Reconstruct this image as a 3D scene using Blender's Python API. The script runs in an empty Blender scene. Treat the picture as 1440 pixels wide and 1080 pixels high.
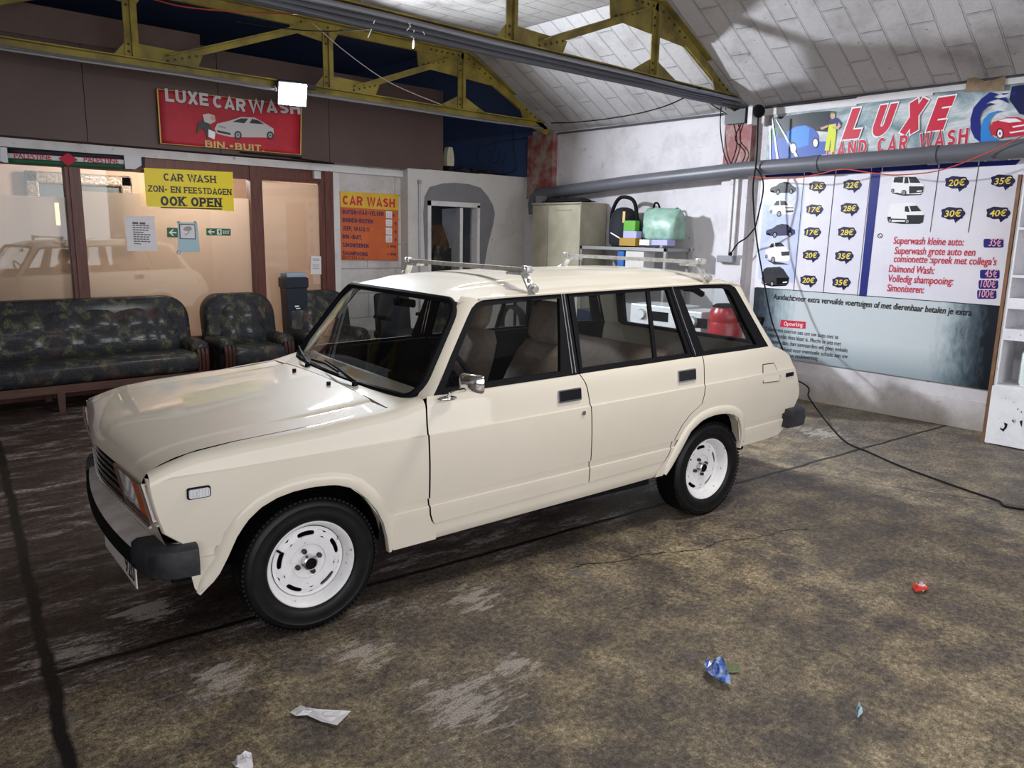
import bpy, bmesh, math, random
from mathutils import Vector, Matrix, noise
random.seed(7)
D = bpy.data
SC = bpy.context.scene
COL = SC.collection

# ------------------------------------------------------------------ camera, world, lights, exposure
FPX = 1083.178                      # focal length in pixels of a 1440 wide frame
CAM = Vector((-1.456682, -3.454948, 1.614253))
RGT = Vector((0.744404, -0.667445, 0.019512))
FWD = Vector((0.658151, 0.728479, -0.190146))
RGT = (RGT - FWD * RGT.dot(FWD) / FWD.length_squared).normalized()
FWD.normalize()
UPV = RGT.cross(FWD)
cd = D.cameras.new('camera')
cam = D.objects.new('camera', cd)
COL.objects.link(cam)
cd.sensor_fit = 'HORIZONTAL'
cd.sensor_width = 36.0
cd.lens = FPX * 36.0 / 1440.0
cd.clip_start = 0.05
cam.matrix_world = Matrix((
    (RGT.x, UPV.x, -FWD.x, CAM.x),
    (RGT.y, UPV.y, -FWD.y, CAM.y),
    (RGT.z, UPV.z, -FWD.z, CAM.z),
    (0, 0, 0, 1)))
SC.camera = cam

SC.view_settings.view_transform = 'Standard'
SC.view_settings.look = 'None'
SC.view_settings.gamma = 1.0
SC.view_settings.use_curve_mapping = False
SC.view_settings.exposure = 0.0

wd = D.worlds.new('dusk')
SC.world = wd
wd.use_nodes = True
wd.node_tree.nodes['Background'].inputs[0].default_value = (0.72, 0.78, 0.95, 1)
wd.node_tree.nodes['Background'].inputs[1].default_value = 0.10


def area_light(name, loc, target, size, watts, color, size_y=None, spread=180, parent=None):
    l = D.lights.new(name, 'AREA')
    l.energy = watts
    l.color = color
    l.size = size
    if size_y:
        l.shape = 'RECTANGLE'
        l.size_y = size_y
    l.spread = math.radians(spread)
    o = D.objects.new(name, l)
    COL.objects.link(o)
    o.location = loc
    d = Vector(target) - Vector(loc)
    o.rotation_euler = d.to_track_quat('-Z', 'Y').to_euler()
    return o


def point_light(name, loc, watts, color, radius):
    l = D.lights.new(name, 'POINT')
    l.energy = watts
    l.color = color
    l.shadow_soft_size = radius
    o = D.objects.new(name, l)
    COL.objects.link(o)
    o.location = loc
    return o


# flood lamps that hang on the roof trusses, then two added fill lights
COOL = (0.86, 0.92, 1.0)
area_light('truss_flood_light', (2.41, 3.92, 2.925), (2.41 + .35, 3.92 - .80, 2.925 - .16), 0.24, 185, COOL, size_y=0.18, spread=126)
area_light('near_truss_flood_light', (1.7, -1.75, 2.92), (1.9, -1.0, 0), 0.35, 32, (1.0, 0.97, 0.92), spread=170)
area_light('truss_fill_light', (2.2, 1.18, 2.90), (2.2, 1.5, 0), 1.3, 62, (0.95, 0.97, 1.0), size_y=0.06)  # added fill without a fitting, lifts the plaster wall, boards and bonnet
area_light('front_fill_light', (-0.5, -6.3, 1.7), (1.5, 3.0, 1.6), 9.0, 262, (0.97, 0.97, 1.0), size_y=2.8)  # broad unseen fill added behind the camera to brighten walls and car side
# lamp inside the office
point_light('office_light', (1.6, 5.6, 2.40), 105, (1.0, 0.92, 0.84), 0.15)
point_light('back_room_light', (4.6, 5.6, 2.2), 1.6, (0.6, 0.75, 1.0), 0.2)


def at(px, py, axis, val):
    """point of the plane world[axis] = val that the pixel (px, py) of the photograph shows"""
    d = FWD + RGT * ((px - 720.0) / FPX) - UPV * ((py - 540.0) / FPX)
    t = (val - CAM[axis]) / d[axis]
    return CAM + d * t


# ------------------------------------------------------------------ materials
def _mat(name):
    m = D.materials.new(name)
    m.use_nodes = True
    nt = m.node_tree
    return m, nt, nt.nodes['Principled BSDF']


def srgb(r, g, b):
    f = lambda c: (c / 255.0 / 12.92) if c / 255.0 <= 0.04045 else ((c / 255.0 + 0.055) / 1.055) ** 2.4
    return (f(r), f(g), f(b))


def N(nt, t, **kw):
    n = nt.nodes.new(t)
    for k, v in kw.items():
        setattr(n, k, v)
    return n


def coords(nt, scale=(1, 1, 1), kind='Object'):
    tc = N(nt, 'ShaderNodeTexCoord')
    mp = N(nt, 'ShaderNodeMapping')
    mp.inputs['Scale'].default_value = scale
    nt.links.new(tc.outputs[kind], mp.inputs['Vector'])
    return mp.outputs['Vector']


def noise_tex(nt, vec, scale, detail=5, rough=0.55, dist=0.0):
    n = N(nt, 'ShaderNodeTexNoise')
    n.inputs['Scale'].default_value = scale
    n.inputs['Detail'].default_value = detail
    n.inputs['Roughness'].default_value = rough
    n.inputs['Distortion'].default_value = dist
    nt.links.new(vec, n.inputs['Vector'])
    return n.outputs['Fac']


def ramp(nt, fac, stops, interp='LINEAR'):
    r = N(nt, 'ShaderNodeValToRGB')
    r.color_ramp.interpolation = interp
    el = r.color_ramp.elements
    while len(el) < len(stops):
        el.new(0.5)
    for e, (p, c) in zip(el, stops):
        e.position = p
        e.color = (c, c, c, 1) if isinstance(c, (int, float)) else (*c, 1)
    nt.links.new(fac, r.inputs['Fac'])
    return r.outputs['Color']


def mix(nt, fac, a, b, blend='MIX'):
    m = N(nt, 'ShaderNodeMix', data_type='RGBA', blend_type=blend)
    for sock, v in ((m.inputs[0], fac), (m.inputs[6], a), (m.inputs[7], b)):
        if hasattr(v, 'is_linked') or isinstance(v, bpy.types.NodeSocket):
            nt.links.new(v, sock)
        elif isinstance(v, (int, float)):
            sock.default_value = v if sock == m.inputs[0] else (v, v, v, 1)
        else:
            sock.default_value = (*v, 1)
    return m.outputs[2]


def bump(nt, h, strength, dist, b):
    n = N(nt, 'ShaderNodeBump')
    n.inputs['Strength'].default_value = strength
    n.inputs['Distance'].default_value = dist
    nt.links.new(h, n.inputs['Height'])
    nt.links.new(n.outputs['Normal'], b.inputs['Normal'])


def simple(name, col, rough=0.5, metal=0.0, vary=0.0, vscale=8.0, dark=None, bmp=0.0, coat=0.0, spec=0.5):
    """one colour broken up by noise; dark = second colour of stains"""
    m, nt, b = _mat(name)
    b.inputs['Roughness'].default_value = rough
    b.inputs['Metallic'].default_value = metal
    b.inputs['Specular IOR Level'].default_value = spec
    if coat:
        b.inputs['Coat Weight'].default_value = coat
        b.inputs['Coat Roughness'].default_value = 0.08
    if vary or dark:
        v = coords(nt)
        n = noise_tex(nt, v, vscale)
        dk = dark if dark else tuple(c * (1 - vary) for c in col)
        c = ramp(nt, n, [(0.36, dk), (0.60, col)])
        nt.links.new(c, b.inputs['Base Color'])
        if bmp:
            bump(nt, n, bmp, 0.01, b)
    else:
        b.inputs['Base Color'].default_value = (*col, 1)
    return m


M = {}


def emit(name, col, strength):
    m, nt, b = _mat(name)
    b.inputs['Base Color'].default_value = (*col, 1)
    b.inputs['Emission Color'].default_value = (*col, 1)
    b.inputs['Emission Strength'].default_value = strength
    return m


# ------------------------------------------------------------------ mesh helpers
class MB:
    def __init__(s):
        s.v = []
        s.f = []
        s.m = []

    def add(s, verts, faces, mi=0):
        o = len(s.v)
        s.v += [Vector(p) for p in verts]
        for f in faces:
            s.f.append(tuple(i + o for i in f))
            s.m.append(mi)
        return s

    def box(s, c, d, rot=None, mi=0, bev=0.0):
        """box of centre c and full size d; bev = bevel width"""
        x, y, z = d[0] / 2, d[1] / 2, d[2] / 2
        if bev > 0:
            bm = bmesh.new()
            bmesh.ops.create_cube(bm, size=1.0)
            for v in bm.verts:
                v.co = Vector((v.co.x * d[0], v.co.y * d[1], v.co.z * d[2]))
            bmesh.ops.bevel(bm, geom=list(bm.edges), offset=min(bev, min(d) * 0.45), segments=2, affect='EDGES', profile=0.5)
            bm.verts.ensure_lookup_table()
            vs = [v.co.copy() for v in bm.verts]
            fs = [[v.index for v in f.verts] for f in bm.faces]
            bm.free()
        else:
            vs = [Vector((a * x, b * y, e * z)) for a in (-1, 1) for b in (-1, 1) for e in (-1, 1)]
            fs = [(0, 1, 3, 2), (4, 6, 7, 5), (0, 4, 5, 1), (2, 3, 7, 6), (0, 2, 6, 4), (1, 5, 7, 3)]
        if rot is not None:
            vs = [rot @ p for p in vs]
        return s.add([p + Vector(c) for p in vs], fs, mi)

    def bx(s, a, b, mi=0, bev=0.0):
        """box from corner a to corner b"""
        a, b = Vector(a), Vector(b)
        return s.box((a + b) / 2, [abs(b[i] - a[i]) for i in range(3)], None, mi, bev)

    def beam(s, p0, p1, w, h, up=(0, 0, 1), mi=0):
        """rectangular bar from p0 to p1, w across, h along up"""
        p0, p1 = Vector(p0), Vector(p1)
        d = (p1 - p0)
        L = d.length
        d.normalize()
        upv = Vector(up)
        side = d.cross(upv).normalized()
        upv = side.cross(d).normalized()
        R = Matrix((d, side, upv)).transposed()
        return s.box((p0 + p1) / 2, (L, w, h), R, mi)

    def cyl(s, p0, p1, r, seg=14, r1=None, mi=0, caps=True):
        p0, p1 = Vector(p0), Vector(p1)
        d = (p1 - p0).normalized()
        a = d.orthogonal().normalized()
        b = d.cross(a)
        r1 = r if r1 is None else r1
        vs, fs = [], []
        for i in range(seg):
            t = 2 * math.pi * i / seg
            e = a * math.cos(t) + b * math.sin(t)
            vs += [p0 + e * r, p1 + e * r1]
        for i in range(seg):
            j = (i + 1) % seg
            fs.append((2 * i, 2 * j, 2 * j + 1, 2 * i + 1))
        if caps:
            fs.append(tuple(2 * i for i in range(seg))[::-1])
            fs.append(tuple(2 * i + 1 for i in range(seg)))
        return s.add(vs, fs, mi)

    def tube(s, pts, r, seg=8, mi=0, closed=False):
        pts = [Vector(p) for p in pts]
        n = len(pts)
        rs = r if isinstance(r, (list, tuple)) else [r] * n
        vs, fs = [], []
        a = None
        for i, p in enumerate(pts):
            if closed:
                d = pts[(i + 1) % n] - pts[i - 1]
            else:
                d = pts[min(i + 1, n - 1)] - pts[max(i - 1, 0)]
            if d.length < 1e-9:
                d = Vector((0, 0, 1))
            d.normalize()
            a = d.orthogonal().normalized() if a is None else (a - d * a.dot(d)).normalized()
            b = d.cross(a)
            for k in range(seg):
                t = 2 * math.pi * k / seg
                vs.append(p + (a * math.cos(t) + b * math.sin(t)) * rs[i])
        m = n if closed else n - 1
        for i in range(m):
            i2 = (i + 1) % n
            for k in range(seg):
                k2 = (k + 1) % seg
                fs.append((i * seg + k, i * seg + k2, i2 * seg + k2, i2 * seg + k))
        if not closed:
            fs.append(tuple(range(seg))[::-1])
            fs.append(tuple((n - 1) * seg + k for k in range(seg)))
        return s.add(vs, fs, mi)

    def lathe(s, prof, o, ax, seg=32, mi=0, ref=None):
        """prof: list of (radius, distance along ax)"""
        o, ax = Vector(o), Vector(ax).normalized()
        a = (Vector(ref) if ref else ax.orthogonal()).normalized()
        b = ax.cross(a)
        vs, fs = [], []
        for (r, h) in prof:
            for k in range(seg):
                t = 2 * math.pi * k / seg
                vs.append(o + ax * h + (a * math.cos(t) + b * math.sin(t)) * r)
        for i in range(len(prof) - 1):
            for k in range(seg):
                k2 = (k + 1) % seg
                fs.append((i * seg + k, i * seg + k2, (i + 1) * seg + k2, (i + 1) * seg + k))
        return s.add(vs, fs, mi)

    def grid(s, rows, mi=0, close_u=False):
        """rows of equally many points"""
        n = len(rows[0])
        vs = [p for r in rows for p in r]
        fs = []
        for i in range(len(rows) - 1):
            for j in range(n - 1 + (1 if close_u else 0)):
                j2 = (j + 1) % n
                fs.append((i * n + j, i * n + j2, (i + 1) * n + j2, (i + 1) * n + j))
        return s.add(vs, fs, mi)

    def loft(s, secs, mi=0):
        """closed sections joined, ends capped"""
        n = len(secs[0])
        s.grid(secs, mi, close_u=True)
        s.add(secs[0], [tuple(range(n))[::-1]], mi)
        return s.add(secs[-1], [tuple(range(n))], mi)

    def prism(s, pts, fr, h, mi=0, base=0.0):
        """polygon pts (x, y) in frame fr, thickness h along the frame's normal"""
        bm = bmesh.new()
        vs = [bm.verts.new(fr(p[0], p[1], base)) for p in pts]
        try:
            f = bm.faces.new(vs)
            f.normal_update()
            bmesh.ops.triangulate(bm, faces=[f])
        except ValueError:
            bm.free()
            return s
        bm.verts.index_update()
        tri = [[v.index for v in f.verts] for f in bm.faces]
        bm.free()
        n = len(pts)
        if h == 0:
            return s.add([fr(p[0], p[1], base) for p in pts], tri, mi)
        vv = [fr(p[0], p[1], base) for p in pts] + [fr(p[0], p[1], base + h) for p in pts]
        fs = [tuple(reversed(t)) for t in tri] + [tuple(i + n for i in t) for t in tri]
        for i in range(n):
            j = (i + 1) % n
            fs.append((i, j, j + n, i + n))
        return s.add(vv, fs, mi)

    def ball(s, c, r, sx=1, sy=1, sz=1, seg=16, rings=10, mi=0, rot=None):
        rows = []
        for i in range(rings + 1):
            ph = math.pi * i / rings - math.pi / 2
            row = []
            for k in range(seg):
                t = 2 * math.pi * k / seg
                p = Vector((math.cos(ph) * math.cos(t) * r * sx, math.cos(ph) * math.sin(t) * r * sy, math.sin(ph) * r * sz))
                if rot is not None:
                    p = rot @ p
                row.append(p + Vector(c))
            rows.append(row)
        return s.grid(rows, mi, close_u=True)

    def build(s, name, mats, parent=None, smooth=False, angle=40, local=False, weld=True, solid=0.0, subsurf=0, base=None, bev=0.0):
        me = D.meshes.new(name)
        mats = mats if isinstance(mats, (list, tuple)) else [mats]
        vs = [p.copy() for p in s.v]
        o = D.objects.new(name, me)
        COL.objects.link(o)
        if parent is not None:
            o.parent = parent
            if not local:
                inv = abs_matrix(parent).inverted()
                vs = [inv @ p for p in vs]
        elif not local:
            if base is None:
                xs = [p.x for p in vs]; ys = [p.y for p in vs]; zs = [p.z for p in vs]
                base = ((min(xs) + max(xs)) / 2, (min(ys) + max(ys)) / 2, min(zs))
            base = Vector(base)
            o.location = base
            vs = [p - base for p in vs]
        me.from_pydata([tuple(p) for p in vs], [], s.f)
        for mm in mats:
            me.materials.append(mm)
        for p, mi in zip(me.polygons, s.m):
            p.material_index = mi
        bm = bmesh.new()
        bm.from_mesh(me)
        if weld:
            bmesh.ops.remove_doubles(bm, verts=bm.verts, dist=1e-5)
            bmesh.ops.dissolve_degenerate(bm, edges=bm.edges, dist=1e-6)
        bmesh.ops.recalc_face_normals(bm, faces=bm.faces)
        bm.to_mesh(me)
        bm.free()
        if smooth:
            for p in me.polygons:
                p.use_smooth = True
            try:
                me.set_sharp_from_angle(angle=math.radians(angle))
            except Exception:
                pass
        if subsurf:
            md = o.modifiers.new('sub', 'SUBSURF')
            md.levels = md.render_levels = subsurf
        if solid:
            md = o.modifiers.new('thick', 'SOLIDIFY')
            md.thickness = solid
            md.offset = 0
        if bev:
            md = o.modifiers.new('bev', 'BEVEL')
            md.width = bev
            md.segments = 2
            md.limit_method = 'ANGLE'
        return o


def abs_matrix(o):
    m = Matrix.LocRotScale(o.location, o.rotation_euler, o.scale)
    return abs_matrix(o.parent) @ m if o.parent else m


def tag(o, label=None, cat=None, group=None, kind=None):
    if label: o['label'] = label
    if cat: o['category'] = cat
    if group: o['group'] = group
    if kind: o['kind'] = kind
    return o


def thing(name, label, cat, loc=(0, 0, 0), rz=0.0, group=None):
    o = D.objects.new(name, None)
    o.empty_display_size = 0.1
    COL.objects.link(o)
    o.location = loc
    o.rotation_euler = (0, 0, rz)
    return tag(o, label, cat, group)


def struct(name, mb, m, **kw):
    o = mb.build(name, m, **kw)
    o['kind'] = 'structure'
    return o


class Frame:
    """flat frame: origin, x direction, y direction; call with (x, y, height along the normal)"""
    def __init__(s, o, x, y):
        s.o, s.x, s.y = Vector(o), Vector(x).normalized(), Vector(y).normalized()
        s.n = s.x.cross(s.y)

    def __call__(s, x, y, h=0.0):
        return s.o + s.x * x + s.y * y + s.n * h


def text(name, body, fr, x, y, height, m, parent, width=None, bold=0.0, shear=0.0, thick=0.002, lift=0.002, align='LEFT', rot=0.0, local=False):
    """flat lettering in frame fr, baseline start (or centre) at x, y; height = capital letter height"""
    cu = D.curves.new('lettering', 'FONT')
    cu.body = body
    cu.size = height / 0.70
    cu.offset = 0.0
    cu.shear = shear
    cu.align_x = align
    cu.resolution_u = 3
    cu.extrude = 0
    cu.offset = bold * height
    tmp = D.objects.new('lettering', cu)
    COL.objects.link(tmp)
    dg = bpy.context.evaluated_depsgraph_get()
    me = D.meshes.new_from_object(tmp.evaluated_get(dg))
    COL.objects.unlink(tmp)
    D.objects.remove(tmp)
    D.curves.remove(cu)
    if len(me.vertices) == 0:
        return None
    xs = [v.co.x for v in me.vertices]
    x0, x1 = min(xs), max(xs)
    k = (width / (x1 - x0)) if width else 1.0
    org = x0 if align == 'LEFT' else (x0 + x1) / 2
    mb = MB()
    cr, sr = math.cos(rot), math.sin(rot)
    vs = []
    for v in me.vertices:
        a, b = (v.co.x - org) * k, v.co.y
        vs.append(fr(x + a * cr - b * sr, y + a * sr + b * cr, lift))
    mb.add(vs, [tuple(p.vertices) for p in me.polygons])
    D.meshes.remove(me)
    return mb.build(name, m, parent, weld=True, solid=0.0, local=local)


def smoothpath(pts, n=8):
    """Catmull-Rom through pts"""
    pts = [Vector(p) for p in pts]
    out = []
    for i in range(len(pts) - 1):
        p0 = pts[max(i - 1, 0)]; p1 = pts[i]; p2 = pts[i + 1]; p3 = pts[min(i + 2, len(pts) - 1)]
        for k in range(n):
            t = k / n
            out.append(0.5 * ((2 * p1) + (p2 - p0) * t + (2 * p0 - 5 * p1 + 4 * p2 - p3) * t * t + (3 * p1 - p0 - 3 * p2 + p3) * t ** 3))
    out.append(pts[-1])
    return out


def interp(x, xs, ys):
    if x <= xs[0]: return ys[0]
    for i in range(1, len(xs)):
        if x <= xs[i]:
            t = (x - xs[i - 1]) / (xs[i] - xs[i - 1])
            return ys[i - 1] + t * (ys[i] - ys[i - 1])
    return ys[-1]


def rrect(x0, y0, x1, y1, r, n=4):
    out = []
    for (cx, cy, a) in ((x1 - r, y0 + r, -90), (x1 - r, y1 - r, 0), (x0 + r, y1 - r, 90), (x0 + r, y0 + r, 180)):
        for k in range(n + 1):
            t = math.radians(a + 90.0 * k / n)
            out.append((cx + r * math.cos(t), cy + r * math.sin(t)))
    return out


# ------------------------------------------------------------------ heavy block letters drawn as strokes
def _arc(cx, cy, rx, ry, a0, a1, n=14):
    return [(cx + rx * math.cos(math.radians(a0 + (a1 - a0) * k / n)), cy + ry * math.sin(math.radians(a0 + (a1 - a0) * k / n))) for k in range(n + 1)]


def glyph(ch, t):
    """width and stroke centre lines of a capital letter one unit high, stroke width t"""
    h = t / 2
    def G(w, *lines): return w, list(lines)
    w = .72
    l, r, b, T = h, w - h, h, 1 - h
    cx, rx, ry = w / 2, (w - t) / 2, (1 - t) / 2
    if ch == 'C': return G(w, _arc(cx, .5, rx, ry, 42, 318))
    if ch == 'G': return G(w, _arc(cx, .5, rx, ry, 42, 340) + [(r, .44), (cx + .06, .44)])
    if ch == 'O': return G(.78, _arc(.39, .5, (.78 - t) / 2, ry, 0, 360, 24))
    if ch == 'A': return G(.78, [(h * .9, 0), (.39, 1 - h * .4), (.78 - h * .9, 0)], [(.20, .28), (.58, .28)])
    if ch == 'R': return G(w, [(l, 0), (l, 1)], [(l, T), (.40, T)] + _arc(.40, (T + .47) / 2, r - .40, (T - .47) / 2, 80, -80, 8) + [(.40, .47), (l, .47)], [(.36, .47), (r - .01, 0)])
    if ch == 'P': return G(.68, [(l, 0), (l, 1)], [(l, T), (.38, T)] + _arc(.38, (T + .44) / 2, .68 - h - .38, (T - .44) / 2, 80, -80, 8) + [(.38, .44), (l, .44)])
    if ch == 'B': return G(w, [(l, 0), (l, 1)], [(l, T), (.38, T)] + _arc(.38, (T + .52) / 2, r - .42, (T - .52) / 2, 80, -80, 8) + [(.38, .52), (l, .52)], [(.38, .52)] + _arc(.38, (b + .52) / 2, r - .38, (.52 - b) / 2, 80, -80, 8) + [(.38, b), (l, b)])
    if ch == 'D': return G(.74, [(l, 0), (l, 1)], [(l, T), (.32, T)] + _arc(.32, .5, .74 - h - .32, ry, 85, -85, 12) + [(.32, b), (l, b)])
    if ch == 'W': return G(1.06, [(h * .8, 1), (.28, h * .4), (.53, 1 - h * .4), (.78, h * .4), (1.06 - h * .8, 1)])
    if ch == 'S': return G(.68, _arc(.34, .5 + (T - .5) / 2 , .34 - h, (T - .5) / 2, 30, 180, 8) + [(h + .02, .66), (.22, .54), (.46, .46), (.66 - h, .34)] + _arc(.34, b + (.5 - b) / 2, .34 - h, (.5 - b) / 2, 0, -150, 8))
    if ch == 'H': return G(.74, [(l, 0), (l, 1)], [(.74 - h, 0), (.74 - h, 1)], [(l, .5), (.74 - h, .5)])
    if ch == 'N': return G(.76, [(l, 0), (l, 1)], [(.76 - h, 0), (.76 - h, 1)], [(l, 1 - h * .5), (.76 - h, h * .5)])
    if ch == 'L': return G(.62, [(l, 1), (l, 0)], [(l, b), (.62, b)])
    if ch == 'E': return G(.66, [(l, 0), (l, 1)], [(l, T), (.66, T)], [(l, .5), (.60, .5)], [(l, b), (.66, b)])
    if ch == 'F': return G(.62, [(l, 0), (l, 1)], [(l, T), (.62, T)], [(l, .48), (.54, .48)])
    if ch == 'T': return G(.68, [(.34, 0), (.34, 1)], [(0, T), (.68, T)])
    if ch == 'I': return G(t, [(h, 0), (h, 1)])
    if ch == 'U': return G(.74, [(l, 1), (l, .38)] + _arc(.37, .38, .37 - h, .38 - h, 180, 360, 12) + [(.74 - h, 1)])
    if ch == 'X': return G(.76, [(h, 0), (.76 - h, 1)], [(h, 1), (.76 - h, 0)])
    if ch == 'M': return G(.90, [(l, 0), (l, 1)], [(.90 - h, 0), (.90 - h, 1)], [(l, 1 - h * .6), (.45, .22), (.90 - h, 1 - h * .6)])
    if ch == 'V': return G(.74, [(h * .9, 1), (.37, h * .4), (.74 - h * .9, 1)])
    if ch == 'J': return G(.56, [(.56 - h, 1), (.56 - h, .3)] + _arc(.28, .3, .28 - h, .3 - h, 0, -170, 8))
    if ch == ',': return G(t, [(h, t), (h * .5, -t * .8)])
    if ch == 'K': return G(.74, [(l, 0), (l, 1)], [(l, .40), (.74 - h, 1)], [(.30, .52), (.74 - h * .8, 0)])
    if ch == 'Z': return G(.68, [(.02, T), (.66 - h * .4, T), (.02 + h * .4, b), (.68, b)])
    if ch == '+': return G(.5, [(.05, .45), (.45, .45)], [(.25, .25), (.25, .65)])
    if ch == '.': return G(t, [(0, h), (t, h)])
    if ch in '-\u2013': return G(.45, [(.04, .42), (.41, .42)])
    return G(.34)


def bline(body, a, b, hgt, fr, conv, m, parent, t=.2, slab=False, shear=0.0, lift=.004, grow=0.0, gap=.10, name='lettering'):
    """block lettering from pixel a to pixel b (baseline), hgt metres high; grow widens every stroke (outline)"""
    p, q = Vector(conv(*a)), Vector(conv(*b))
    d = q - p
    L = d.length
    d.normalize()
    n2 = Vector((-d.y, d.x))
    x = 0.0
    quads = []
    for ch in body:
        w, lines = glyph(ch, t)
        for ln in lines:
            k = (t + grow) / 2
            ln = [Vector(pt) for pt in ln]
            ln = [pt for i, pt in enumerate(ln) if i == 0 or (pt - ln[i - 1]).length > 1e-4]
            if grow:
                if (ln[1] - ln[0]).length > 1e-6: ln[0] = ln[0] - (ln[1] - ln[0]).normalized() * grow / 2
                if (ln[-1] - ln[-2]).length > 1e-6: ln[-1] = ln[-1] + (ln[-1] - ln[-2]).normalized() * grow / 2
            offs = []
            for i, pt in enumerate(ln):
                d0 = (pt - ln[i - 1]).normalized() if i else (ln[1] - pt).normalized()
                d1 = (ln[i + 1] - pt).normalized() if i < len(ln) - 1 else d0
                bis = (d0 + d1)
                bis = bis.normalized() if bis.length > .2 else d0
                nn = Vector((-bis.y, bis.x))
                c = max(.5, nn.dot(Vector((-d0.y, d0.x))))
                offs.append((pt + nn * (k / c), pt - nn * (k / c)))
            for i in range(len(offs) - 1):
                quads.append([(o.x + x, o.y) for o in (offs[i][0], offs[i + 1][0], offs[i + 1][1], offs[i][1])])
            if slab:
                for e, pt in ((0, ln[0]), (1, ln[-1])):
                    if (pt.y < .01 or pt.y > .99):
                        y0 = 0 if pt.y < .5 else 1 - t * .55
                        quads.append([(x + pt.x - t * 1.05, y0), (x + pt.x + t * 1.05, y0), (x + pt.x + t * 1.05, y0 + t * .55), (x + pt.x - t * 1.05, y0 + t * .55)])
        x += w + gap
    x -= gap
    k = L / x
    mb = MB()
    for z, qd in enumerate(quads):
        vs = []
        for (qx, qy) in qd:
            g = p + d * (qx * k) + n2 * (qy * hgt) + Vector((shear * qy * hgt, 0))
            vs.append(fr(g.x, g.y, lift + .00002 * (z % 7)))
        mb.add(vs, [(0, 1, 2, 3)])
    return mb.build(name, m, parent, weld=False)
# ------------------------------------------------------------------ materials of the scene
def car_paint():
    m, nt, b = _mat('cream_paint')
    v = coords(nt)
    n = noise_tex(nt, v, 3.0, 3)
    c = ramp(nt, n, [(.3, srgb(217, 209, 193)), (.7, srgb(221, 213, 198))])
    nt.links.new(c, b.inputs['Base Color'])
    b.inputs['Roughness'].default_value = .55
    b.inputs['Specular IOR Level'].default_value = .25
    b.inputs['Coat Weight'].default_value = .7
    b.inputs['Coat Roughness'].default_value = .035
    n2 = noise_tex(nt, v, 1.6, 2)
    bump(nt, n2, .06, .02, b)
    return m


M['paint'] = car_paint()


def glass(name, tint, refl=.05, rough=0.02):
    m = D.materials.new(name)
    m.use_nodes = True
    nt = m.node_tree
    nt.nodes.clear()
    out = N(nt, 'ShaderNodeOutputMaterial')
    tr = N(nt, 'ShaderNodeBsdfTransparent'); tr.inputs[0].default_value = (*tint, 1)
    gl = N(nt, 'ShaderNodeBsdfGlossy'); gl.inputs['Roughness'].default_value = rough
    lw = N(nt, 'ShaderNodeLayerWeight'); lw.inputs[0].default_value = .5
    pw = N(nt, 'ShaderNodeMath', operation='POWER'); pw.inputs[1].default_value = 5.0
    nt.links.new(lw.outputs['Facing'], pw.inputs[0])
    fr = N(nt, 'ShaderNodeMath', operation='MULTIPLY_ADD'); fr.inputs[1].default_value = .90; fr.inputs[2].default_value = refl
    nt.links.new(pw.outputs[0], fr.inputs[0])
    mx = N(nt, 'ShaderNodeMixShader')
    nt.links.new(fr.outputs[0], mx.inputs[0]); nt.links.new(tr.outputs[0], mx.inputs[1]); nt.links.new(gl.outputs[0], mx.inputs[2])
    nt.links.new(mx.outputs[0], out.inputs['Surface'])
    return m


M['car_glass'] = glass('car_glass', (.87, .90, .90))
M['clear_glass'] = glass('clear_glass', (.93, .95, .95))


def film():
    """milky film on the office panes: lets light through, hides what is behind"""
    m = D.materials.new('milky_film')
    m.use_nodes = True
    nt = m.node_tree
    nt.nodes.clear()
    out = N(nt, 'ShaderNodeOutputMaterial')
    d = N(nt, 'ShaderNodeBsdfDiffuse'); d.inputs[0].default_value = (*srgb(176, 160, 146), 1)
    t = N(nt, 'ShaderNodeBsdfTranslucent'); t.inputs[0].default_value = (*srgb(226, 205, 185), 1)
    tp = N(nt, 'ShaderNodeBsdfTransparent'); tp.inputs[0].default_value = (.9, .85, .8, 1)
    m1 = N(nt, 'ShaderNodeMixShader'); m1.inputs[0].default_value = .55
    m2 = N(nt, 'ShaderNodeMixShader'); m2.inputs[0].default_value = .22
    nt.links.new(d.outputs[0], m1.inputs[1]); nt.links.new(t.outputs[0], m1.inputs[2])
    nt.links.new(m1.outputs[0], m2.inputs[1]); nt.links.new(tp.outputs[0], m2.inputs[2])
    nt.links.new(m2.outputs[0], out.inputs['Surface'])
    return m


M['film'] = film()
M['black_trim'] = simple('black_trim', (.007, .007, .009), .68, spec=.12)
M['black_gloss'] = simple('black_gloss', (.01, .01, .012), .18)
M['black_matt'] = simple('black_matt', (.010, .010, .010), .9, spec=.03)
M['black_worn'] = simple('black_worn_plastic', (.012, .013, .018), .5, vary=.0, dark=(.03, .03, .036), vscale=14, bmp=.4)
M['gap'] = simple('gap_shadow', (.02, .02, .018), .9)
M['chrome'] = simple('chrome', (.85, .86, .88), .08, 1.0)
M['chrome_dull'] = simple('dull_chrome', (.62, .63, .65), .25, 1.0)
M['lamp_chrome'] = simple('lamp_chrome', (.75, .75, .76), .2, 1.0)
M['lamp_rim'] = simple('lamp_rim', srgb(120, 96, 88), .3, .5)
M['handle_chrome'] = simple('handle_chrome', srgb(190, 190, 194), .15, .85)
M['galvanised'] = simple('galvanised_steel', (.62, .62, .60), .35, .45, dark=(.44, .44, .43), vscale=30)
M['aluminium'] = simple('worn_aluminium', srgb(222, 214, 212), .5, .0, dark=srgb(192, 186, 184), vscale=9)
M['tyre'] = simple('tyre_rubber', (.004, .004, .005), .42, dark=(.007, .007, .008), vscale=20, spec=.25)
M['plate_white'] = simple('plate_white', srgb(225, 222, 218), .4)
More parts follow.
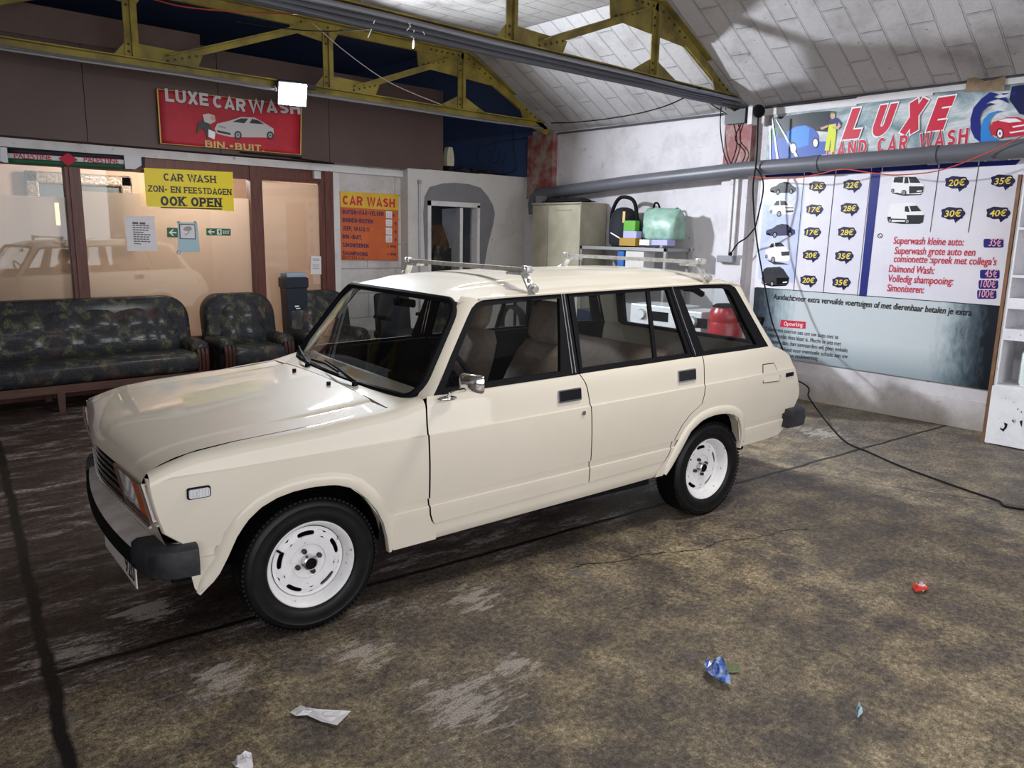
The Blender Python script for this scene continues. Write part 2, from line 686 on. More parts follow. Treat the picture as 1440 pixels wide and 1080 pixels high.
M['plate_ink'] = simple('plate_ink', srgb(60, 25, 30), .5)
M['rust_dark'] = simple('rusty_bolt', srgb(78, 62, 54), .7, .3, dark=(.03, .02, .018), vscale=60)
M['seat_cloth'] = simple('seat_cloth', srgb(138, 120, 106), .85, vary=.18, vscale=26, bmp=.1)
M['cabin_dark'] = simple('cabin_dark', srgb(84, 76, 70), .7)
M['lining'] = simple('roof_lining', srgb(150, 142, 128), .9)


def rim_white():
    m, nt, b = _mat('chipped_white_steel')
    v = coords(nt)
    n = noise_tex(nt, v, 28, 8, .7)
    c = ramp(nt, n, [(.27, srgb(96, 66, 46)), (.335, srgb(150, 128, 112)), (.38, srgb(226, 225, 226)), (.7, srgb(236, 235, 236))])
    nt.links.new(c, b.inputs['Base Color'])
    b.inputs['Roughness'].default_value = .4
    return m


M['rim_white'] = rim_white()


def lens(name, col, rough):
    m, nt, b = _mat(name)
    b.inputs['Base Color'].default_value = (*col, 1)
    b.inputs['Roughness'].default_value = rough
    b.inputs['Transmission Weight'].default_value = .22
    b.inputs['IOR'].default_value = 1.3
    v = coords(nt)
    w = N(nt, 'ShaderNodeTexWave')
    w.inputs['Scale'].default_value = 30
    nt.links.new(v, w.inputs['Vector'])
    bump(nt, w.outputs['Fac'], .5, .01, b)
    return m


M['lens_clear'] = lens('clear_lens', (.86, .87, .92), .12)
M['lens_orange'] = lens('orange_lens', srgb(238, 112, 42), .15)


def concrete_floor():
    m, nt, b = _mat('wet_concrete_floor')
    L = nt.links
    tc = N(nt, 'ShaderNodeTexCoord')
    v = tc.outputs['Object']
    big = noise_tex(nt, v, .55, 6, .62, .4)
    mid = noise_tex(nt, v, 3.1, 12, .78, .12)
    fine = noise_tex(nt, v, 42, 6, .8)
    grit = noise_tex(nt, v, 150, 3, .8)
    c1 = ramp(nt, mid, [(.33, srgb(62, 55, 50)), (.45, srgb(100, 90, 78)), (.53, srgb(138, 124, 98)), (.64, srgb(178, 162, 132))])
    c1 = mix(nt, ramp(nt, big, [(.42, 0.0), (.60, .55)]), c1, srgb(92, 86, 82))
    c2 = ramp(nt, fine, [(.36, .34), (.50, .95), (.61, 1.6)])
    c3 = ramp(nt, grit, [(.36, .45), (.50, 1.0), (.64, 1.5)])
    c2 = mix(nt, 1.0, c2, c3, 'MULTIPLY')
    c = mix(nt, 1.0, c1, c2, 'MULTIPLY')
    # dark oily stretch in front of the office and under the car, streaky grey scrapes
    mp = N(nt, 'ShaderNodeMapping')
    mp.inputs['Rotation'].default_value = (0, 0, .12)
    mp.inputs['Scale'].default_value = (.8, 2.6, 1)
    L.new(v, mp.inputs['Vector'])
    st = noise_tex(nt, mp.outputs['Vector'], 2.3, 12, .80, .25)
    sx = N(nt, 'ShaderNodeSeparateXYZ'); L.new(v, sx.inputs[0])
    wet = N(nt, 'ShaderNodeMapRange'); wet.inputs['From Min'].default_value = -1.0; wet.inputs['From Max'].default_value = -.45
    addn = N(nt, 'ShaderNodeMath', operation='MULTIPLY_ADD'); addn.inputs[1].default_value = 1.0
    L.new(st, addn.inputs[0]); L.new(sx.outputs['Y'], addn.inputs[2])
    sub = N(nt, 'ShaderNodeMath', operation='SUBTRACT'); L.new(addn.outputs[0], sub.inputs[0]); sub.inputs[1].default_value = .5
    # the oily stretch ends at the right hand wall
    xr = N(nt, 'ShaderNodeMapRange'); xr.inputs['From Min'].default_value = 2.4; xr.inputs['From Max'].default_value = 3.6; xr.inputs['To Min'].default_value = 1; xr.inputs['To Max'].default_value = 0
    L.new(sx.outputs['X'], xr.inputs['Value'])
    L.new(sub.outputs[0], wet.inputs['Value'])
    wm = N(nt, 'ShaderNodeMath', operation='MULTIPLY'); L.new(wet.outputs[0], wm.inputs[0]); L.new(xr.outputs[0], wm.inputs[1])
    dk = ramp(nt, st, [(.40, srgb(50, 40, 37)), (.50, srgb(72, 60, 55)), (.545, srgb(98, 88, 84)), (.58, srgb(140, 132, 130)), (.68, srgb(176, 170, 168))])
    dk = mix(nt, 1.0, dk, c2, 'MULTIPLY')
    c = mix(nt, wm.outputs[0], c, dk)
    # worn grey patches of old sealant
    pn = noise_tex(nt, v, 3.4, 9, .72, .3)
    c = mix(nt, ramp(nt, pn, [(.625, 0.0), (.645, .6)]), c, srgb(104, 103, 106))
    # pale scraped spots
    sn = noise_tex(nt, mp.outputs['Vector'], 7.0, 10, .82, .3)
    for (x0, y0, r0) in SCUFFS:
        ds = N(nt, 'ShaderNodeVectorMath', operation='DISTANCE'); ds.inputs[1].default_value = (x0, y0, 0)
        L.new(v, ds.inputs[0])
        mr = N(nt, 'ShaderNodeMapRange'); mr.inputs['From Min'].default_value = 0; mr.inputs['From Max'].default_value = r0
        mr.inputs['To Min'].default_value = .20; mr.inputs['To Max'].default_value = -.06
        L.new(ds.outputs['Value'], mr.inputs['Value'])
        ad = N(nt, 'ShaderNodeMath', operation='ADD'); L.new(sn, ad.inputs[0]); L.new(mr.outputs[0], ad.inputs[1])
        c = mix(nt, ramp(nt, ad.outputs[0], [(.60, 0.0), (.66, .75)]), c, mix(nt, 1.0, srgb(182, 174, 166), c3, 'MULTIPLY'))
    fac_lines = None
    # joints and cracks as thin dark lines that wander a little
    wn = noise_tex(nt, v, 3.0, 5, .6)
    for (x0, y0, x1, y1, wid, amp) in CRACKS:
        dx, dy = x1 - x0, y1 - y0
        Ln = math.hypot(dx, dy)
        nx, ny = -dy / Ln, dx / Ln
        dot = N(nt, 'ShaderNodeVectorMath', operation='DOT_PRODUCT')
        dot.inputs[1].default_value = (nx, ny, 0)
        L.new(v, dot.inputs[0])
        ad = N(nt, 'ShaderNodeMath', operation='MULTIPLY_ADD'); ad.inputs[1].default_value = amp
        L.new(wn, ad.inputs[0]); L.new(dot.outputs['Value'], ad.inputs[2])
        s2 = N(nt, 'ShaderNodeMath', operation='SUBTRACT'); s2.inputs[1].default_value = nx * x0 + ny * y0 + amp * .5
        L.new(ad.outputs[0], s2.inputs[0])
        ab = N(nt, 'ShaderNodeMath', operation='ABSOLUTE'); L.new(s2.outputs[0], ab.inputs[0])
        mr = N(nt, 'ShaderNodeMapRange'); mr.inputs['From Min'].default_value = wid * .5; mr.inputs['From Max'].default_value = wid
        mr.inputs['To Min'].default_value = 1; mr.inputs['To Max'].default_value = 0
        L.new(ab.outputs[0], mr.inputs['Value'])
        dt = N(nt, 'ShaderNodeVectorMath', operation='DOT_PRODUCT'); dt.inputs[1].default_value = (dx / Ln, dy / Ln, 0)
        L.new(v, dt.inputs[0])
        t0 = (dx * x0 + dy * y0) / Ln
        g1 = N(nt, 'ShaderNodeMath', operation='GREATER_THAN'); g1.inputs[1].default_value = t0; L.new(dt.outputs['Value'], g1.inputs[0])
        g2 = N(nt, 'ShaderNodeMath', operation='LESS_THAN'); g2.inputs[1].default_value = t0 + Ln; L.new(dt.outputs['Value'], g2.inputs[0])
        m1 = N(nt, 'ShaderNodeMath', operation='MULTIPLY'); L.new(g1.outputs[0], m1.inputs[0]); L.new(g2.outputs[0], m1.inputs[1])
        m2 = N(nt, 'ShaderNodeMath', operation='MULTIPLY'); L.new(m1.outputs[0], m2.inputs[0]); L.new(mr.outputs[0], m2.inputs[1])
        if fac_lines is None: fac_lines = m2.outputs[0]
        else:
            mm = N(nt, 'ShaderNodeMath', operation='MAXIMUM'); L.new(fac_lines, mm.inputs[0]); L.new(m2.outputs[0], mm.inputs[1]); fac_lines = mm.outputs[0]
    c = mix(nt, fac_lines, c, srgb(20, 18, 17))
    L.new(c, b.inputs['Base Color'])
    # wet sheen: puddles smooth, dry parts rough
    ro = ramp(nt, big, [(.38, .30), (.52, .52), (.62, .66)])
    ro2 = mix(nt, wm.outputs[0], ro, .40)
    L.new(ro2, b.inputs['Roughness'])
    bn = N(nt, 'ShaderNodeMath', operation='ADD'); L.new(mid, bn.inputs[0]); L.new(fine, bn.inputs[1])
    bump(nt, bn.outputs[0], .35, .008, b)
    return m


CRACKS = [(-.555, 3.4, -1.10, -1.5, .032, .06), (-1.0, -.43, 6.0, -1.06, .020, .05), (1.2, -1.02, 2.6, -1.5, .006, .20), (3.2, .2, 4.1, -2.4, .007, .10)]
SCUFFS = [(-.53, -.86, .26), (.06, -1.56, .42), (-.03, -1.04, .25), (-.55, -.15, .30), (-.9, -.3, .3), (.37, -1.5, .2), (4.8, -.5, .5), (.6, -.95, .25)]
M['floor'] = concrete_floor()


def whitewash(name, base, dark, blocks=None, low_dirt=False, scale=1.0):
    """painted masonry; blocks = (width, height, mortar) draws shallow joints"""
    m, nt, b = _mat(name)
    L = nt.links
    v = coords(nt)
    n1 = noise_tex(nt, v, 1.7 * scale, 7, .65)
    n2 = noise_tex(nt, v, 16 * scale, 6, .7)
    c = ramp(nt, n1, [(.30, dark), (.52, base), (.8, tuple(min(1, k * 1.06) for k in base))])
    sp = ramp(nt, n2, [(.29, 0.35), (.37, 1.0)])
    c = mix(nt, 1.0, c, sp, 'MULTIPLY')
    if low_dirt:
        sx = N(nt, 'ShaderNodeSeparateXYZ')
        tc = N(nt, 'ShaderNodeTexCoord'); L.new(tc.outputs['Object'], sx.inputs[0])
        ad = N(nt, 'ShaderNodeMath', operation='MULTIPLY_ADD'); ad.inputs[1].default_value = .3
        L.new(n2, ad.inputs[0]); L.new(sx.outputs['Z'], ad.inputs[2])
        mr = N(nt, 'ShaderNodeMapRange'); mr.inputs['From Min'].default_value = low_dirt + .16; mr.inputs['From Max'].default_value = low_dirt + .42
        mr.inputs['To Min'].default_value = .7; mr.inputs['To Max'].default_value = 0
        L.new(ad.outputs[0], mr.inputs['Value'])
        c = mix(nt, mr.outputs[0], c, srgb(150, 140, 126))
    L.new(c, b.inputs['Base Color'])
    b.inputs['Roughness'].default_value = .75
    if blocks:
        br = N(nt, 'ShaderNodeTexBrick')
        br.inputs['Scale'].default_value = 1.0
        br.inputs['Brick Width'].default_value = blocks[0]
        br.inputs['Row Height'].default_value = blocks[1]
        br.inputs['Mortar Size'].default_value = blocks[2]
        br.inputs['Mortar Smooth'].default_value = .4
        tc2 = N(nt, 'ShaderNodeTexCoord')
        sp2 = N(nt, 'ShaderNodeSeparateXYZ'); cb = N(nt, 'ShaderNodeCombineXYZ')
        L.new(tc2.outputs['Object'], sp2.inputs[0])
        L.new(sp2.outputs[blocks[3][0]], cb.inputs[0]); L.new(sp2.outputs[blocks[3][1]], cb.inputs[1])
        # joints wander a little
        mv = N(nt, 'ShaderNodeMix', data_type='VECTOR')
        nz = N(nt, 'ShaderNodeTexNoise'); nz.inputs['Scale'].default_value = 1.4
        L.new(tc2.outputs['Object'], nz.inputs['Vector'])
        mv.inputs[0].default_value = .022
        L.new(cb.outputs[0], mv.inputs[4]); L.new(nz.outputs['Color'], mv.inputs[5])
        L.new(mv.outputs[1], br.inputs['Vector'])
        inv = N(nt, 'ShaderNodeMath', operation='SUBTRACT'); inv.inputs[0].default_value = 1; L.new(br.outputs['Fac'], inv.inputs[1])
        hh = N(nt, 'ShaderNodeMath', operation='MULTIPLY_ADD'); hh.inputs[1].default_value = .35
        L.new(n2, hh.inputs[0]); L.new(inv.outputs[0], hh.inputs[2])
        bump(nt, hh.outputs[0], 1.0, .02, b)
        cc = mix(nt, 1.0, c, ramp(nt, br.outputs['Fac'], [(.0, 1.0), (1.0, .86)]), 'MULTIPLY')
        L.new(cc, b.inputs['Base Color'])
    else:
        bump(nt, n2, .25, .006, b)
    return m


HP = math.pi / 2
M['wall_right'] = whitewash('whitewashed_wall', srgb(206, 202, 206), srgb(176, 172, 174), None, low_dirt=.02)
M['wall_plain'] = whitewash('painted_board', srgb(214, 211, 212), srgb(186, 182, 182))
M['block_wall'] = whitewash('white_block_wall', srgb(200, 195, 194), srgb(168, 162, 160), (.78, .29, .006, 'XZ'))
M['plaster'] = whitewash('grey_plaster', srgb(198, 195, 192), srgb(176, 173, 172))
M['plaster_wet'] = simple('damp_plaster', srgb(122, 121, 126), .7, vary=.1, vscale=5)
M['ceil_slope'] = whitewash('ceiling_blocks', srgb(194, 191, 192), srgb(160, 156, 156), (.55, .20, .010, 'XY'))
M['ceil_flat'] = whitewash('ceiling_blocks_shaded', srgb(166, 163, 160), srgb(124, 120, 118), (.55, .20, .010, 'XY'))  # same blocks as the slope, darker colour stands in for dimmer light


def wood(name, a, b_, scale=(1, 12, 12), rough=.45):
    m, nt, b = _mat(name)
    v = coords(nt, scale)
    n = noise_tex(nt, v, 3.5, 6, .6, .6)
    nt.links.new(ramp(nt, n, [(.3, a), (.7, b_)]), b.inputs['Base Color'])
    b.inputs['Roughness'].default_value = rough
    return m


M['frame_wood'] = wood('red_brown_timber', srgb(74, 38, 32), srgb(112, 62, 50), (12, 12, 1))
M['brown_board'] = simple('brown_board', srgb(86, 66, 62), .55, vary=.18, vscale=1.6)
M['brown_board_old'] = simple('worn_brown_board', srgb(104, 82, 74), .6, vary=.2, vscale=3)
M['raw_board'] = wood('raw_chipboard_edge', srgb(96, 66, 46), srgb(140, 104, 76), (3, 3, 1))
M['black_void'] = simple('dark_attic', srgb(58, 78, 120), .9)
M['yellow_paint'] = simple('yellow_truss_paint', srgb(156, 140, 58), .5, vary=0, dark=srgb(112, 98, 48), vscale=4)
M['yellow_darker'] = simple('yellow_truss_paint_darker', srgb(136, 122, 56), .6, dark=srgb(96, 84, 44), vscale=5)  # same truss yellow in a darker tone
M['rivet'] = simple('rivet', srgb(60, 52, 30), .6)
M['conduit'] = simple('grey_conduit', srgb(150, 152, 160), .3, .6)
M['conduit_dark'] = simple('dark_conduit', srgb(84, 86, 94), .4, .3)
M['cable'] = simple('black_cable', (.010, .010, .012), .8, spec=.15)
M['cable_red'] = simple('red_cable', srgb(196, 74, 58), .5)
M['cable_pale'] = simple('pale_cable', srgb(190, 176, 178), .5)
M['pipe'] = simple('grey_drain_pipe', srgb(98, 99, 106), .42, vary=.15, vscale=3)
M['oxide_red'] = simple('oxide_red_paint', srgb(128, 62, 60), .6, dark=srgb(150, 130, 122), vscale=7)
M['lamp_black'] = simple('lamp_black', (.02, .02, .022), .5)
M['lamp_on'] = emit('lamp_on', (.92, .96, 1.0), 60)


def sofa_cloth():
    """dark woven leaf pattern under clear plastic"""
    m, nt, b = _mat('leaf_pattern_cloth')
    L = nt.links
    v = coords(nt)
    n = N(nt, 'ShaderNodeTexNoise'); n.inputs['Scale'].default_value = 9
    L.new(v, n.inputs['Vector'])
    mv = N(nt, 'ShaderNodeMix', data_type='VECTOR'); mv.inputs[0].default_value = .18
    L.new(v, mv.inputs[4]); L.new(n.outputs['Color'], mv.inputs[5])
    vo = N(nt, 'ShaderNodeTexVoronoi'); vo.inputs['Scale'].default_value = 8.5
    L.new(mv.outputs[1], vo.inputs['Vector'])
    w = N(nt, 'ShaderNodeTexWave'); w.inputs['Scale'].default_value = 11; w.inputs['Distortion'].default_value = 14; w.inputs['Detail'].default_value = 3
    L.new(mv.outputs[1], w.inputs['Vector'])
    c1 = ramp(nt, vo.outputs['Distance'], [(.16, srgb(86, 82, 64)), (.30, srgb(64, 64, 52)), (.42, srgb(34, 38, 38)), (.60, srgb(26, 29, 38))])
    c2 = ramp(nt, w.outputs['Fac'], [(.25, .55), (.5, 1.0), (.75, 1.2)])
    c = mix(nt, 1.0, c1, c2, 'MULTIPLY')
    rd = noise_tex(nt, v, 3.2, 3)
    c = mix(nt, ramp(nt, rd, [(.58, 0.0), (.64, .5)]), c, srgb(74, 48, 44))
    L.new(c, b.inputs['Base Color'])
    b.inputs['Roughness'].default_value = .7
    b.inputs['Coat Weight'].default_value = .22
    b.inputs['Coat Roughness'].default_value = .2
    w2 = noise_tex(nt, v, 14, 4, .6, 1.5)
    bump(nt, w2, .6, .02, b)
    return m


M['sofa_cloth'] = sofa_cloth()
M['sofa_wood'] = wood('dark_sofa_wood', srgb(38, 20, 18), srgb(70, 38, 32), (12, 12, 1), .22)
M['sofa_rail'] = wood('sofa_rail_wood', srgb(66, 44, 38), srgb(98, 66, 56), (1, 12, 12), .5)


def banner_mat(name, stops, vscale=2.0, rough=.32):
    m, nt, b = _mat(name)
    v = coords(nt)
    n = noise_tex(nt, v, vscale, 4, .6)
    nt.links.new(ramp(nt, n, stops), b.inputs['Base Color'])
    b.inputs['Roughness'].default_value = rough
    n2 = noise_tex(nt, v, 5, 3, .5, 1.0)
    bump(nt, n2, .25, .02, b)
    return m


M['price_white'] = banner_mat('price_banner_vinyl', [(.35, srgb(216, 214, 226)), (.6, srgb(228, 224, 232))], 1.5)
M['price_blue_tint'] = banner_mat('price_banner_blue_tint', [(.35, srgb(168, 182, 220)), (.60, srgb(212, 214, 230))], 1.6)
M['navy'] = simple('navy_print', srgb(28, 36, 118), .35)
M['navy_dark'] = simple('dark_navy_print', srgb(24, 28, 74), .35)
M['print_pink'] = simple('pink_print', srgb(240, 168, 186), .4)
M['print_red'] = simple('red_print', srgb(196, 34, 62), .4)
M['print_white'] = simple('white_print', srgb(236, 234, 236), .4)
M['print_grey'] = simple('grey_print', srgb(150, 152, 158), .4)
M['print_black'] = simple('black_print', srgb(22, 22, 28), .4)
M['print_yellow'] = simple('yellow_print', srgb(240, 214, 84), .4)
M['print_blue'] = simple('blue_print', srgb(44, 128, 206), .4)
M['print_blue_deep'] = simple('deep_blue_print', srgb(34, 78, 170), .4)
M['print_lime'] = simple('lime_print', srgb(206, 214, 40), .4)
M['print_skin'] = simple('skin_print', srgb(206, 158, 128), .5)
M['print_green'] = simple('green_print', srgb(22, 106, 66), .4)
M['print_dark_glass'] = simple('dark_window_print', srgb(40, 44, 52), .3)
M['red_cloth'] = banner_mat('red_banner_cloth', [(.35, srgb(158, 22, 40)), (.65, srgb(190, 30, 52))], 2.5, .6)
M['gold_edge'] = simple('gold_hem', srgb(206, 168, 84), .6)
M['gold_ink'] = simple('gold_ink', srgb(206, 172, 110), .6)
M['silver_ink'] = simple('silver_ink', srgb(196, 190, 192), .5)
M['sign_yellow'] = simple('yellow_sign', srgb(244, 220, 24), .45)
M['poster_orange'] = banner_mat('orange_poster', [(.35, srgb(186, 86, 44)), (.65, srgb(206, 104, 50))], 3, .5)
M['poster_yellow'] = banner_mat('yellow_poster_top', [(.35, srgb(210, 164, 40)), (.65, srgb(220, 190, 64))], 4, .5)
M['poster_ink'] = simple('poster_blue_ink', srgb(32, 30, 84), .5)
M['paper'] = simple('white_paper', srgb(228, 226, 230), .7, vary=.05, vscale=20)
M['paper_ink'] = simple('paper_ink', srgb(96, 94, 100), .7)
M['pale_blue'] = simple('pale_blue_plastic', srgb(168, 198, 210), .4)
M['flag_white'] = simple('flag_white', srgb(214, 214, 220), .7)
M['flag_green'] = simple('flag_green', srgb(24, 86, 56), .7)
M['flag_black'] = simple('flag_black', srgb(20, 22, 34), .7)
M['flag_red'] = simple('flag_red', srgb(186, 28, 58), .7)
M['locker'] = simple('cream_locker', srgb(176, 170, 150), .5, dark=srgb(146, 140, 122), vscale=2.5)
M['locker_door'] = simple('cream_locker_door', srgb(196, 190, 168), .45, dark=srgb(170, 164, 142), vscale=2.5)
M['shelf_metal'] = simple('grey_shelf_metal', srgb(150, 152, 152), .4, .4)
M['dark_cloth'] = simple('dark_cloth', srgb(22, 24, 34), .8, vary=.3, vscale=12)
M['bag_green'] = simple('pale_green_bag', srgb(146, 178, 162), .4, dark=srgb(118, 152, 136), vscale=9, bmp=.8)
M['white_enamel'] = simple('white_enamel', srgb(212, 212, 214), .3)
M['carton'] = simple('pale_carton', srgb(196, 192, 190), .7)
M['carton_blue'] = simple('blue_carton', srgb(32, 96, 170), .5)
M['box_green'] = simple('green_box', srgb(84, 156, 40), .4)
M['box_lilac'] = simple('lilac_box', srgb(164, 162, 214), .5)
M['box_gold'] = simple('gold_box', srgb(160, 128, 40), .45)
M['box_ornate'] = None
M['bin_navy'] = simple('dark_blue_bin', srgb(26, 36, 52), .35)
M['bin_lid'] = simple('pale_blue_lid', srgb(150, 172, 192), .4)
M['shelf_white'] = whitewash('chipped_white_board', srgb(226, 225, 230), srgb(206, 205, 210), scale=2)
M['jerrycan'] = None
M['leaf_dark'] = simple('dark_leaf', srgb(34, 58, 50), .5)
M['red_drum'] = simple('red_enamel', srgb(156, 34, 40), .3)
M['tape'] = simple('brown_tape', srgb(150, 128, 104), .3, dark=srgb(120, 102, 84), vscale=12)
M['litter_blue'] = simple('blue_foil', srgb(36, 92, 190), .25, dark=srgb(190, 206, 228), vscale=40)
M['litter_red'] = simple('red_wrapper', srgb(206, 58, 40), .35)
M['litter_green'] = simple('pale_green_scrap', srgb(112, 124, 88), .6)
M['curtain'] = simple('office_wall_paint', srgb(196, 162, 136), .8, vary=.06, vscale=2)
M['gilt'] = simple('gilt_frame', srgb(150, 134, 116), .35, .3, dark=srgb(90, 76, 64), vscale=40, bmp=.8)
M['mirror'] = simple('mirror_glass', (.10, .11, .12), .25, .6)
M['warm_lamp'] = emit('warm_lamp', (1.0, .85, .5), 5)
M['office_dark'] = simple('office_ceiling_board', srgb(92, 60, 52), .6)


def ornate():
    m, nt, b = _mat('curly_pattern_box')
    v = coords(nt)
    w = N(nt, 'ShaderNodeTexWave'); w.inputs['Scale'].default_value = 16; w.inputs['Distortion'].default_value = 12
    nt.links.new(v, w.inputs['Vector'])
    nt.links.new(ramp(nt, w.outputs['Fac'], [(.45, srgb(216, 212, 208)), (.52, srgb(40, 38, 40))], 'LINEAR'), b.inputs['Base Color'])
    return m


M['box_ornate'] = ornate()


def can_plastic():
    m, nt, b = _mat('milky_plastic')
    b.inputs['Base Color'].default_value = (*srgb(214, 222, 220), 1)
    b.inputs['Roughness'].default_value = .35
    b.inputs['Subsurface Weight'].default_value = .3
    b.inputs['Subsurface Radius'].default_value = (.02, .02, .02)
    return m


M['jerrycan'] = can_plastic()


def price_foot():
    """lower print of the price banner: pale middle, wet dark glass towards both ends"""
    m, nt, b = _mat('wet_glass_print')
    L = nt.links
    tc = N(nt, 'ShaderNodeTexCoord')
    sx = N(nt, 'ShaderNodeSeparateXYZ'); L.new(tc.outputs['Object'], sx.inputs[0])
    v = coords(nt, (1, 1, .35))
    n = noise_tex(nt, v, 26, 6, .7)
    n1 = noise_tex(nt, v, 3.0, 5, .6)
    ab = N(nt, 'ShaderNodeMath', operation='ABSOLUTE')
    sh = N(nt, 'ShaderNodeMath', operation='ADD'); sh.inputs[1].default_value = -.04
    L.new(sx.outputs['Y'], sh.inputs[0]); L.new(sh.outputs[0], ab.inputs[0])
    a = N(nt, 'ShaderNodeMath', operation='MULTIPLY_ADD'); a.inputs[1].default_value = .30
    L.new(n, a.inputs[0]); L.new(ab.outputs[0], a.inputs[2])
    a2 = N(nt, 'ShaderNodeMath', operation='MULTIPLY_ADD'); a2.inputs[1].default_value = .35
    L.new(n1, a2.inputs[0]); L.new(a.outputs[0], a2.inputs[2])
    mr = N(nt, 'ShaderNodeMapRange'); mr.inputs['From Min'].default_value = .98; mr.inputs['From Max'].default_value = 1.5
    L.new(a2.outputs[0], mr.inputs['Value'])
    c = ramp(nt, mr.outputs[0], [(.0, srgb(196, 204, 208)), (.25, srgb(160, 174, 180)), (.55, srgb(84, 98, 108)), (.85, srgb(26, 34, 44))])
    # teal towards the bottom edge
    mz = N(nt, 'ShaderNodeMapRange'); mz.inputs['From Min'].default_value = .0; mz.inputs['From Max'].default_value = .30
    mz.inputs['To Min'].default_value = .75; mz.inputs['To Max'].default_value = 0
    L.new(sx.outputs['Z'], mz.inputs['Value'])
    c = mix(nt, mz.outputs[0], c, mix(nt, 1.0, c, srgb(150, 168, 176), 'MULTIPLY'))
    L.new(c, b.inputs['Base Color'])
    b.inputs['Roughness'].default_value = .3
    return m


M['price_foot'] = price_foot()


def luxe_bg():
    m, nt, b = _mat('luxe_banner_vinyl')
    v = coords(nt, (1, 1.2, 3))
    n = noise_tex(nt, v, 1.5, 5, .6, .6)
    nt.links.new(ramp(nt, n, [(.3, srgb(96, 126, 134)), (.45, srgb(164, 178, 182)), (.56, srgb(212, 214, 216)), (.7, srgb(150, 158, 162))]), b.inputs['Base Color'])
    b.inputs['Roughness'].default_value = .25
    n2 = noise_tex(nt, v, 4, 3, .5, 1.0)
    bump(nt, n2, .35, .02, b)
    return m


M['luxe_bg'] = luxe_bg()
# ------------------------------------------------------------------ the car
YR = 0.112072                       # the car stands turned by this angle to the hall
RK = 0.02654                        # the body sits a little higher at the back


def S(x, z): return (x, z)


HZ = [.20, .25, .30, .345, .38, .414, .420, .425, .457, .462, .50, .55, .60, .65, .70, .735, .752, .757, .760, .80, .84, .87, .89, .905, .915, 1.30, 1.45]
HY = [.742, .752, .760, .766, .772, .777, .777, .768, .770, .783, .789, .796, .802, .806, .808, .8075, .807, .800, .7995, .795, .790, .785, .779, .772, .766, .632, .58]
LEV = HZ[:25]


def hw(x, z):
    return interp(z, HZ, HY) + interp(x, [-.62, -.3, .4, 1.5, 2.6, 3.35], [-.045, -.018, 0, 0, -.010, -.05])


def B(x, y, z): return Vector((x, y, z + RK * x))


def SP(x, z, sg=-1, off=0.0): return B(x, sg * (hw(x, z) - off), z)


def tab(pts):
    xs = [p[0] for p in pts]; ys = [p[1] for p in pts]
    return lambda t: interp(t, xs, ys)


doorF = tab([(.25, .58), (.319, .58), (.333, .558), (.362, .540), (.457, .527), (.708, .512), (.813, .508), (.891, .512), (.92, .520)])
doorB = tab([(.25, 1.467), (.338, 1.467), (.492, 1.456), (.621, 1.440), (.746, 1.427), (.858, 1.408), (.913, 1.376)])
doorR = tab([(.25, 1.96), (.330, 1.981), (.337, 2.015), (.382, 2.044), (.474, 2.076), (.53, 2.105), (.588, 2.146), (.615, 2.20), (.640, 2.254), (.707, 2.271), (.896, 2.275)])
fendF = tab([(.27, -.43), (.306, -.452), (.351, -.458), (.437, -.462), (.485, -.472), (.501, -.489), (.545, -.542), (.63, -.566), (.696, -.578), (.782, -.588)])
rearE = tab([(.30, 3.10), (.346, 3.15), (.46, 3.19), (.528, 3.224), (.574, 3.236), (.664, 3.19), (.746, 3.145), (.785, 3.122), (.833, 3.09), (.905, 3.04)])
ARF = [(-.43, .27), (-.400, .300), (-.383, .315), (-.360, .345), (-.331, .405), (-.297, .484), (-.261, .540), (-.207, .586), (-.146, .612), (-.085, .624), (-.009, .628), (.075, .620), (.128, .605), (.175, .577), (.226, .525), (.272, .463), (.305, .396), (.326, .323), (.340, .250)]
ARR = [(2.045, .262), (2.079, .305), (2.131, .395), (2.187, .495), (2.225, .527), (2.272, .549), (2.320, .560), (2.370, .565), (2.425, .564), (2.475, .559), (2.537, .545), (2.595, .513), (2.632, .466), (2.658, .410), (2.671, .360), (2.672, .310)]
arF = tab(ARF)
arR = tab(ARR)
gapz = tab([(-.60, .765), (-.585, .775), (-.531, .795), (-.433, .821), (-.263, .838), (.086, .853), (.158, .861), (.36, .874), (.51, .908), (.6, .912)])

CAR = thing('estate_car', 'cream white estate car with chrome roof bars parked on the wet floor', 'car', (0, 0, 0), -YR)


def cpart(name, mb, mat, parent=None, smooth=True, angle=40, label=None, **kw):
    o = mb.build(name, mat, parent or CAR, smooth=smooth, angle=angle, local=True, **kw)
    if label: o['label'] = label
    return o


def panel(mb, xl, xr, zb, zt, ss, sg, top=None, levels=LEV):
    rows = []
    for s in ss:
        col = []
        for L in levels:
            z = L
            for _ in range(6):
                x = xl(z) + s * (xr(z) - xl(z))
                z = min(max(L, zb(x)), zt(x))
            col.append(SP(x, z, sg))
        if top:
            col += top(x, z, sg)
        rows.append(col)
    mb.grid(rows)


def even(n): return [i / n for i in range(n + 1)]


PAINT = M['paint']
flareF_out = [(-.44, .300), (-.40, .36), (-.37, .43), (-.34, .50), (-.296, .574), (-.267, .613), (-.206, .652), (-.145, .673), (-.072, .684), (.010, .682), (.108, .665), (.175, .638), (.231, .600), (.280, .543), (.321, .481), (.350, .425), (.372, .34), (.382, .255)]


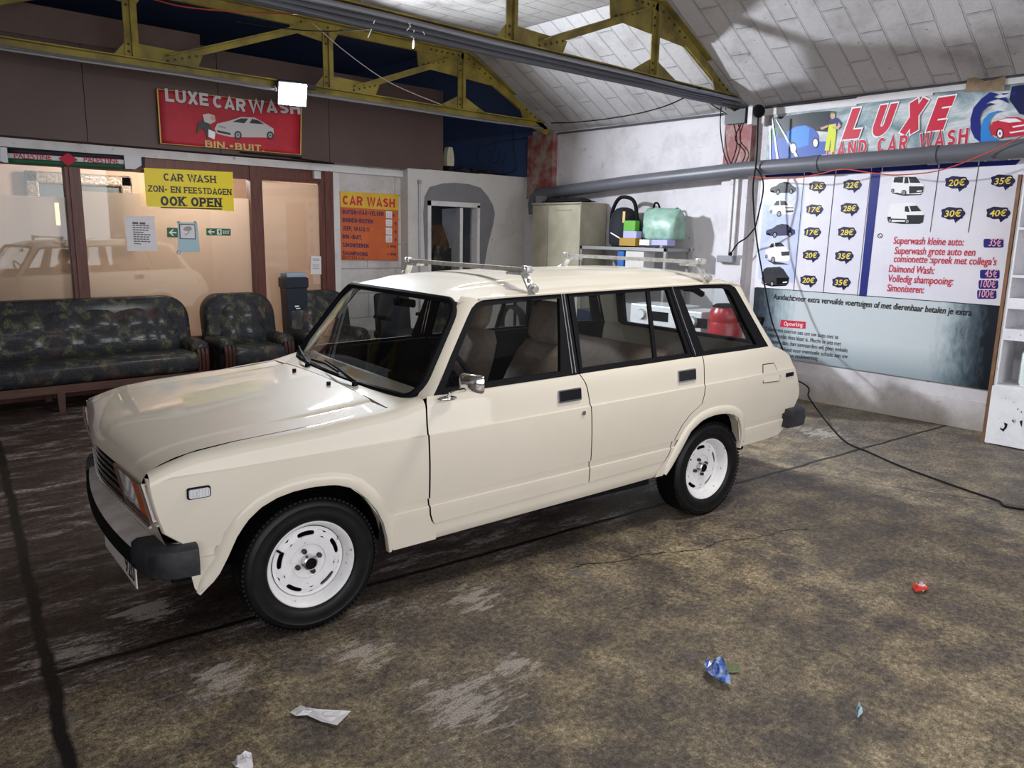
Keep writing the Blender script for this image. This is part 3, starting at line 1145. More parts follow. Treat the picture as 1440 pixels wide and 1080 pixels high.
def flare(mb, inner, sg, wid=.052):
    n = len(inner)
    rows = []
    for i, (x, z) in enumerate(inner):
        a = inner[max(i - 1, 0)]; b = inner[min(i + 1, n - 1)]
        dx, dz = b[0] - a[0], b[1] - a[1]
        L = math.hypot(dx, dz)
        nx, nz = -dz / L, dx / L          # outward (up) for a path going +x over the wheel
        k = min(1.0, min(i, n - 1 - i) / 2.0 + .35)
        row = []
        for (d, o) in ((wid * k, -.001), (wid * k * .86, .006), (wid * k * .6, .012), (wid * k * .25, .013), (.002, .011), (.0, .004), (.0, -.035), (.0, -.06)):
            xx, zz = x + nx * d, z + nz * d
            p = SP(xx, max(zz, .24), sg, -o if o > -.01 else -o)
            row.append(p)
        rows.append(row)
    mb.grid(rows)


for sg in (-1, 1):
    # front fender
    mb = MB()
    def ftop(x, z, sg):
        y1 = hw(x, z)
        zg = gapz(x)
        out = []
        for t in (.25, .5, .75, 1.0):
            q0, q1, q2 = Vector((y1, z)), Vector((y1 - .004, zg + .004)), Vector((.7135, zg))
            p = q0 * (1 - t) ** 2 + q1 * 2 * t * (1 - t) + q2 * t * t
            out.append(B(x, sg * p.x, p.y))
        return out
    ss = sorted(set([0, .01, .03] + [min(1, max(0, (x + .50) / 1.02)) for x, z in ARF] + [.85, .88, .91, .94, .97, 1.0]))
    panel(mb, fendF, lambda z: doorF(z) - .004, lambda x: arF(x) if x < .34 else .25, lambda x: gapz(x) - .04, ss, sg, ftop)
    # return of the front edge towards the lamp
    rows = []
    for z in (.50, .55, .60, .65, .70, .74, .765):
        x = fendF(z)
        rows.append([SP(x, z, sg), SP(x - .006, z, sg, .006), SP(x - .008, z, sg, .018), SP(x - .006, z, sg, .05)])
    mb.grid(rows)
    cpart('front_fender', mb, PAINT)
    fl = MB(); flare(fl, ARF, sg)
    cpart('wheel_arch_flare', fl, PAINT)
    # front door
    mb = MB()
    panel(mb, lambda z: doorF(z) + .004, lambda z: doorB(z) - .003, lambda x: .331 + .0115 * (x - .56), lambda x: .914, even(14), sg)
    fd = cpart('front_door', mb, PAINT)
    mb = MB()
    panel(mb, lambda z: doorB(z) + .003, lambda z: doorR(z) - .003, lambda x: .341 + .017 * (x - 1.46), lambda x: .914, even(20), sg)
    rd = cpart('rear_door', mb, PAINT)
    # quarter panel
    mb = MB()
    ss = sorted(set([0, .01, .02, .04] + [min(1, max(0, (x - 2.02) / 1.11)) for x, z in ARR] + [.62, .68, .74, .8, .85, .9, .94, .97, 1.0]))
    def qzb(x): return .262 if x < 2.045 else (arR(x) if x < 2.672 else interp(x, [2.672, 2.72, 3.02, 3.09, 3.13, 3.16], [.31, .313, .315, .320, .346, .37]))
    def qzt(x): return interp(x, [2.0, 2.90, 2.96, 3.01, 3.05, 3.09, 3.13], [.914, .906, .895, .876, .857, .833, .80])
    panel(mb, lambda z: doorR(z) + .003, rearE, qzb, qzt, ss, sg)
    cpart('quarter_panel', mb, PAINT)
    fl = MB(); flare(fl, ARR, sg)
    cpart('wheel_arch_flare', fl, PAINT)
    # sill
    mb = MB()
    rows = []
    for x in [.35 + i * 1.72 / 16 for i in range(17)]:
        zb = .249 + .007 * (x - .35)
        ztp = .326 if x < .58 else .3275 + .0115 * (x - .56) + (.005 * (x - 1.46) if x > 1.46 else 0)
        rows.append([B(x, sg * .60, zb + .01), SP(x, zb, sg, .012), SP(x, zb + .02, sg, .002), SP(x, (zb + ztp) / 2, sg, .002), SP(x, ztp, sg, .003), SP(x, ztp + .012, sg, .02)])
    mb.grid(rows)
    cpart('sill', mb, PAINT)

    # door window frames (black) and glass
    def ring(outer, inner, depth=.022, out=.0):
        mb = MB()
        rows = []
        for a, b in zip(outer, inner):
            rows.append([SP(a[0], a[1], sg, depth), SP(a[0], a[1], sg, -out), SP(b[0], b[1], sg, -out), SP(b[0], b[1], sg, depth)])
        rows.append(rows[0])
        mb.grid(rows)
        return mb
    fo = [(.556, .913), (.70, 1.105), (.825, 1.268), (.86, 1.286), (.90, 1.293), (1.15, 1.299), (1.388, 1.302), (1.383, 1.1), (1.374, .913), (1.0, .913)]
    fi = [(.615, .935), (.727, 1.09), (.842, 1.248), (.872, 1.263), (.905, 1.268), (1.15, 1.274), (1.338, 1.276), (1.302, 1.1), (1.263, .937), (1.0, .937)]
    ro = [(1.382, .913), (1.392, 1.1), (1.399, 1.302), (1.75, 1.301), (2.117, 1.298), (2.157, 1.1), (2.197, .913), (1.8, .913)]
    ri = [(1.402, .937), (1.418, 1.1), (1.432, 1.277), (1.75, 1.279), (2.100, 1.277), (2.130, 1.1), (2.165, .935), (1.8, .937)]
    qo = [(2.203, .911), (2.163, 1.1), (2.123, 1.298), (2.40, 1.296), (2.62, 1.287), (2.68, 1.264), (2.715, 1.21), (2.80, 1.06), (2.893, .907), (2.55, .911)]
    qi = [(2.297, .932), (2.25, 1.1), (2.202, 1.272), (2.40, 1.271), (2.575, 1.263), (2.615, 1.248), (2.638, 1.215), (2.708, 1.06), (2.778, .926), (2.55, .930)]
    w = cpart('window_frame', ring(fo, fi), M['black_trim'], fd, smooth=False)
    w2 = cpart('window_frame', ring(ro, ri), M['black_trim'], rd, smooth=False)
    w3 = cpart('window_frame', ring(qo, qi), M['black_trim'], smooth=False)
    for pts, par in ((fi, fd), (ri, rd), (qi, w3)):
        mb = MB()
        mb.add([SP(a, b, sg, .012) for a, b in pts], [tuple(range(len(pts)))])
        cpart('window_glass', mb, M['car_glass'], par, smooth=False)
    mb = MB()
    mb.beam(SP(1.956, 1.285, sg, .008), SP(1.914, .93, sg, .008), .012, .026, up=(1, 0, 0))
    cpart('divider_bar', mb, M['black_trim'], rd, smooth=False)
    # chrome strips along the belt and the pillar between the doors
    mb = MB()
    mb.tube([SP(.60, .917, sg, -.002), SP(1.0, .918, sg, -.002), SP(1.36, .919, sg, -.002)], .005, 6)
    cpart('belt_strip', mb, M['black_trim'], fd)
    mb = MB()
    for xa, xb in ((1.352, 1.331), (1.368, 1.352)):
        mb.tube([SP(xa, 1.295, sg, -.002), SP((xa + xb) / 2, 1.1, sg, -.002), SP(xb, .92, sg, -.002)], .004, 5)
    cpart('pillar_strip', mb, M['chrome_dull'], fd)
    mb = MB()
    mb.tube([SP(2.140, 1.29, sg, -.002), SP(2.180, 1.1, sg, -.002), SP(2.222, .92, sg, -.002)], .004, 5)
    cpart('pillar_strip', mb, M['chrome_dull'], w3)
    # handles
    for (x0, x1, z0, z1), par in (((1.222, 1.366, .792, .854), fd), ((2.055, 2.198, .789, .856), rd)):
        mb = MB()
        frn = lambda x, y, h=0.0: SP(x, y, sg, -h)
        mb.prism(rrect(x0, z0, x1, z1, .008), frn, .008)
        h = cpart('door_handle', mb, M['handle_chrome'], par, smooth=False)
        mb = MB()
        mb.prism(rrect(x0 + .007, z0 + .009, x1 - .004, z1 - .005, .005), frn, .002, base=.0085)
        cpart('handle_recess', mb, M['black_gloss'], h, smooth=False, label='black recess of a chrome door handle')
    mb = MB()
    mb.cyl(SP(1.376, .726, sg, .002), SP(1.376, .726, sg, -.006), .012, 14)
    cpart('lock', mb, M['chrome_dull'], fd)
    # side marker lamp
    mb = MB()
    frn = lambda x, y, h=0.0: SP(x, y, sg, -h)
    mb.prism(rrect(-.466, .667, -.386, .710, .008), frn, .008)
    mk = cpart('side_marker', mb, M['black_trim'], smooth=False)
    mb = MB()
    mb.prism(rrect(-.461, .672, -.391, .705, .006), frn, .007, base=.008)
    mb.cyl(SP(-.426, .689, sg, -.015), SP(-.426, .689, sg, -.018), .009, 12)
    cpart('marker_lens', mb, M['lens_clear'], mk, smooth=False)
    # vent badge on the rear corner
    mb = MB()
    mb.prism(rrect(3.045, .703, 3.125, .727, .004), frn, .005)
    cpart('vent_grille', mb, M['black_trim'], smooth=False)

# fuel flap on the near side: thin raised door with a gap drawn round it
frn = lambda x, y, h=0.0: SP(x, y, -1, -h)
mb = MB()
mb.prism([(2.803, .696), (2.806, .810), (2.922, .806), (2.984, .715), (2.974, .686)], frn, .002)
fg = cpart('fuel_flap_gap', mb, M['gap'], smooth=False)
mb = MB()
mb.prism([(2.808, .701), (2.811, .805), (2.919, .801), (2.978, .714), (2.970, .691)], frn, .004)
cpart('fuel_flap', mb, PAINT, smooth=False)

# dark inner shell behind the gaps between the panels, and the wheel housings
mb = MB()
for sg in (-1, 1):
    rows = []
    for x in [.30 + i * .1 for i in range(19)]:
        rows.append([SP(x, z * (.90 if x < .58 else 1), sg, .016) for z in (.28, .345, .45, .60, .75, .86, .90)])
    mb.grid(rows)
    for arch in (ARF, ARR):
        pts = [(x, z + .02) for x, z in arch]
        mb.grid([[B(x, sg * .745, z), B(x, sg * .45, z)] for x, z in pts])
        mb.add([B(x, sg * .45, z) for x, z in pts], [tuple(range(len(pts)))])
mb.bx((-.50, -.60, .27), (.36, -.44, .30)); mb.bx((-.50, .44, .27), (.36, .60, .30))
mb.bx((-.55, -.46, .24), (3.1, .46, .36))
mb.bx((.42, -.72, .27), (1.95, .72, .33))
mb.bx((2.75, -.55, .36), (3.05, .55, .44))
mb.cyl((0, -.60, .283), (0, .60, .283), .03, 10)
mb.cyl((2.424, -.60, .283), (2.424, .60, .283), .045, 10)
cpart('underbody', mb, M['black_matt'], smooth=False, label='dark underside and wheel housings')

# bonnet
s_tab = [0, .006, .016, .035, .07, .12, .20, .33, .50, .65, .80, .92, 1.0]
z_edge = [.735, .752, .766, .780, .796, .812, .827, .838, .845, .851, .858, .867, .874]
z_mid = [.738, .760, .780, .798, .813, .826, .838, .850, .862, .872, .883, .892, .899]


def xlip(y): return -.662 + .100 * (math.sqrt(y * y + .01) - .1)


def hood_z(s, y):
    a = abs(y)
    e = interp(s, s_tab, z_edge); c = interp(s, s_tab, z_mid)
    lim = .585 - .03 * s
    if a >= lim: w = 0.0
    elif a >= lim - .018: w = .38 * (lim - a) / .018
    else: w = .38 + .62 * (1 - (a / (lim - .018)) ** 2)
    if s < .10: w *= .25 + .75 * s / .10
    if s < .10: w = w + (1 - s / .10) * (1 - (a / .71) ** 2) * .75
    return e + (c - e) * min(w, 1)


ys = [-.709, -.69, -.65, -.61, -.585, -.575, -.566, -.558, -.548, -.538, -.50, -.44, -.36, -.27, -.18, -.09, 0]
ys = ys + [-y for y in ys[-2::-1]]
mb = MB()
rows = []
for s in sorted(set(s_tab + [.26, .42, .58, .73])):
    rows.append([B(xlip(y) + s * (.362 - xlip(y)), y, hood_z(s, y)) for y in ys])
mb.grid(rows)
mb.grid([[B(xlip(y) + .02, y, hood_z(0, y) - .012) for y in ys], [B(xlip(y), y, hood_z(0, y)) for y in ys]])
hood = cpart('bonnet', mb, PAINT, angle=30)
for nx, ny in ((.30, .22), (.315, -.195)):
    mb = MB()
    z = .897
    mb.cyl(B(nx, ny, z - .01), B(nx, ny, z + .012), .010, 10)
    cpart('washer_nozzle', mb, M['black_trim'], hood)

# cowl between bonnet and windscreen
mb = MB()
rows = []
for y in [-.713 + i * 1.426 / 20 for i in range(21)]:
    w = 1 - (y / .713) ** 2
    e = abs(y / .713) ** 10
    def cz(x, z): return z + (gapz(x) - z) * e
    rows.append([B(.372, y, .845 + .02 * w), B(.368, y, cz(.368, .876 + .022 * w)), B(.41, y, cz(.41, .884 + .018 * w)), B(.47, y, cz(.47, .893 + .008 * w)), B(.53, y, cz(.53, .897)), B(.60, y, cz(.60, .900))])
mb.grid(rows)
cpart('cowl', mb, PAINT)


# windscreen
WSX, WSB = .500, .073


def WS(u, v, off=0.0):
    y = u * (.728 - .122 * v)
    x = WSX + .283 * v - WSB * (1 - u * u) * (1 - .35 * v)
    z = .893 + .396 * v + .010 * (1 - u * u) * v
    return B(x - off * .8, y, z + off * .55)


def ws_outline(k=1.0):
    """rounded outline of the pane in (u, v), shrunk towards its centre by k"""
    out = []
    ru, rv = .13, .24
    for (cu, cv, a) in ((1 - ru, rv, -90), (1 - ru, 1 - rv * .8, 0), (-1 + ru, 1 - rv * .8, 90), (-1 + ru, rv, 180)):
        for q in range(7):
            t = math.radians(a + 15.0 * q)
            rr = rv if cv == rv else rv * .8
            out.append((cu + ru * math.cos(t), cv + rr * math.sin(t)))
    full = []
    for i in range(len(out)):
        a, b = out[i], out[(i + 1) % len(out)]
        m = 14 if (abs(a[0] - b[0]) > .5 or abs(a[1] - b[1]) > .4) else 1
        for q in range(m):
            full.append((a[0] + (b[0] - a[0]) * q / m, a[1] + (b[1] - a[1]) * q / m))
    return [(u * k, .5 + (v - .5) * k) for u, v in full]


mb = MB()
rings = [[WS(u, v) for u, v in ws_outline(k)] for k in (.995, .8, .6, .4, .2, .05)]
mb.grid(rings, close_u=True)
mb.add(rings[-1], [tuple(range(len(rings[-1])))])
ws = cpart('windscreen', mb, M['car_glass'])
mb = MB()
mb.tube([WS(u, v, .004) for u, v in ws_outline()], .017, 8, closed=True)
cpart('windscreen_rubber', mb, M['black_trim'], ws)

# pillars beside the windscreen and beside the tailgate glass
for sg in (-1, 1):
    mb = MB()
    rows = []
    for v, dx, dz in ((-.02, .553, .912), (.15, .605, .975), (.35, .668, 1.062), (.55, .733, 1.148), (.75, .787, 1.219), (.9, .822, 1.262), (1.0, .852, 1.283), (1.06, .885, 1.293)):
        pw = WS(sg * .985, v)
        pd = SP(dx, dz, sg, -.001)
        mid = (pw + pd) / 2 + Vector((-.006, sg * .010, .004))
        rows.append([pw + Vector((.02, -sg * .02, -.02)), pw, mid, pd, pd + Vector((.01, -sg * .03, -.01))])
    mb.grid(rows)
    cpart('windscreen_pillar', mb, PAINT, angle=60)
    mb = MB()
    rows = []
    for (a, b, dx) in ((2.60, 1.290, .10), (2.66, 1.276, .075), (2.695, 1.248, .058), (2.722, 1.195, .052), (2.80, 1.062, .048), (2.90, .895, .05)):
        po = SP(a - .006, b, sg, .001); pr_ = SP(a + dx, b, sg, .006)
        pi = SP(a + dx + .085, b - .006, sg, .13)
        rows.append([po, (po + pr_) / 2 + Vector((.004, sg * .006, .004)), pr_, pi])
    mb.grid(rows)
    cpart('tailgate_pillar', mb, PAINT, angle=60)


# roof
def rw(x): return interp(x, [.70, .80, .90, 1.1, 2.4, 2.65, 2.80, 2.89], [.598, .618, .633, .638, .634, .628, .612, .60])
def re_(x): return interp(x, [.70, .78, .84, .90, 1.0, 1.4, 2.2, 2.5, 2.63, 2.72, 2.80, 2.89], [1.280, 1.288, 1.296, 1.302, 1.305, 1.306, 1.303, 1.300, 1.292, 1.276, 1.252, 1.22])
def rh_(x): return interp(x, [.70, .76, .84, .95, 1.1, 1.4, 1.8, 2.3, 2.55, 2.70, 2.80, 2.89], [.012, .022, .044, .060, .068, .074, .073, .066, .056, .048, .046, .042])


mb = MB()
rows = []
xs_ = [0, .02, .05, .09, .14, .2, .28, .36, .45, .54, .63, .72, .8, .86, .91, .95, .98, 1.0]
tt = [-1, -.985, -.955, -.91, -.85, -.76, -.665, -.655, -.6, -.45, -.3, -.15, 0]
tt = tt + [-t for t in tt[-2::-1]]
for s in xs_:
    row = []
    for t in tt:
        xf = WS(t * .98, 1.0).x - .004
        xr_ = 2.885 - .12 * abs(t) ** 2.5
        x = xf + s * (xr_ - xf)
        h = 1 - abs(t) ** 2.6
        step = .004 if abs(t) < .66 and .06 < s < .97 else 0
        lead = min(1, max(0, (x - xf) / .05))
        row.append(B(x, t * rw(x), re_(x) + rh_(x) * h + step * lead))
    rows.append(row)
mb.grid(rows)
roof = cpart('roof', mb, PAINT, angle=32)
for sg in (-1, 1):
    mb = MB()
    mb.tube([B(x, sg * (rw(x) + .004), re_(x) - .002) for x in (.87, .9, 1.0, 1.2, 1.5, 1.8, 2.1, 2.4, 2.55, 2.64, 2.70, 2.73)], .007, 6)
    cpart('rain_gutter', mb, PAINT, roof)

# rear: lower tailgate and its glass
mb = MB()
rows = []
for z in (.35, .45, .528, .574, .664, .746, .785, .833, .876, .895, .906):
    x = rearE(z) if z < .85 else {.876: 3.01, .895: 2.96, .906: 2.90}[z]
    h = hw(x, z)
    row = []
    for t in (-1, -.97, -.9, -.6, -.3, 0, .3, .6, .9, .97, 1):
        row.append(B(x + (.10 if z > .87 else .03) * (1 - abs(t) ** 5), t * h, z + (.004 if z > .87 else 0) * (1 - t * t)))
    rows.append(row)
mb.grid(rows)
tg = cpart('tailgate', mb, PAINT)
mb = MB()
mb.add([B(2.975, -.60, .915), B(2.975, .60, .915), B(2.82, .50, 1.25), B(2.82, -.50, 1.25)], [(0, 1, 2, 3)])
cpart('rear_glass', mb, M['car_glass'], tg, smooth=False)
mb = MB()
mb.beam(B(2.97, -.60, .905), B(2.97, .60, .905), .05, .02)
mb.beam(B(2.81, -.50, 1.255), B(2.81, .50, 1.255), .05, .02)
for sg in (-1, 1):
    mb.beam(B(2.95, sg * .59, .91), B(2.80, sg * .49, 1.25), .07, .03, up=(1, 0, 0))
cpart('rear_glass_rubber', mb, M['black_trim'], tg, smooth=False)

# front: grille, lamps, valance
mb = MB()
N_ = 17
mb.grid([[B(xlip(y) + .035, y, z) for y in [-.40 + .8 * i / 16 for i in range(N_)]] for z in (.570, .74)])
gr = cpart('grille', mb, M['black_trim'])
for k in range(6):
    z = .585 + k * .028
    mb = MB()
    mb.tube([B(xlip(y) + .018, y, z) for y in [-.395 + .79 * i / 16 for i in range(N_)]], .0065, 6)
    cpart('grille_slat', mb, M['black_gloss'], gr)
mb = MB()
mb.tube([B(xlip(y) + .016, y, .572) for y in [-.72 + 1.44 * i / 24 for i in range(25)]], .006, 6)
cpart('grille_trim', mb, M['chrome_dull'])
for sg in (-1, 1):
    def HL(a, b, off=0.0):
        # a: 0 inner .. 1 outer; b: 0 bottom .. 1 top
        y = .405 + a * .315
        return B(xlip(y) + .004 + .030 * (1 - b) - off, sg * y, .588 + .150 * b)
    mb = MB()
    mb.grid([[HL(a, b, -.05) for a in (0, 1)] for b in (0, 1)])
    mb.grid([[HL(a, b, c) for a, b in ((0, 0), (1, 0), (1, 1), (0, 1), (0, 0))] for c in (-.05, .012)])
    hl = cpart('headlamp', mb, M['lamp_chrome'], smooth=False)
    mb = MB()
    mb.grid([[HL(.03 + .56 * a / 6, .05 + .9 * b / 6, .010 + .010 * (1 - (2 * a / 6 - 1) ** 2) * (1 - (2 * b / 6 - 1) ** 2)) for a in range(7)] for b in range(7)])
    cpart('headlamp_lens', mb, M['lens_clear'], hl)
    mb = MB()
    mb.grid([[HL(.61 + .38 * a / 3, .05 + .9 * b / 6, .012) for a in range(4)] for b in range(7)])
    mb.grid([[HL(.99, .05 + .9 * b / 6, .012), HL(1.02, .05 + .9 * b / 6, -.03)] for b in range(7)])
    cpart('turn_signal', mb, M['lens_orange'], hl)
    mb = MB()
    mb.tube([HL(a, b, .014) for a, b in ((0, 0), (.5, 0), (1.0, 0), (1.0, .5), (1.0, 1), (.5, 1), (0, 1), (0, .5))], .006, 5, closed=True)
    cpart('headlamp_rim', mb, M['lamp_rim'], hl)
    mb = MB()
    mb.ball(HL(.35, .5, -.012), .055, .45, 1, 1, 14, 8)
    cpart('reflector', mb, M['lamp_chrome'], hl)
mb = MB()
rows = []
for y in [-.752 + 1.504 * i / 24 for i in range(25)]:
    x = xlip(y)
    rows.append([B(x + .05, y, .59), B(x + .030, y, .578), B(x + .044, y, .53), B(x + .056, y, .50), B(x + .075, y, .455), B(x + .10, y, .40), B(x + .15, y, .36)])
mb.grid(rows)
cpart('front_valance', mb, PAINT)
for sg in (-1, 1):
    mb = MB()
    mb.grid([[SP(x, z, sg, o) for (x, z, o) in row] for row in (
        ((-.50, .505, .0), (-.53, .49, .05), (-.54, .48, .12)),
        ((-.43, .45, .03), (-.48, .42, .09), (-.50, .40, .16)),
        ((-.41, .33, .03), (-.46, .31, .10), (-.48, .31, .18)))])
    cpart('valance_corner', mb, PAINT)


# bumpers
def bumper(name, xs, sgx, zc, L, full_front):
    def bx_(y): return xs + sgx * -.125 * y * y
    yy = [-.63 + 1.26 * i / 20 for i in range(21)]
    mb = MB()
    rows = []
    for y in yy:
        x = bx_(y)
        rows.append([B(x - sgx * .088, y, zc + .020), B(x - sgx * .084, y, zc + .034), B(x - sgx * .010, y, zc + .020), B(x, y, zc + .010), B(x, y, zc - .05), B(x - sgx * .02, y, zc - .058), B(x - sgx * .06, y, zc - .058)])
    mb.grid(rows)
    b = cpart(name, mb, M['aluminium'], label=L)
    mb = MB()
    rows = []
    for y in yy:
        x = bx_(y)
        rows.append([B(x + sgx * a, y, zc + c) for a, c in ((-.002, .012), (.010, .006), (.012, -.020), (.010, -.044), (-.002, -.052))])
    mb.grid(rows)
    cpart('rubber_strip', mb, M['black_trim'], b)
    for sg in (-1, 1):
        secs = []
        for (x, y, ang) in ((xs - sgx * .052 + sgx * .008, .600, 90), (xs - sgx * .055, .66, 80), (xs - sgx * .075, .735, 60), (xs - sgx * .11, .775, 30), (xs - sgx * .15, .795, 8), (xs - sgx * (.225 if sgx < 0 else .275), .803 if sgx < 0 else .790, 0)):
            a = math.radians(ang)
            # outward normal in plan: front part looks along sgx, side part looks outward
            nx, ny = sgx * math.sin(a), math.cos(a)
            sec = []
            for (d, h) in ((-.075, .058), (-.012, .062), (.008, .050), (.014, .0), (.008, -.050), (-.012, -.060), (-.075, -.056)):
                sec.append(B(x + nx * d, sg * (y + ny * d), zc + h))
            secs.append(sec)
        mb = MB(); mb.loft(secs)
        cpart('bumper_end', mb, M['black_worn'], b, angle=35)
    return b


bumper('front_bumper', -.668, -1, .437, 'aluminium front bumper with black rubber ends', True)
bumper('rear_bumper', 3.38, 1, .428, 'rear bumper with black rubber ends', False)

# licence plate under the front bumper: only its end shows
PF = Frame(B(-.668 + .125 * .27 * .27 + .028, -.27, .335) , (.125 * .54, -1, 0), (-.12, 0, 1))
PF = Frame(B(-.632, -.27, .322), (.065, -1, 0), (.0, 0, 1))
# the plate looks forwards (-x): x direction of its lettering runs towards -y
mb = MB()
mb.prism([(-.26, -.055), (.26, -.055), (.26, .055), (-.26, .055)], PF, .004, base=-.004)
pl = cpart('licence_plate', mb, M['plate_white'], smooth=False, label='white licence plate with dark figures')
text('plate_figures', '920', PF, .10, -.036, .072, M['plate_ink'], pl, width=.145, bold=.02, lift=.002, local=True)
# ------------------------------------------------------------------ car: wheels, mirror, wipers, roof bars, cabin
def wheel(cx, cy, sg, face=.0):
    """sg = -1: outer face looks to -y"""
    o = Vector((cx, cy, .283)); ax = Vector((0, sg, 0))
    mb = MB()
    prof = [(.184, -.075), (.215, -.083), (.250, -.082), (.272, -.072), (.281, -.055), (.283, -.03), (.283, .0), (.283, .03), (.281, .055), (.272, .072), (.262, .078), (.256, .080), (.250, .0825), (.244, .080), (.225, .083), (.200, .081), (.190, .076), (.184, .070)]
    mb.lathe(prof, o, ax, 64)
    # tread blocks
    for k in range(84):
        a = 2 * math.pi * k / 84
        for w in (-.052, .052):
            p = o + Vector((math.cos(a), 0, math.sin(a))) * .2795 + ax * w
            R = Matrix.Rotation(-a, 3, 'Y')
            mb.box(p, (.008, .040, .012), R)
    t = cpart('tyre', mb, M['tyre'], angle=35)
    # rim: dish with five slots
    mb = MB()
    mb.lathe([(.184, -.06), (.180, -.05), (.158, -.045), (.158, .015), (.166, .046), (.176, .056), (.1835, .060), (.1835, .068), (.180, .070), (.174, .066), (.164, .052), (.154, .026), (.149, .012)], o, ax, 56)
    yd = .012 + face
    disc = []
    segs = 100
    radii = [.149, .138, .132, .128, .122, .116, .112, .100, .085, .075, .070, .062, .052, .03]
    hts = [.012, .010, .014, .016, .019, .020, .020, .020, .019, .018, .012, .010, .010, .010]
    a0 = Vector((1, 0, 0)); b0 = Vector((0, 0, 1))
    def hgt(r):
        return interp(r, radii[::-1], hts[::-1]) + face
    def RP(th, r):
        return o + ax * hgt(r) + (a0 * math.cos(th) + b0 * math.sin(th)) * r
    for band in ([.149, .138, .1355], [.1095, .100, .085, .075, .070, .062, .052, .03]):
        mb.grid([[RP(2 * math.pi * k / segs, r) for k in range(segs)] for r in band], close_u=True)
    # five slots between the two bands
    for sl in range(5):
        c = 2 * math.pi * (sl + .30) / 5
        half = math.pi / 5
        rm = .1225
        inner, outer = [], []
        for k in range(64):
            a_ = 2 * math.pi * k / 64
            dx, dy = math.cos(a_), math.sin(a_)
            # slot: stadium, half length .036, half height .0095
            sx, sy = .036, .0095
            e = 4.0
            q = (abs(dx / sx) ** e + abs(dy / sy) ** e) ** (-1 / e)
            inner.append((dx * q, dy * q))
            w_, h_ = half * rm, .013
            q = min(w_ / abs(dx) if abs(dx) > 1e-6 else 9, h_ / abs(dy) if abs(dy) > 1e-6 else 9)
            outer.append((dx * q, dy * q))
        mb.grid([[RP(c + p[0] / rm, rm + p[1]) for p in outer], [RP(c + p[0] / rm, rm + p[1]) for p in inner], [RP(c + p[0] / rm, rm + p[1]) - ax * .006 for p in inner]], close_u=True)
    rim = cpart('rim', mb, M['rim_white'], t, angle=30, label='white painted steel rim')
    mb = MB()
    mb.lathe([(.03, .008 + face), (.032, .030 + face), (.030, .042 + face), (.024, .046 + face)], o, ax, 24)
    mb.lathe([(.024, .046 + face), (.021, .038 + face), (.0, .038 + face)], o, ax, 24, mi=1)
    cpart('hub_cap', mb, [M['chrome_dull'], M['black_matt']], rim)
    for k in range(4):
        th = math.radians(20 + 90 * k)
        d = Vector((math.cos(th), 0, math.sin(th))) * .049
        mb = MB()
        mb.cyl(o + d + ax * (.008 + face), o + d + ax * (.026 + face), .0105, 6)
        cpart('wheel_bolt', mb, M['rust_dark'], rim, smooth=False)
    mb = MB()
    mb.lathe([(.155, -.03), (.02, -.03), (.0, -.03)], o, ax, 32)
    cpart('brake_drum', mb, M['black_matt'], t)
    mb = MB()
    th = math.radians(150)
    d = Vector((math.cos(th), 0, math.sin(th)))
    mb.cyl(o + d * .150 + ax * .01, o + d * .135 + ax * .045, .005, 8)
    cpart('valve', mb, M['black_trim'], rim)
    return t


wheel(0, -.6825, -1, .012)
wheel(2.424, -.6605, -1, .0)
wheel(0, .6825, 1, .012)
wheel(2.424, .6605, 1, .0)

# door mirror
mb = MB()
mb.ball(B(.605, -.800, .900), .036, 1.35, .55, .34, 14, 8)
mir = cpart('door_mirror', mb, M['chrome'])
mb = MB()
mb.tube([B(.598, -.812, .905), B(.592, -.85, .935), B(.598, -.90, .955), B(.612, -.935, .965)], .008, 8)
cpart('mirror_arm', mb, M['chrome'], mir)
mb = MB()
secs = []
for (d, k) in ((-.030, .22), (-.022, .48), (-.006, .66), (.008, .76), (.014, .75)):
    # housing opens backwards (+x)
    sec = []
    for (a, b) in rrect(-.085 * k, -.052 * k, .085 * k, .052 * k, .026 * k, 4):
        sec.append(B(.636 + d, -.935 + a * .97, .985 + b) + Vector((a * -.25, 0, 0)))
    secs.append(sec)
mb.loft(secs)
cpart('mirror_housing', mb, M['chrome'], mir, angle=50)

# wipers
for (b0, b1, b2) in (((.405, .30, .900), (.47, .55, .945), (.50, .92, .930)), ((.400, -.31, .900), (.475, -.02, .935), (.492, .25, .935))):
    pass
for y0, y1 in ((.30, .66), (-.30, .14)):
    mb = MB()
    z0 = .905
    p0 = B(.402, y0, z0)
    u1 = y1 / .69
    p1 = WS(u1, .10, .03)
    mid = (p0 + p1) / 2 + Vector((-.012, 0, .02))
    mb.tube([p0 + Vector((0, 0, -.02)), p0 + Vector((0, 0, .012))], [.016, .013], 10)
    mb.tube([p0 + Vector((0, 0, .01)), mid, p1], [.009, .006, .004], 6)
    wp = cpart('wiper', mb, M['black_trim'])
    mb = MB()
    mb.tube([WS(max(-.92, u1 - .26), .045, .016), WS(u1, .075, .018), WS(min(.9, u1 + .30), .05, .016)], .006, 5)
    cpart('wiper_blade', mb, M['black_trim'], wp)

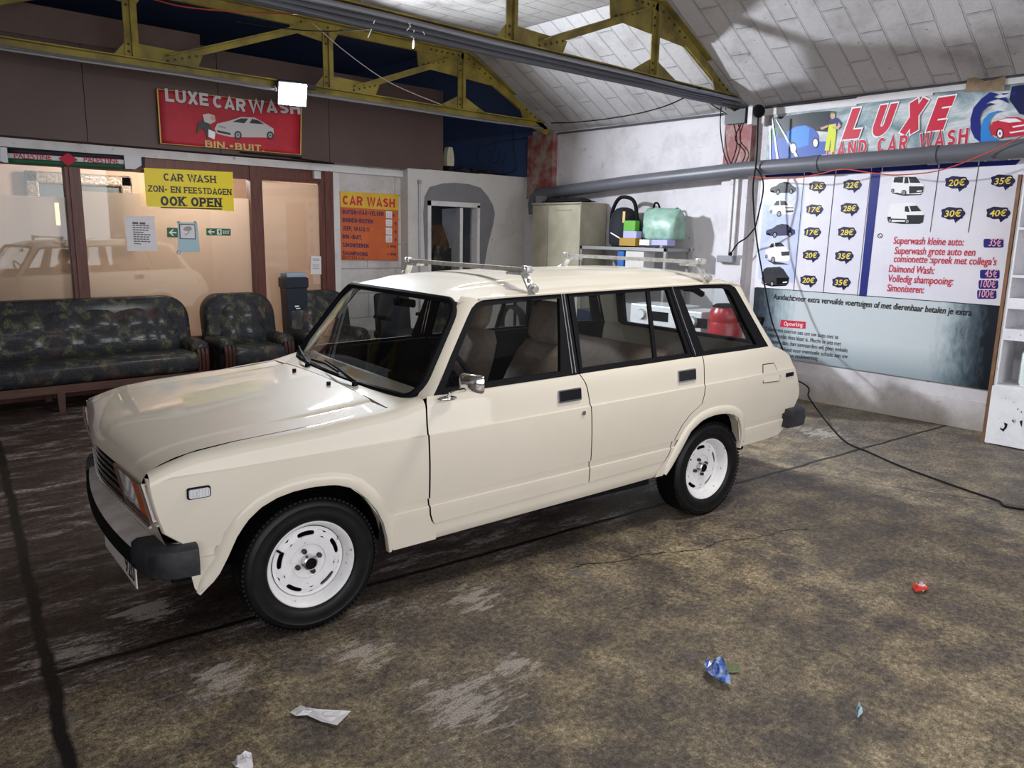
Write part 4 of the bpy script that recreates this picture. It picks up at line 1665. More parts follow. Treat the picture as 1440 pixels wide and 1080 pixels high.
# roof bars
for (xb, dz) in ((1.165, .0), (2.400, .0)):
    zb = 1.418
    mb = MB()
    mb.beam(B(xb, -.615, zb), B(xb, .615, zb), .024, .022)
    bar = cpart('roof_bar', mb, M['galvanised'], smooth=False)
    for sg in (-1, 1):
        mb = MB()
        mb.box(B(xb, sg * .600, zb + .004), (.036, .050, .034), None, bev=.006)
        mb.cyl(B(xb - .028, sg * .605, zb + .004), B(xb + .028, sg * .605, zb + .004), .012, 12)
        cpart('clamp_head', mb, M['galvanised'], bar)
        mb = MB()
        rows = []
        pts = [(.550, zb - .014), (.578, zb - .022), (.606, zb - .058), (.632, zb - .092), (.648, 1.304)]
        for (y, z) in pts:
            rows.append([B(xb - .020, sg * y, z), B(xb + .020, sg * y, z), B(xb + .020, sg * (y + .012), z + .004), B(xb - .020, sg * (y + .012), z + .004)])
        mb.loft(rows)
        mb.bx(B(xb - .024, sg * .46, zb - .024), B(xb + .024, sg * .585, zb - .012))
        ft = cpart('bar_foot', mb, M['galvanised'], bar, smooth=False)
        mb = MB()
        mb.cyl(B(xb + .0, sg * .632, zb - .080), B(xb + .0, sg * .676, zb - .088), .018, 14)
        mb.cyl(B(xb, sg * .640, zb - .081), B(xb, sg * .650, zb - .083), .024, 14)
        mb.cyl(B(xb, sg * .606, zb - .046), B(xb, sg * .626, zb - .048), .008, 10)
        cpart('foot_bolt', mb, M['galvanised'], ft)


# cabin
def seat(x, y):
    mb = MB()
    secs = []
    for (dx, z, th, w) in ((-.02, .50, .13, .44), (.00, .60, .15, .48), (.05, .72, .15, .50), (.10, .84, .13, .49), (.145, .95, .11, .45), (.165, 1.01, .06, .38)):
        secs.append([B(x + .33 + dx + a * th, y + b * w, z) for a, b in ((-.5, -.42), (-.5, -.18), (-.42, 0), (-.5, .18), (-.5, .42), (-.2, .5), (.3, .5), (.5, .36), (.5, -.36), (.3, -.5), (-.2, -.5))])
    mb.loft(secs)
    st = cpart('front_seat', mb, M['seat_cloth'], angle=70)
    mb = MB()
    secs = []
    for (dx, z, d, w) in ((.15, 1.015, .06, .22), (.152, 1.05, .10, .27), (.165, 1.12, .11, .28), (.18, 1.19, .10, .27), (.188, 1.225, .05, .20)):
        secs.append([B(x + .33 + dx + p[0] * d, y + p[1] * w, z) for p in rrect(-.5, -.5, .5, .5, .25, 3)])
    mb.loft(secs)
    cpart('headrest', mb, M['seat_cloth'], st, angle=70)
    mb = MB()
    mb.box(B(x + .08, y, .50), (.50, .50, .16), None, bev=.05)
    cpart('seat_cushion', mb, M['seat_cloth'], st)


seat(1.00, -.37)
seat(1.00, .37)
mb = MB()
secs = []
for (dx, z, th) in ((0, .52, .14), (.04, .66, .15), (.09, .80, .13), (.125, .90, .09), (.14, .93, .04)):
    secs.append([B(2.05 + dx + a * th, b, z) for a, b in ((-.5, -.60), (-.5, -.2), (-.5, .2), (-.5, .60), (.5, .60), (.5, -.60))])
mb.loft(secs)
mb.box(B(1.84, 0, .50), (.50, 1.2, .16), None, bev=.05)
cpart('rear_bench', mb, M['seat_cloth'], angle=50)
mb = MB()
rows = []
for y in [-.69 + 1.38 * i / 14 for i in range(15)]:
    rows.append([B(.50, y, .885), B(.60, y, .893), B(.70, y, .885), B(.78, y, .87), B(.80, y, .84), B(.78, y, .70), B(.66, y, .60)])
mb.grid(rows)
mb.box(B(.70, -.36, .90), (.16, .34, .05), None, bev=.015)
db = cpart('dashboard', mb, M['black_matt'], angle=40)
mb = MB()
o = B(.90, -.36, .885); ax = Vector((.90, 0, .42)).normalized()
e1 = Vector((0, 1, 0)); e2 = ax.cross(e1)
mb.tube([o + (e1 * math.cos(t) + e2 * math.sin(t)) * .195 for t in [2 * math.pi * k / 32 for k in range(32)]], .013, 8, closed=True)
for t in (.25, 2.9, 4.7):
    mb.tube([o - ax * .02, o + (e1 * math.cos(t) + e2 * math.sin(t)) * .19], .010, 6)
mb.cyl(o - ax * .03, o + ax * .01, .045, 14)
mb.cyl(o - ax * .25, o - ax * .02, .025, 10)
cpart('steering_wheel', mb, M['black_trim'])
mb = MB()
mb.box(B(.82, 0, 1.235), (.022, .17, .042), Matrix.Rotation(.2, 3, 'Z'), bev=.010)
mb.tube([B(.80, 0, 1.22), B(.78, 0, 1.27)], .007, 6)
cpart('inside_mirror', mb, M['black_trim'])
# trim of the doors inside and cabin floor, roof lining
mb = MB()
for sg in (-1, 1):
    for xa, xb, zs in ((.55, 1.95, (.33, .5, .7, .88, .915)), (1.95, 2.87, (.60, .7, .88, .915))):
        mb.grid([[SP(xa + (xb - xa) * i / 10, z, sg, .05) for z in zs] for i in range(11)])
    mb.grid([[SP(x, .915, sg, .05) for x in (.55, 1.2, 2.0, 2.87)], [SP(x, .913, sg, .004) for x in (.55, 1.2, 2.0, 2.87)]])
cpart('door_trim', mb, M['black_matt'], smooth=False)
mb = MB()
mb.bx(B(.5, -.70, .33), B(1.95, .70, .36))
mb.bx(B(1.95, -.44, .33), B(3.05, .44, .36))
mb.bx(B(2.25, -.42, .36), B(3.02, .42, .60))
mb.bx(B(2.76, -.62, .40), B(3.02, .62, .60))
for sg in (-1, 1):
    mb.bx(B(2.0, sg * .44, .60), B(2.80, sg * .70, .62))
cpart('cabin_floor', mb, M['cabin_dark'], smooth=False)
mb = MB()
rows = []
for x in [.84 + i * (2.72 - .84) / 10 for i in range(11)]:
    rows.append([B(x, t * (rw(x) - .03), re_(x) - .022 + (rh_(x) - .005) * (1 - abs(t) ** 2.6)) for t in (-1, -.8, -.4, 0, .4, .8, 1)])
mb.grid(rows)
cpart('roof_lining', mb, M['lining'], smooth=True)
mb = MB()
mb.tube([B(2.72, -.35, 1.20), B(2.64, -.35, 1.235), B(2.60, -.30, 1.245)], .02, 8)
mb.ball(B(2.62, -.33, 1.24), .05, 1, .6, .4)
cpart('cabin_lamp', mb, M['black_trim'])
# ------------------------------------------------------------------ the hall
RU, VW, VP = 6.02, 4.78, 4.62       # right wall, office front, plaster wall
O0 = (0, 0, 0)


def sbox(name, a, b, m, **kw):
    return struct(name, MB().bx(a, b), m, base=O0, **kw)


sbox('floor', (-6.5, -6.5, -.12), (6.4, 7.2, 0), M['floor'])
sbox('wall_right', (RU, -6.5, 0), (RU + .2, 7.2, 3.0), M['wall_right'])
sbox('wall_left', (-6.5, -6.5, 0), (-6.3, 7.2, 3.9), M['wall_plain'])
# ceiling: sloping part over the right wall, flat part, dark attic behind the last truss
mb = MB()
zr, zf = 2.955, 3.79
for (u0, z0, u1, z1) in ((6.20, zr - .10, 4.50, zf),):
    mb.loft([[(u0, v, z0), (u1, v, z1), (u1, v, z1 + .14), (u0, v, z0 + .16)] for v in (-6.5, 4.30)])
struct('ceiling', mb, M['ceil_slope'], base=O0)
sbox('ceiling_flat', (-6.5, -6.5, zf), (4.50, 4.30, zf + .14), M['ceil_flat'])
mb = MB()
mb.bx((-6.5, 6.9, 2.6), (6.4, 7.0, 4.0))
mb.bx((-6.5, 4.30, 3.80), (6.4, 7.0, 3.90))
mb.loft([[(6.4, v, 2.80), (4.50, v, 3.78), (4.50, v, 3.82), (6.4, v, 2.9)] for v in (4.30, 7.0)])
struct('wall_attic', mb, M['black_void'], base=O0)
# grey rail where the ceiling meets the right wall
mb = MB()
mb.tube([(RU - .03, -6, 2.985), (RU - .03, 1.0, 2.945)], .014, 8)
mb.tube([(RU - .03, 1.5, 2.93), (RU - .03, 4.0, 2.925)], .012, 8)
struct('trim_ceiling', mb, M['conduit_dark'], base=O0)
# white board along the top of the right wall
mb = MB()
mb.bx((RU - .035, .05, 2.865), (RU, 1.02, 2.93))
mb.bx((RU - .04, -.62, 2.88), (RU, .05, 2.955))
mb.bx((RU - .04, -4.0, 2.90), (RU, -.62, 2.965))
struct('trim_right', mb, M['wall_plain'], base=O0)
# pillar with the truss bearing on the right wall, and the red one at the far end
mb = MB()
mb.bx((5.93, 1.10, 0), (RU, 1.42, 2.30))
struct('pillar', mb, M['wall_right'], base=O0)
mb = MB()
mb.bx((5.93, 1.10, 2.30), (RU, 1.42, 2.80))
struct('pillar_head', mb, M['oxide_red'], base=O0)
mb = MB()
mb.bx((5.93, 4.02, 2.10), (RU, 4.50, 2.93))
struct('pillar_far', mb, M['oxide_red'], base=O0)
mb = MB()
mb.bx((5.88, 1.16, 2.80), (RU, 1.40, 2.95))
struct('truss_bearing', mb, M['lamp_black'], base=O0)
sbox('trim_plinth', (RU - .012, -6.5, 0), (RU, 1.10, .26), M['wall_right'])
sbox('recess_shade_lining', (RU - .015, 4.50, 2.40), (RU, 7.0, 3.0), M['black_void'])  # dark lining laid over the wall to give the recess its shade

# back wall: white blocks beside the office door, grey plaster with a doorway, low wall under the panes
sbox('wall_back', (3.115, VW, 0), (4.08, VW + .16, 2.40), M['block_wall'])
sbox('trim_back', (3.115, VW - .02, 0), (3.20, VW + .02, 2.29), M['wall_plain'])
mb = MB()
for a, b in (((4.06, VP, 0), (4.352, VP + .18, 2.385)), ((5.19, VP, 0), (6.02, VP + .18, 2.395)), ((4.352, VP, 2.015), (5.19, VP + .18, 2.39))):
    mb.bx(a, b)
struct('wall_plaster', mb, M['plaster'], base=O0)
# damp patch of new plaster round the doorway
BF = Frame((0, VW, 0), (1, 0, 0), (0, 0, 1))
PFm = Frame((0, VP, 0), (1, 0, 0), (0, 0, 1))


def bp(px, py, v): P = at(px, py, 1, v); return (P.x, P.z)


outer = [(598, 374), (596, 330), (595, 300), (597, 276), (604, 263), (622, 258), (640, 257), (660, 259), (676, 264), (686, 276), (693, 288), (696, 300), (694, 314), (690, 330), (686, 346), (681, 374)]
inner = [(601, 374), (601, 330), (601, 305), (601, 290), (601.5, 283), (620, 284), (640, 286), (655, 287.5), (668, 289), (674, 290), (674.2, 296), (674.4, 304), (674.5, 314), (674.6, 330), (674.7, 346), (674.8, 374)]
mb = MB()
mb.grid([[PFm(*bp(a[0], a[1], VP - .002), .002), PFm(*bp(b[0], b[1], VP - .002), .002)] for a, b in zip(outer, inner)])
struct('trim_patch', mb, M['plaster_wet'], base=O0)
sbox('wall_low', (-4.5, VW, 0), (2.25, VW + .12, .46), M['frame_wood'])

# white beam over the office front
mb = MB()
mb.bx((-4.5, VW - .05, 2.285), (4.06, VW + .02, 2.362))
struct('trim_beam', mb, M['wall_plain'], base=O0)
sbox('trim_light_block', (-4.5, VW + .08, 2.20), (3.115, VW + .14, 2.62), M['frame_wood'])  # unseen filler added to block office light leaking over the beam
# brown boards above it
mb = MB()
seams = [-4.5, -1.6, .55, 1.78, 3.02, 4.612]
for i in range(len(seams) - 1):
    mb.bx((seams[i] + .003, VP + .02, 2.375), (seams[i + 1] - .003, VP + .05, 3.43 - .02 * i))
struct('wall_boards', mb, M['brown_board'], base=O0)
mb = MB()
mb.bx((-4.5, VP + .0, 3.22), (1.62, VP + .02, 3.48))
struct('trim_board', mb, M['brown_board_old'], base=O0)

# office front: timber frame with two big panes and a glazed door
W1 = thing('window_1', 'office window in red brown timber frame above the sofa', 'window', (.9, VW, .7))
W1['kind'] = 'structure'
mb = MB()
mb.bx((-4.5, VW - .01, 2.145), (3.115, VW + .08, 2.29))
mb.bx((.362, VW - .03, .50), (.492, VW + .08, 2.15))
mb.bx((.395, VW - .045, .50), (.425, VW - .02, 2.15))
mb.bx((2.125, VW - .03, 0), (2.215, VW + .08, 2.29))
mb.bx((-4.5, VW - .03, .44), (2.2, VW + .08, .50))
mb.build('window_frame', M['frame_wood'], W1)
for (a, b) in ((-3.5, .362), (.492, 2.125)):
    mb = MB()
    mb.bx((a, VW + .02, .50), (b, VW + .026, 2.145))
    mb.build('window_pane', M['clear_glass'], W1)
    zt1 = 1.875 if a < 0 else 1.94
    mb = MB()
    mb.add([(a, VW + .034, .50), (b, VW + .034, .50), (b, VW + .034, zt1), (a, VW + .034, zt1)], [(0, 1, 2, 3)])
    mb.build('milky_film', M['film'], W1)
D1 = thing('door_1', 'glazed office door in red brown timber', 'door', (2.6, VW, 0))
D1['kind'] = 'structure'
mb = MB()
mb.bx((2.215, VW - .02, 0), (2.262, VW + .05, 2.25))
mb.bx((2.955, VW - .02, 0), (3.005, VW + .05, 2.25))
mb.bx((2.262, VW - .02, 2.17), (2.955, VW + .05, 2.25))
mb.bx((2.262, VW - .02, 0), (2.955, VW + .05, .35))
mb.bx((3.005, VW - .03, 0), (3.115, VW + .08, 2.29))
mb.build('door_frame', M['frame_wood'], D1)
mb = MB()
mb.bx((2.262, VW + .01, .35), (2.955, VW + .016, 2.17))
mb.build('door_pane', M['clear_glass'], D1)
mb = MB()
mb.add([(2.262, VW + .03, .35), (2.955, VW + .03, .35), (2.955, VW + .03, 2.13), (2.262, VW + .03, 2.13)], [(0, 1, 2, 3)])
mb.build('milky_film', M['film'], D1)
mb = MB()
mb.box((2.90, VW - .045, 2.235), (.085, .05, .085), None, bev=.006)
mb.build('door_closer', M['wall_plain'], D1)

# doorway in the plaster wall, with a half open white door behind
D2 = thing('door_2', 'white door frame with half open white door in the grey plaster wall', 'door', (4.77, VP, 0))
D2['kind'] = 'structure'
mb = MB()
mb.bx((4.352, VP - .015, 0), (4.40, VP + .10, 2.015))
mb.bx((5.150, VP - .015, 0), (5.195, VP + .10, 1.985))
mb.bx((4.352, VP - .015, 1.955), (5.195, VP + .10, 2.015))
mb.build('door_frame', M['wall_plain'], D2)
mb = MB()
R = Matrix.Rotation(math.radians(72), 3, 'Z')
mb.box((5.02, VP + .36, .98), (.72, .04, 1.93), R)
mb.build('door_leaf', M['wall_plain'], D2)

# office room and back room seen through the openings
mb = MB()
mb.bx((-3.6, 6.60, 0), (3.12, 6.68, 2.7))
mb.bx((3.08, VW + .2, 0), (3.14, 6.60, 2.7))
mb.bx((-3.68, VW + .2, 0), (-3.60, 6.60, 2.7))
struct('wall_office', mb, M['curtain'], base=O0)
sbox('ceiling_office', (-3.6, VW + .1, 2.55), (3.12, 6.68, 2.62), M['office_dark'])
mb = MB()
mb.bx((4.0, 6.2, 0), (6.02, 6.26, 2.36))
mb.bx((4.0, VP + .2, 2.33), (6.02, 6.3, 2.37))
mb.bx((3.98, VP + .2, 0), (4.04, 6.2, 2.36))
struct('wall_back_room', mb, M['plaster_wet'], base=O0)


# ------------------------------------------------------------------ roof trusses
def rivets(mb, pts, v, mi=1):
    for (u, z) in pts:
        mb.cyl((u, v - .001, z), (u, v - .010, z), .011, 6, mi=mi)


def truss(v, label, paint):
    T = thing('roof_truss', label, 'truss', (0, v, 2.98), 0, 'riveted roof trusses')
    def part(name, mb, mats=None):
        return mb.build(name, mats or [paint, M['rivet']], T)
    def L2(mb, p0, p1, w, dirn):
        """double angle bar: two flats with a slot"""
        (u0, z0), (u1, z1) = p0, p1
        mb.beam((u0, v - .012, z0), (u1, v - .012, z1), .012, w, up=dirn)
        mb.beam((u0, v + .012, z0), (u1, v + .012, z1), .012, w, up=dirn)
        d = Vector((u1 - u0, 0, z1 - z0)).normalized()
        nrm = Vector((-d.z, 0, d.x)) * (w / 2)
        mb.beam(Vector((u0, v - .045, z0)) + nrm, Vector((u1, v - .045, z1)) + nrm, .075, .010, up=(nrm.x, 0, nrm.z))
        mb.beam(Vector((u0, v + .045, z0)) + nrm, Vector((u1, v + .045, z1)) + nrm, .075, .010, up=(nrm.x, 0, nrm.z))
    mb = MB(); L2(mb, (-6.3, 3.045), (5.93, 3.02), .075, (0, 0, 1)); part('bottom_chord', mb)
    mb = MB(); L2(mb, (-6.3, 3.665), (4.53, 3.665), .085, (0, 0, 1))
    rivets(mb, [(u, 3.665) for u in (4.05, 4.13, 4.21, 4.29, 4.37, 4.45, 2.45, 2.6, 2.75, 2.9, .6, .8, 1.0)], v - .02)
    part('top_chord', mb)
    mb = MB(); L2(mb, (4.50, 3.69), (5.96, 2.985), .09, (.43, 0, .9))
    rivets(mb, [(4.60 + .085 * k, 3.645 - .041 * k) for k in range(5)] + [(5.55 + .075 * k, 3.185 - .036 * k) for k in range(5)], v - .02)
    part('rafter', mb)
    for uc in (4.50, 2.745, .835, -1.07):
        mb = MB()
        mb.beam((uc - .030, v - .02, 3.08), (uc - .030, v - .02, 3.62), .012, .058, up=(1, 0, 0))
        mb.beam((uc + .033, v - .02, 3.08), (uc + .033, v - .02, 3.62), .012, .050, up=(1, 0, 0))
        mb.beam((uc, v - .035, 3.08), (uc, v - .035, 3.62), .045, .012, up=(1, 0, 0))
        rivets(mb, [(uc - .03, z) for z in (3.12, 3.18, 3.5, 3.57)], v - .026)
        part('post', mb)
        G = Frame((0, v - .006, 0), (1, 0, 0), (0, 0, 1))
        mb = MB()
        if uc == 4.50:
            mb.prism([(4.15, 3.06), (4.46, 3.22), (4.54, 3.22), (4.93, 3.05), (4.93, 3.03), (4.15, 3.03)], G, .008)
            rivets(mb, [(4.25 + .1 * k, 3.075) for k in range(6)], v - .014)
        else:
            mb.prism([(uc - .17, 3.06), (uc - .05, 3.20), (uc + .06, 3.20), (uc + .62, 3.185), (uc + .56, 3.055)], G, .008)
            rivets(mb, [(uc + .30 + .065 * k, 3.095 + .020 * k) for k in range(5)], v - .014)
        part('gusset_plate', mb)
        mb = MB()
        if uc == 4.50:
            mb.prism([(3.86, 3.63), (3.88, 3.46), (4.42, 3.43), (4.95, 3.40), (5.0, 3.46), (4.56, 3.66)], G, .008)
            rivets(mb, [(3.95 + .07 * k, 3.49 + .018 * k) for k in range(5)], v - .014)
        else:
            mb.prism([(uc - .42, 3.64), (uc - .40, 3.56), (uc - .06, 3.52), (uc + .06, 3.52), (uc + .14, 3.64)], G, .008)
        part('gusset_plate', mb)
    for ua in (2.745, .835, -1.07):
        mb = MB(); L2(mb, (ua + .30, 3.105), (ua + 1.58, 3.585), .058, (-.35, 0, .93)); part('diagonal', mb)
    G = Frame((0, v - .006, 0), (1, 0, 0), (0, 0, 1))
    mb = MB()
    mb.prism([(5.42, 3.22), (5.98, 2.96), (5.98, 2.90), (5.55, 3.0)], G, .008)
    part('gusset_plate', mb)
    return T


truss(4.15, 'yellow riveted roof truss at the back, in front of the brown boards', M['yellow_paint'])
truss(1.30, 'darker yellow riveted roof truss across the hall, nearer one with the thick bundle of conduits', M['yellow_darker'])


def run(name, label, pts_list, r, mat, cat='conduit', seg=8):
    mb = MB()
    for pts in pts_list:
        mb.tube(pts, r, seg)
    return tag(mb.build(name, mat, smooth=True), label, cat)


def lin(v, u0, u1, z0, z1, sag=0.0, n=14):
    return [(u0 + (u1 - u0) * i / n, v, z0 + (z1 - z0) * i / n - sag * math.sin(math.pi * i / n) + .004 * math.sin(i * 2.3)) for i in range(n + 1)]


run('conduit', 'grey conduits clipped under the back truss', [lin(4.08, -6, 5.8, 3.015, 2.975), lin(4.055, -6, 5.2, 2.985, 2.965)], .013, M['conduit'])
run('conduit', 'pale conduit of the thick bundle under the nearer truss, on top', [lin(1.225, -6, 5.85, 3.035, 3.02)], .022, M['conduit'])
run('conduit', 'dark conduits hanging in a bundle under the nearer truss', [lin(1.215, -6, 5.85, 2.985, 2.975), lin(1.26, -6, 5.9, 2.955, 2.96, .01), lin(1.20, -1, 5.5, 2.955, 2.95, .015)], .019, M['conduit_dark'])
run('cable_tie', 'loose white cable tie ends on the conduit bundle', [[at(527, 28, 1, 1.2), at(522, 42, 1, 1.2), at(517, 53, 1, 1.2)], [at(575, 32, 1, 1.2), at(577, 37, 1, 1.2), at(568, 48, 1, 1.2)], [at(582, 42, 1, 1.2), at(581, 68, 1, 1.2)], [at(594, 44, 1, 1.2), at(597, 48, 1, 1.2), at(595, 56, 1, 1.2)]], .004, M['print_white'], 'cable tie', 5)
run('cable', 'red cable hung across the top left corner under the roof', [smoothpath([at(200, -6, 1, 3.6), at(250, 8, 1, 3.4), at(310, 15, 1, 3.2), at(370, 18, 1, 3.0), at(420, 19, 1, 2.6), at(458, 17, 1, 2.2)])], .006, M['cable_red'], 'cable')
run('cable', 'pale thin cable running slantwise from the back truss to its foot', [smoothpath([at(440, 33, 1, 3.9), at(490, 76, 1, 3.95), at(550, 117, 1, 3.98), at(620, 147, 1, 4.0)])], .005, M['cable_pale'], 'cable')
run('cable', 'black cable sagging from the nearer truss to the far corner', [smoothpath([at(986, 123, 1, 1.16), at(965, 136, 0, 5.40), at(930, 151, 0, 5.45), at(880, 163, 0, 5.50), at(820, 171, 0, 5.55), at(775, 173, 0, 5.6)])], .007, M['cable'], 'cable')
run('cable', 'thin black cable strung above the red banner towards the flood lamp', [smoothpath([at(330, 30, 1, 3.8), at(400, 40, 1, 3.8), at(460, 44, 1, 3.6), at(522, 41, 1, 3.2)])], .005, M['cable'], 'cable')

# flood lamp on the back truss
lp = at(414, 131, 1, 3.98)
FL = thing('flood_lamp', 'bright white flood lamp on the back truss above the red banner', 'lamp', (lp.x, 4.0, lp.z - .08))
fd_ = Vector((-.22, -.86, -.32)).normalized()
side_ = fd_.cross(Vector((0, 0, 1))).normalized()
upv_ = side_.cross(fd_)
RF = Matrix((side_, fd_, upv_)).transposed()
mb = MB(); mb.box(Vector((lp.x, 4.03, lp.z)), (.30, .05, .24), RF, bev=.01)
mb.build('lamp_housing', M['lamp_black'], FL)
mb = MB()
mb.box(Vector((lp.x, 4.03, lp.z)) + fd_ * .030, (.265, .006, .205), RF)
mb.build('lamp_glass', M['lamp_on'], FL)
mb = MB()
mb.beam((lp.x + .165, 4.03, lp.z), (lp.x + .165, 4.06, lp.z + .10), .02, .006)
mb.beam((lp.x - .165, 4.03, lp.z), (lp.x - .165, 4.06, lp.z + .10), .02, .006)
mb.beam((lp.x - .165, 4.06, lp.z + .10), (lp.x + .165, 4.06, lp.z + .10), .02, .006)
mb.box((lp.x + .21, 4.04, lp.z + .09), (.10, .05, .04))
mb.build('lamp_bracket', M['lamp_black'], FL)

# drain pipe along the right wall
mb = MB()
UPI = 5.845
mb.tube([(UPI, 4.27, 1.90), (UPI, 4.29, 2.04), (UPI, 4.25, 2.12), (UPI, 4.15, 2.15)], .062, 16)
mb.tube([(UPI, 4.2, 2.147), (UPI, 2.6, 2.255), (UPI, 1.1, 2.330), (UPI, -.3, 2.353), (UPI, -1.4, 2.372), (UPI, -5.5, 2.43)], .075, 18)
mb.tube([(UPI, .35, 2.340), (UPI, .28, 2.341)], .083, 18)
mb.tube([(UPI, -.78, 2.361), (UPI, -.70, 2.360)], .083, 18)
tag(mb.build('drain_pipe', M['pipe'], smooth=True), 'fat grey drain pipe running along the right wall across the banners', 'pipe')
# ------------------------------------------------------------------ signs on the office front
def bq(px, py, v=VW - .03): P = at(px, py, 1, v); return (P.x, P.z)


def sline(body, a, b, h, fr, conv, m, parent, bold=0.0, shear=0.0, lift=.003):
    """lettering from pixel a to pixel b of the photograph (baseline), capital height h in metres"""
    p, q = Vector(conv(*a)), Vector(conv(*b))
    d = q - p
    return text('lettering', body, fr, p.x, p.y, h, m, parent, width=d.length, bold=bold, shear=shear, lift=lift, rot=math.atan2(d.y, d.x))


def card(pts, fr, thick, m, name, parent=None, base=0.0):
    mb = MB()
    mb.prism(pts, fr, thick, base=base)
    return mb.build(name, m, parent)


# yellow sign
v = VW - .065
FY = Frame((0, v, 0), (1, 0, 0), (0, 0, 1))
cy = lambda x, y: bq(x, y, v)
T = thing('opening_sign', 'yellow sign about Sundays and holidays hung on the office window', 'sign', at(266, 265, 1, v))
card([cy(206, 290), cy(329, 297), cy(327, 242), cy(202, 236)], FY, .004, M['sign_yellow'], 'sign_board', T)
bline('CAR WASH', (230, 254), (303.5, 257.5), .072, FY, cy, M['print_black'], T, .19, True, lift=.006)
bline('ZON\u2013 EN FEESTDAGEN', (208, 269.5), (325.5, 274.5), .062, FY, cy, M['print_black'], T, .19, True, lift=.006)
bline('OOK OPEN', (226, 289), (311.5, 291.5), .092, FY, cy, M['print_black'], T, .22, True, lift=.006)
a, b = cy(226, 291.8), cy(312, 294)
mb = MB(); mb.prism([(a[0], a[1] - .006), (b[0], b[1] - .006), (b[0], b[1] + .006), (a[0], a[1] + .006)], FY, .0015, base=.0045)
mb.build('underline', M['print_black'], T)
# slab feet of the letters are part of the print: short bars under the capitals

# typed notice
v = VW - .005
FN = Frame((0, v, 0), (1, 0, 0), (0, 0, 1))
cn = lambda x, y: bq(x, y, v)
T = thing('paper_notice', 'typed white paper notice taped to the middle office pane', 'notice', at(198, 330, 1, v))
card([cn(179.5, 353), cn(221.5, 353), cn(216.5, 304.5), cn(174, 304)], FN, .002, M['paper'], 'sheet', T)
mb = MB()
for k in range(10):
    y = 313.5 + k * 3.2
    x0 = 186 + k * .28
    x1 = x0 + (20, 24, 24, 22, 15, 25, 23, 22, 24, 10)[k]
    p, q = cn(x0, y), cn(x1, y + .8)
    h = .010 if k == 0 else .0055
    # rows of words as short bars
    n = 5 if k else 2
    for i in range(n):
        f0, f1 = i / n, (i + .82) / n
        pa = Vector(p).lerp(Vector(q), f0); pb = Vector(p).lerp(Vector(q), f1)
        mb.prism([(pa.x, pa.y - h), (pb.x, pb.y - h), (pb.x, pb.y + h), (pa.x, pa.y + h)], FN, .0006, base=.0022)
mb.build('typing', M['paper_ink'], T)

# green arrow sign, camera notice, exit sign, round sticker
T = thing('arrow_sign', 'square green sign with a white arrow pointing left', 'sign', at(240, 327, 1, v))
card([cn(235, 333.6), cn(250, 334.2), cn(249.5, 320.6), cn(234.5, 320)], FN, .002, M['print_green'], 'sign_board', T)
arrow = [(237.2, 327), (242.5, 322.5), (244.5, 322.6), (241.2, 325.9), (248, 326.2), (248, 328.2), (241.2, 328), (244.8, 331.6), (242.7, 331.6)]
card([cn(*q) for q in arrow], FN, .001, M['print_white'], 'arrow', T, .0025)
T = thing('camera_notice', 'camera warning card in a pale blue plastic sleeve on the office pane', 'sign', at(264, 333, 1, v))
card([cn(250.5, 354), cn(281, 354.5), cn(277, 313), cn(249.5, 312.5)], FN, .003, M['pale_blue'], 'sleeve', T, .002)
card([cn(252.5, 336), cn(275, 336.5), cn(274, 315.5), cn(251.5, 315)], FN, .001, M['navy_dark'], 'card_edge', T, .0055)
card([cn(253.7, 335), cn(273.8, 335.4), cn(272.9, 316.5), cn(252.8, 316)], FN, .001, M['paper'], 'card', T, .007)
card([cn(257, 323), cn(259, 319.5), cn(264, 318), cn(268.5, 319), cn(269.5, 323), cn(266, 325), cn(261, 325)], FN, .001, M['print_grey'], 'camera_symbol', T, .0085)
card([cn(264.5, 325), cn(266, 325), cn(265.5, 328), cn(260, 331), cn(259, 330), cn(264, 327.5)], FN, .001, M['print_grey'], 'camera_symbol', T, .0085)
mb = MB()
for x in (250.8, 274):
    p = cn(x, 312.5); mb.cyl(FN(p[0], p[1], .001), FN(p[0], p[1], .008), .014, 10)
mb.build('suction_cup', M['print_grey'], T)
T = thing('exit_sign', 'green strip sign reading EXIT on the office pane', 'sign', at(307, 326, 1, v))
card([cn(290.3, 331), cn(324.5, 331.6), cn(324.3, 321.8), cn(290, 321)], FN, .002, M['print_green'], 'sign_board', T)
arrow = [(292, 325.9), (296, 322.4), (297.6, 322.5), (295.2, 325), (301.5, 325.2), (301.5, 327), (295.2, 326.9), (297.8, 329.5), (296.2, 329.5)]
card([cn(*q) for q in arrow], FN, .001, M['print_white'], 'arrow', T, .0025)
card([cn(305, 330.2), cn(311.5, 330.3), cn(311.4, 322.4), cn(304.9, 322.2)], FN, .001, M['print_white'], 'doorway_symbol', T, .0025)
card([cn(307, 329.5), cn(308, 327), cn(306.5, 326), cn(308, 323.6), cn(309.5, 324), cn(310.2, 326), cn(309, 327), cn(310.3, 329.5), cn(309.4, 329.6), cn(308.5, 328)], FN, .001, M['print_green'], 'running_figure', T, .0038)
sline('EXIT', (313.5, 328.6), (322.5, 328.8), .032, FN, cn, M['print_white'], T, .02, lift=.0045)
T = thing('ban_sticker', 'small round ban sticker on the office pane under the camera card', 'sticker', at(251, 354.5, 1, v))
p = cn(251, 354.8)
mb = MB(); mb.cyl(FN(p[0], p[1], .003), FN(p[0], p[1], .006), .026, 20); mb.build('disc', M['print_white'], T)
mb = MB(); mb.tube([FN(p[0] + .019 * math.cos(t), p[1] + .019 * math.sin(t), .006) for t in [2 * math.pi * k / 20 for k in range(20)]], .003, 5, closed=True)
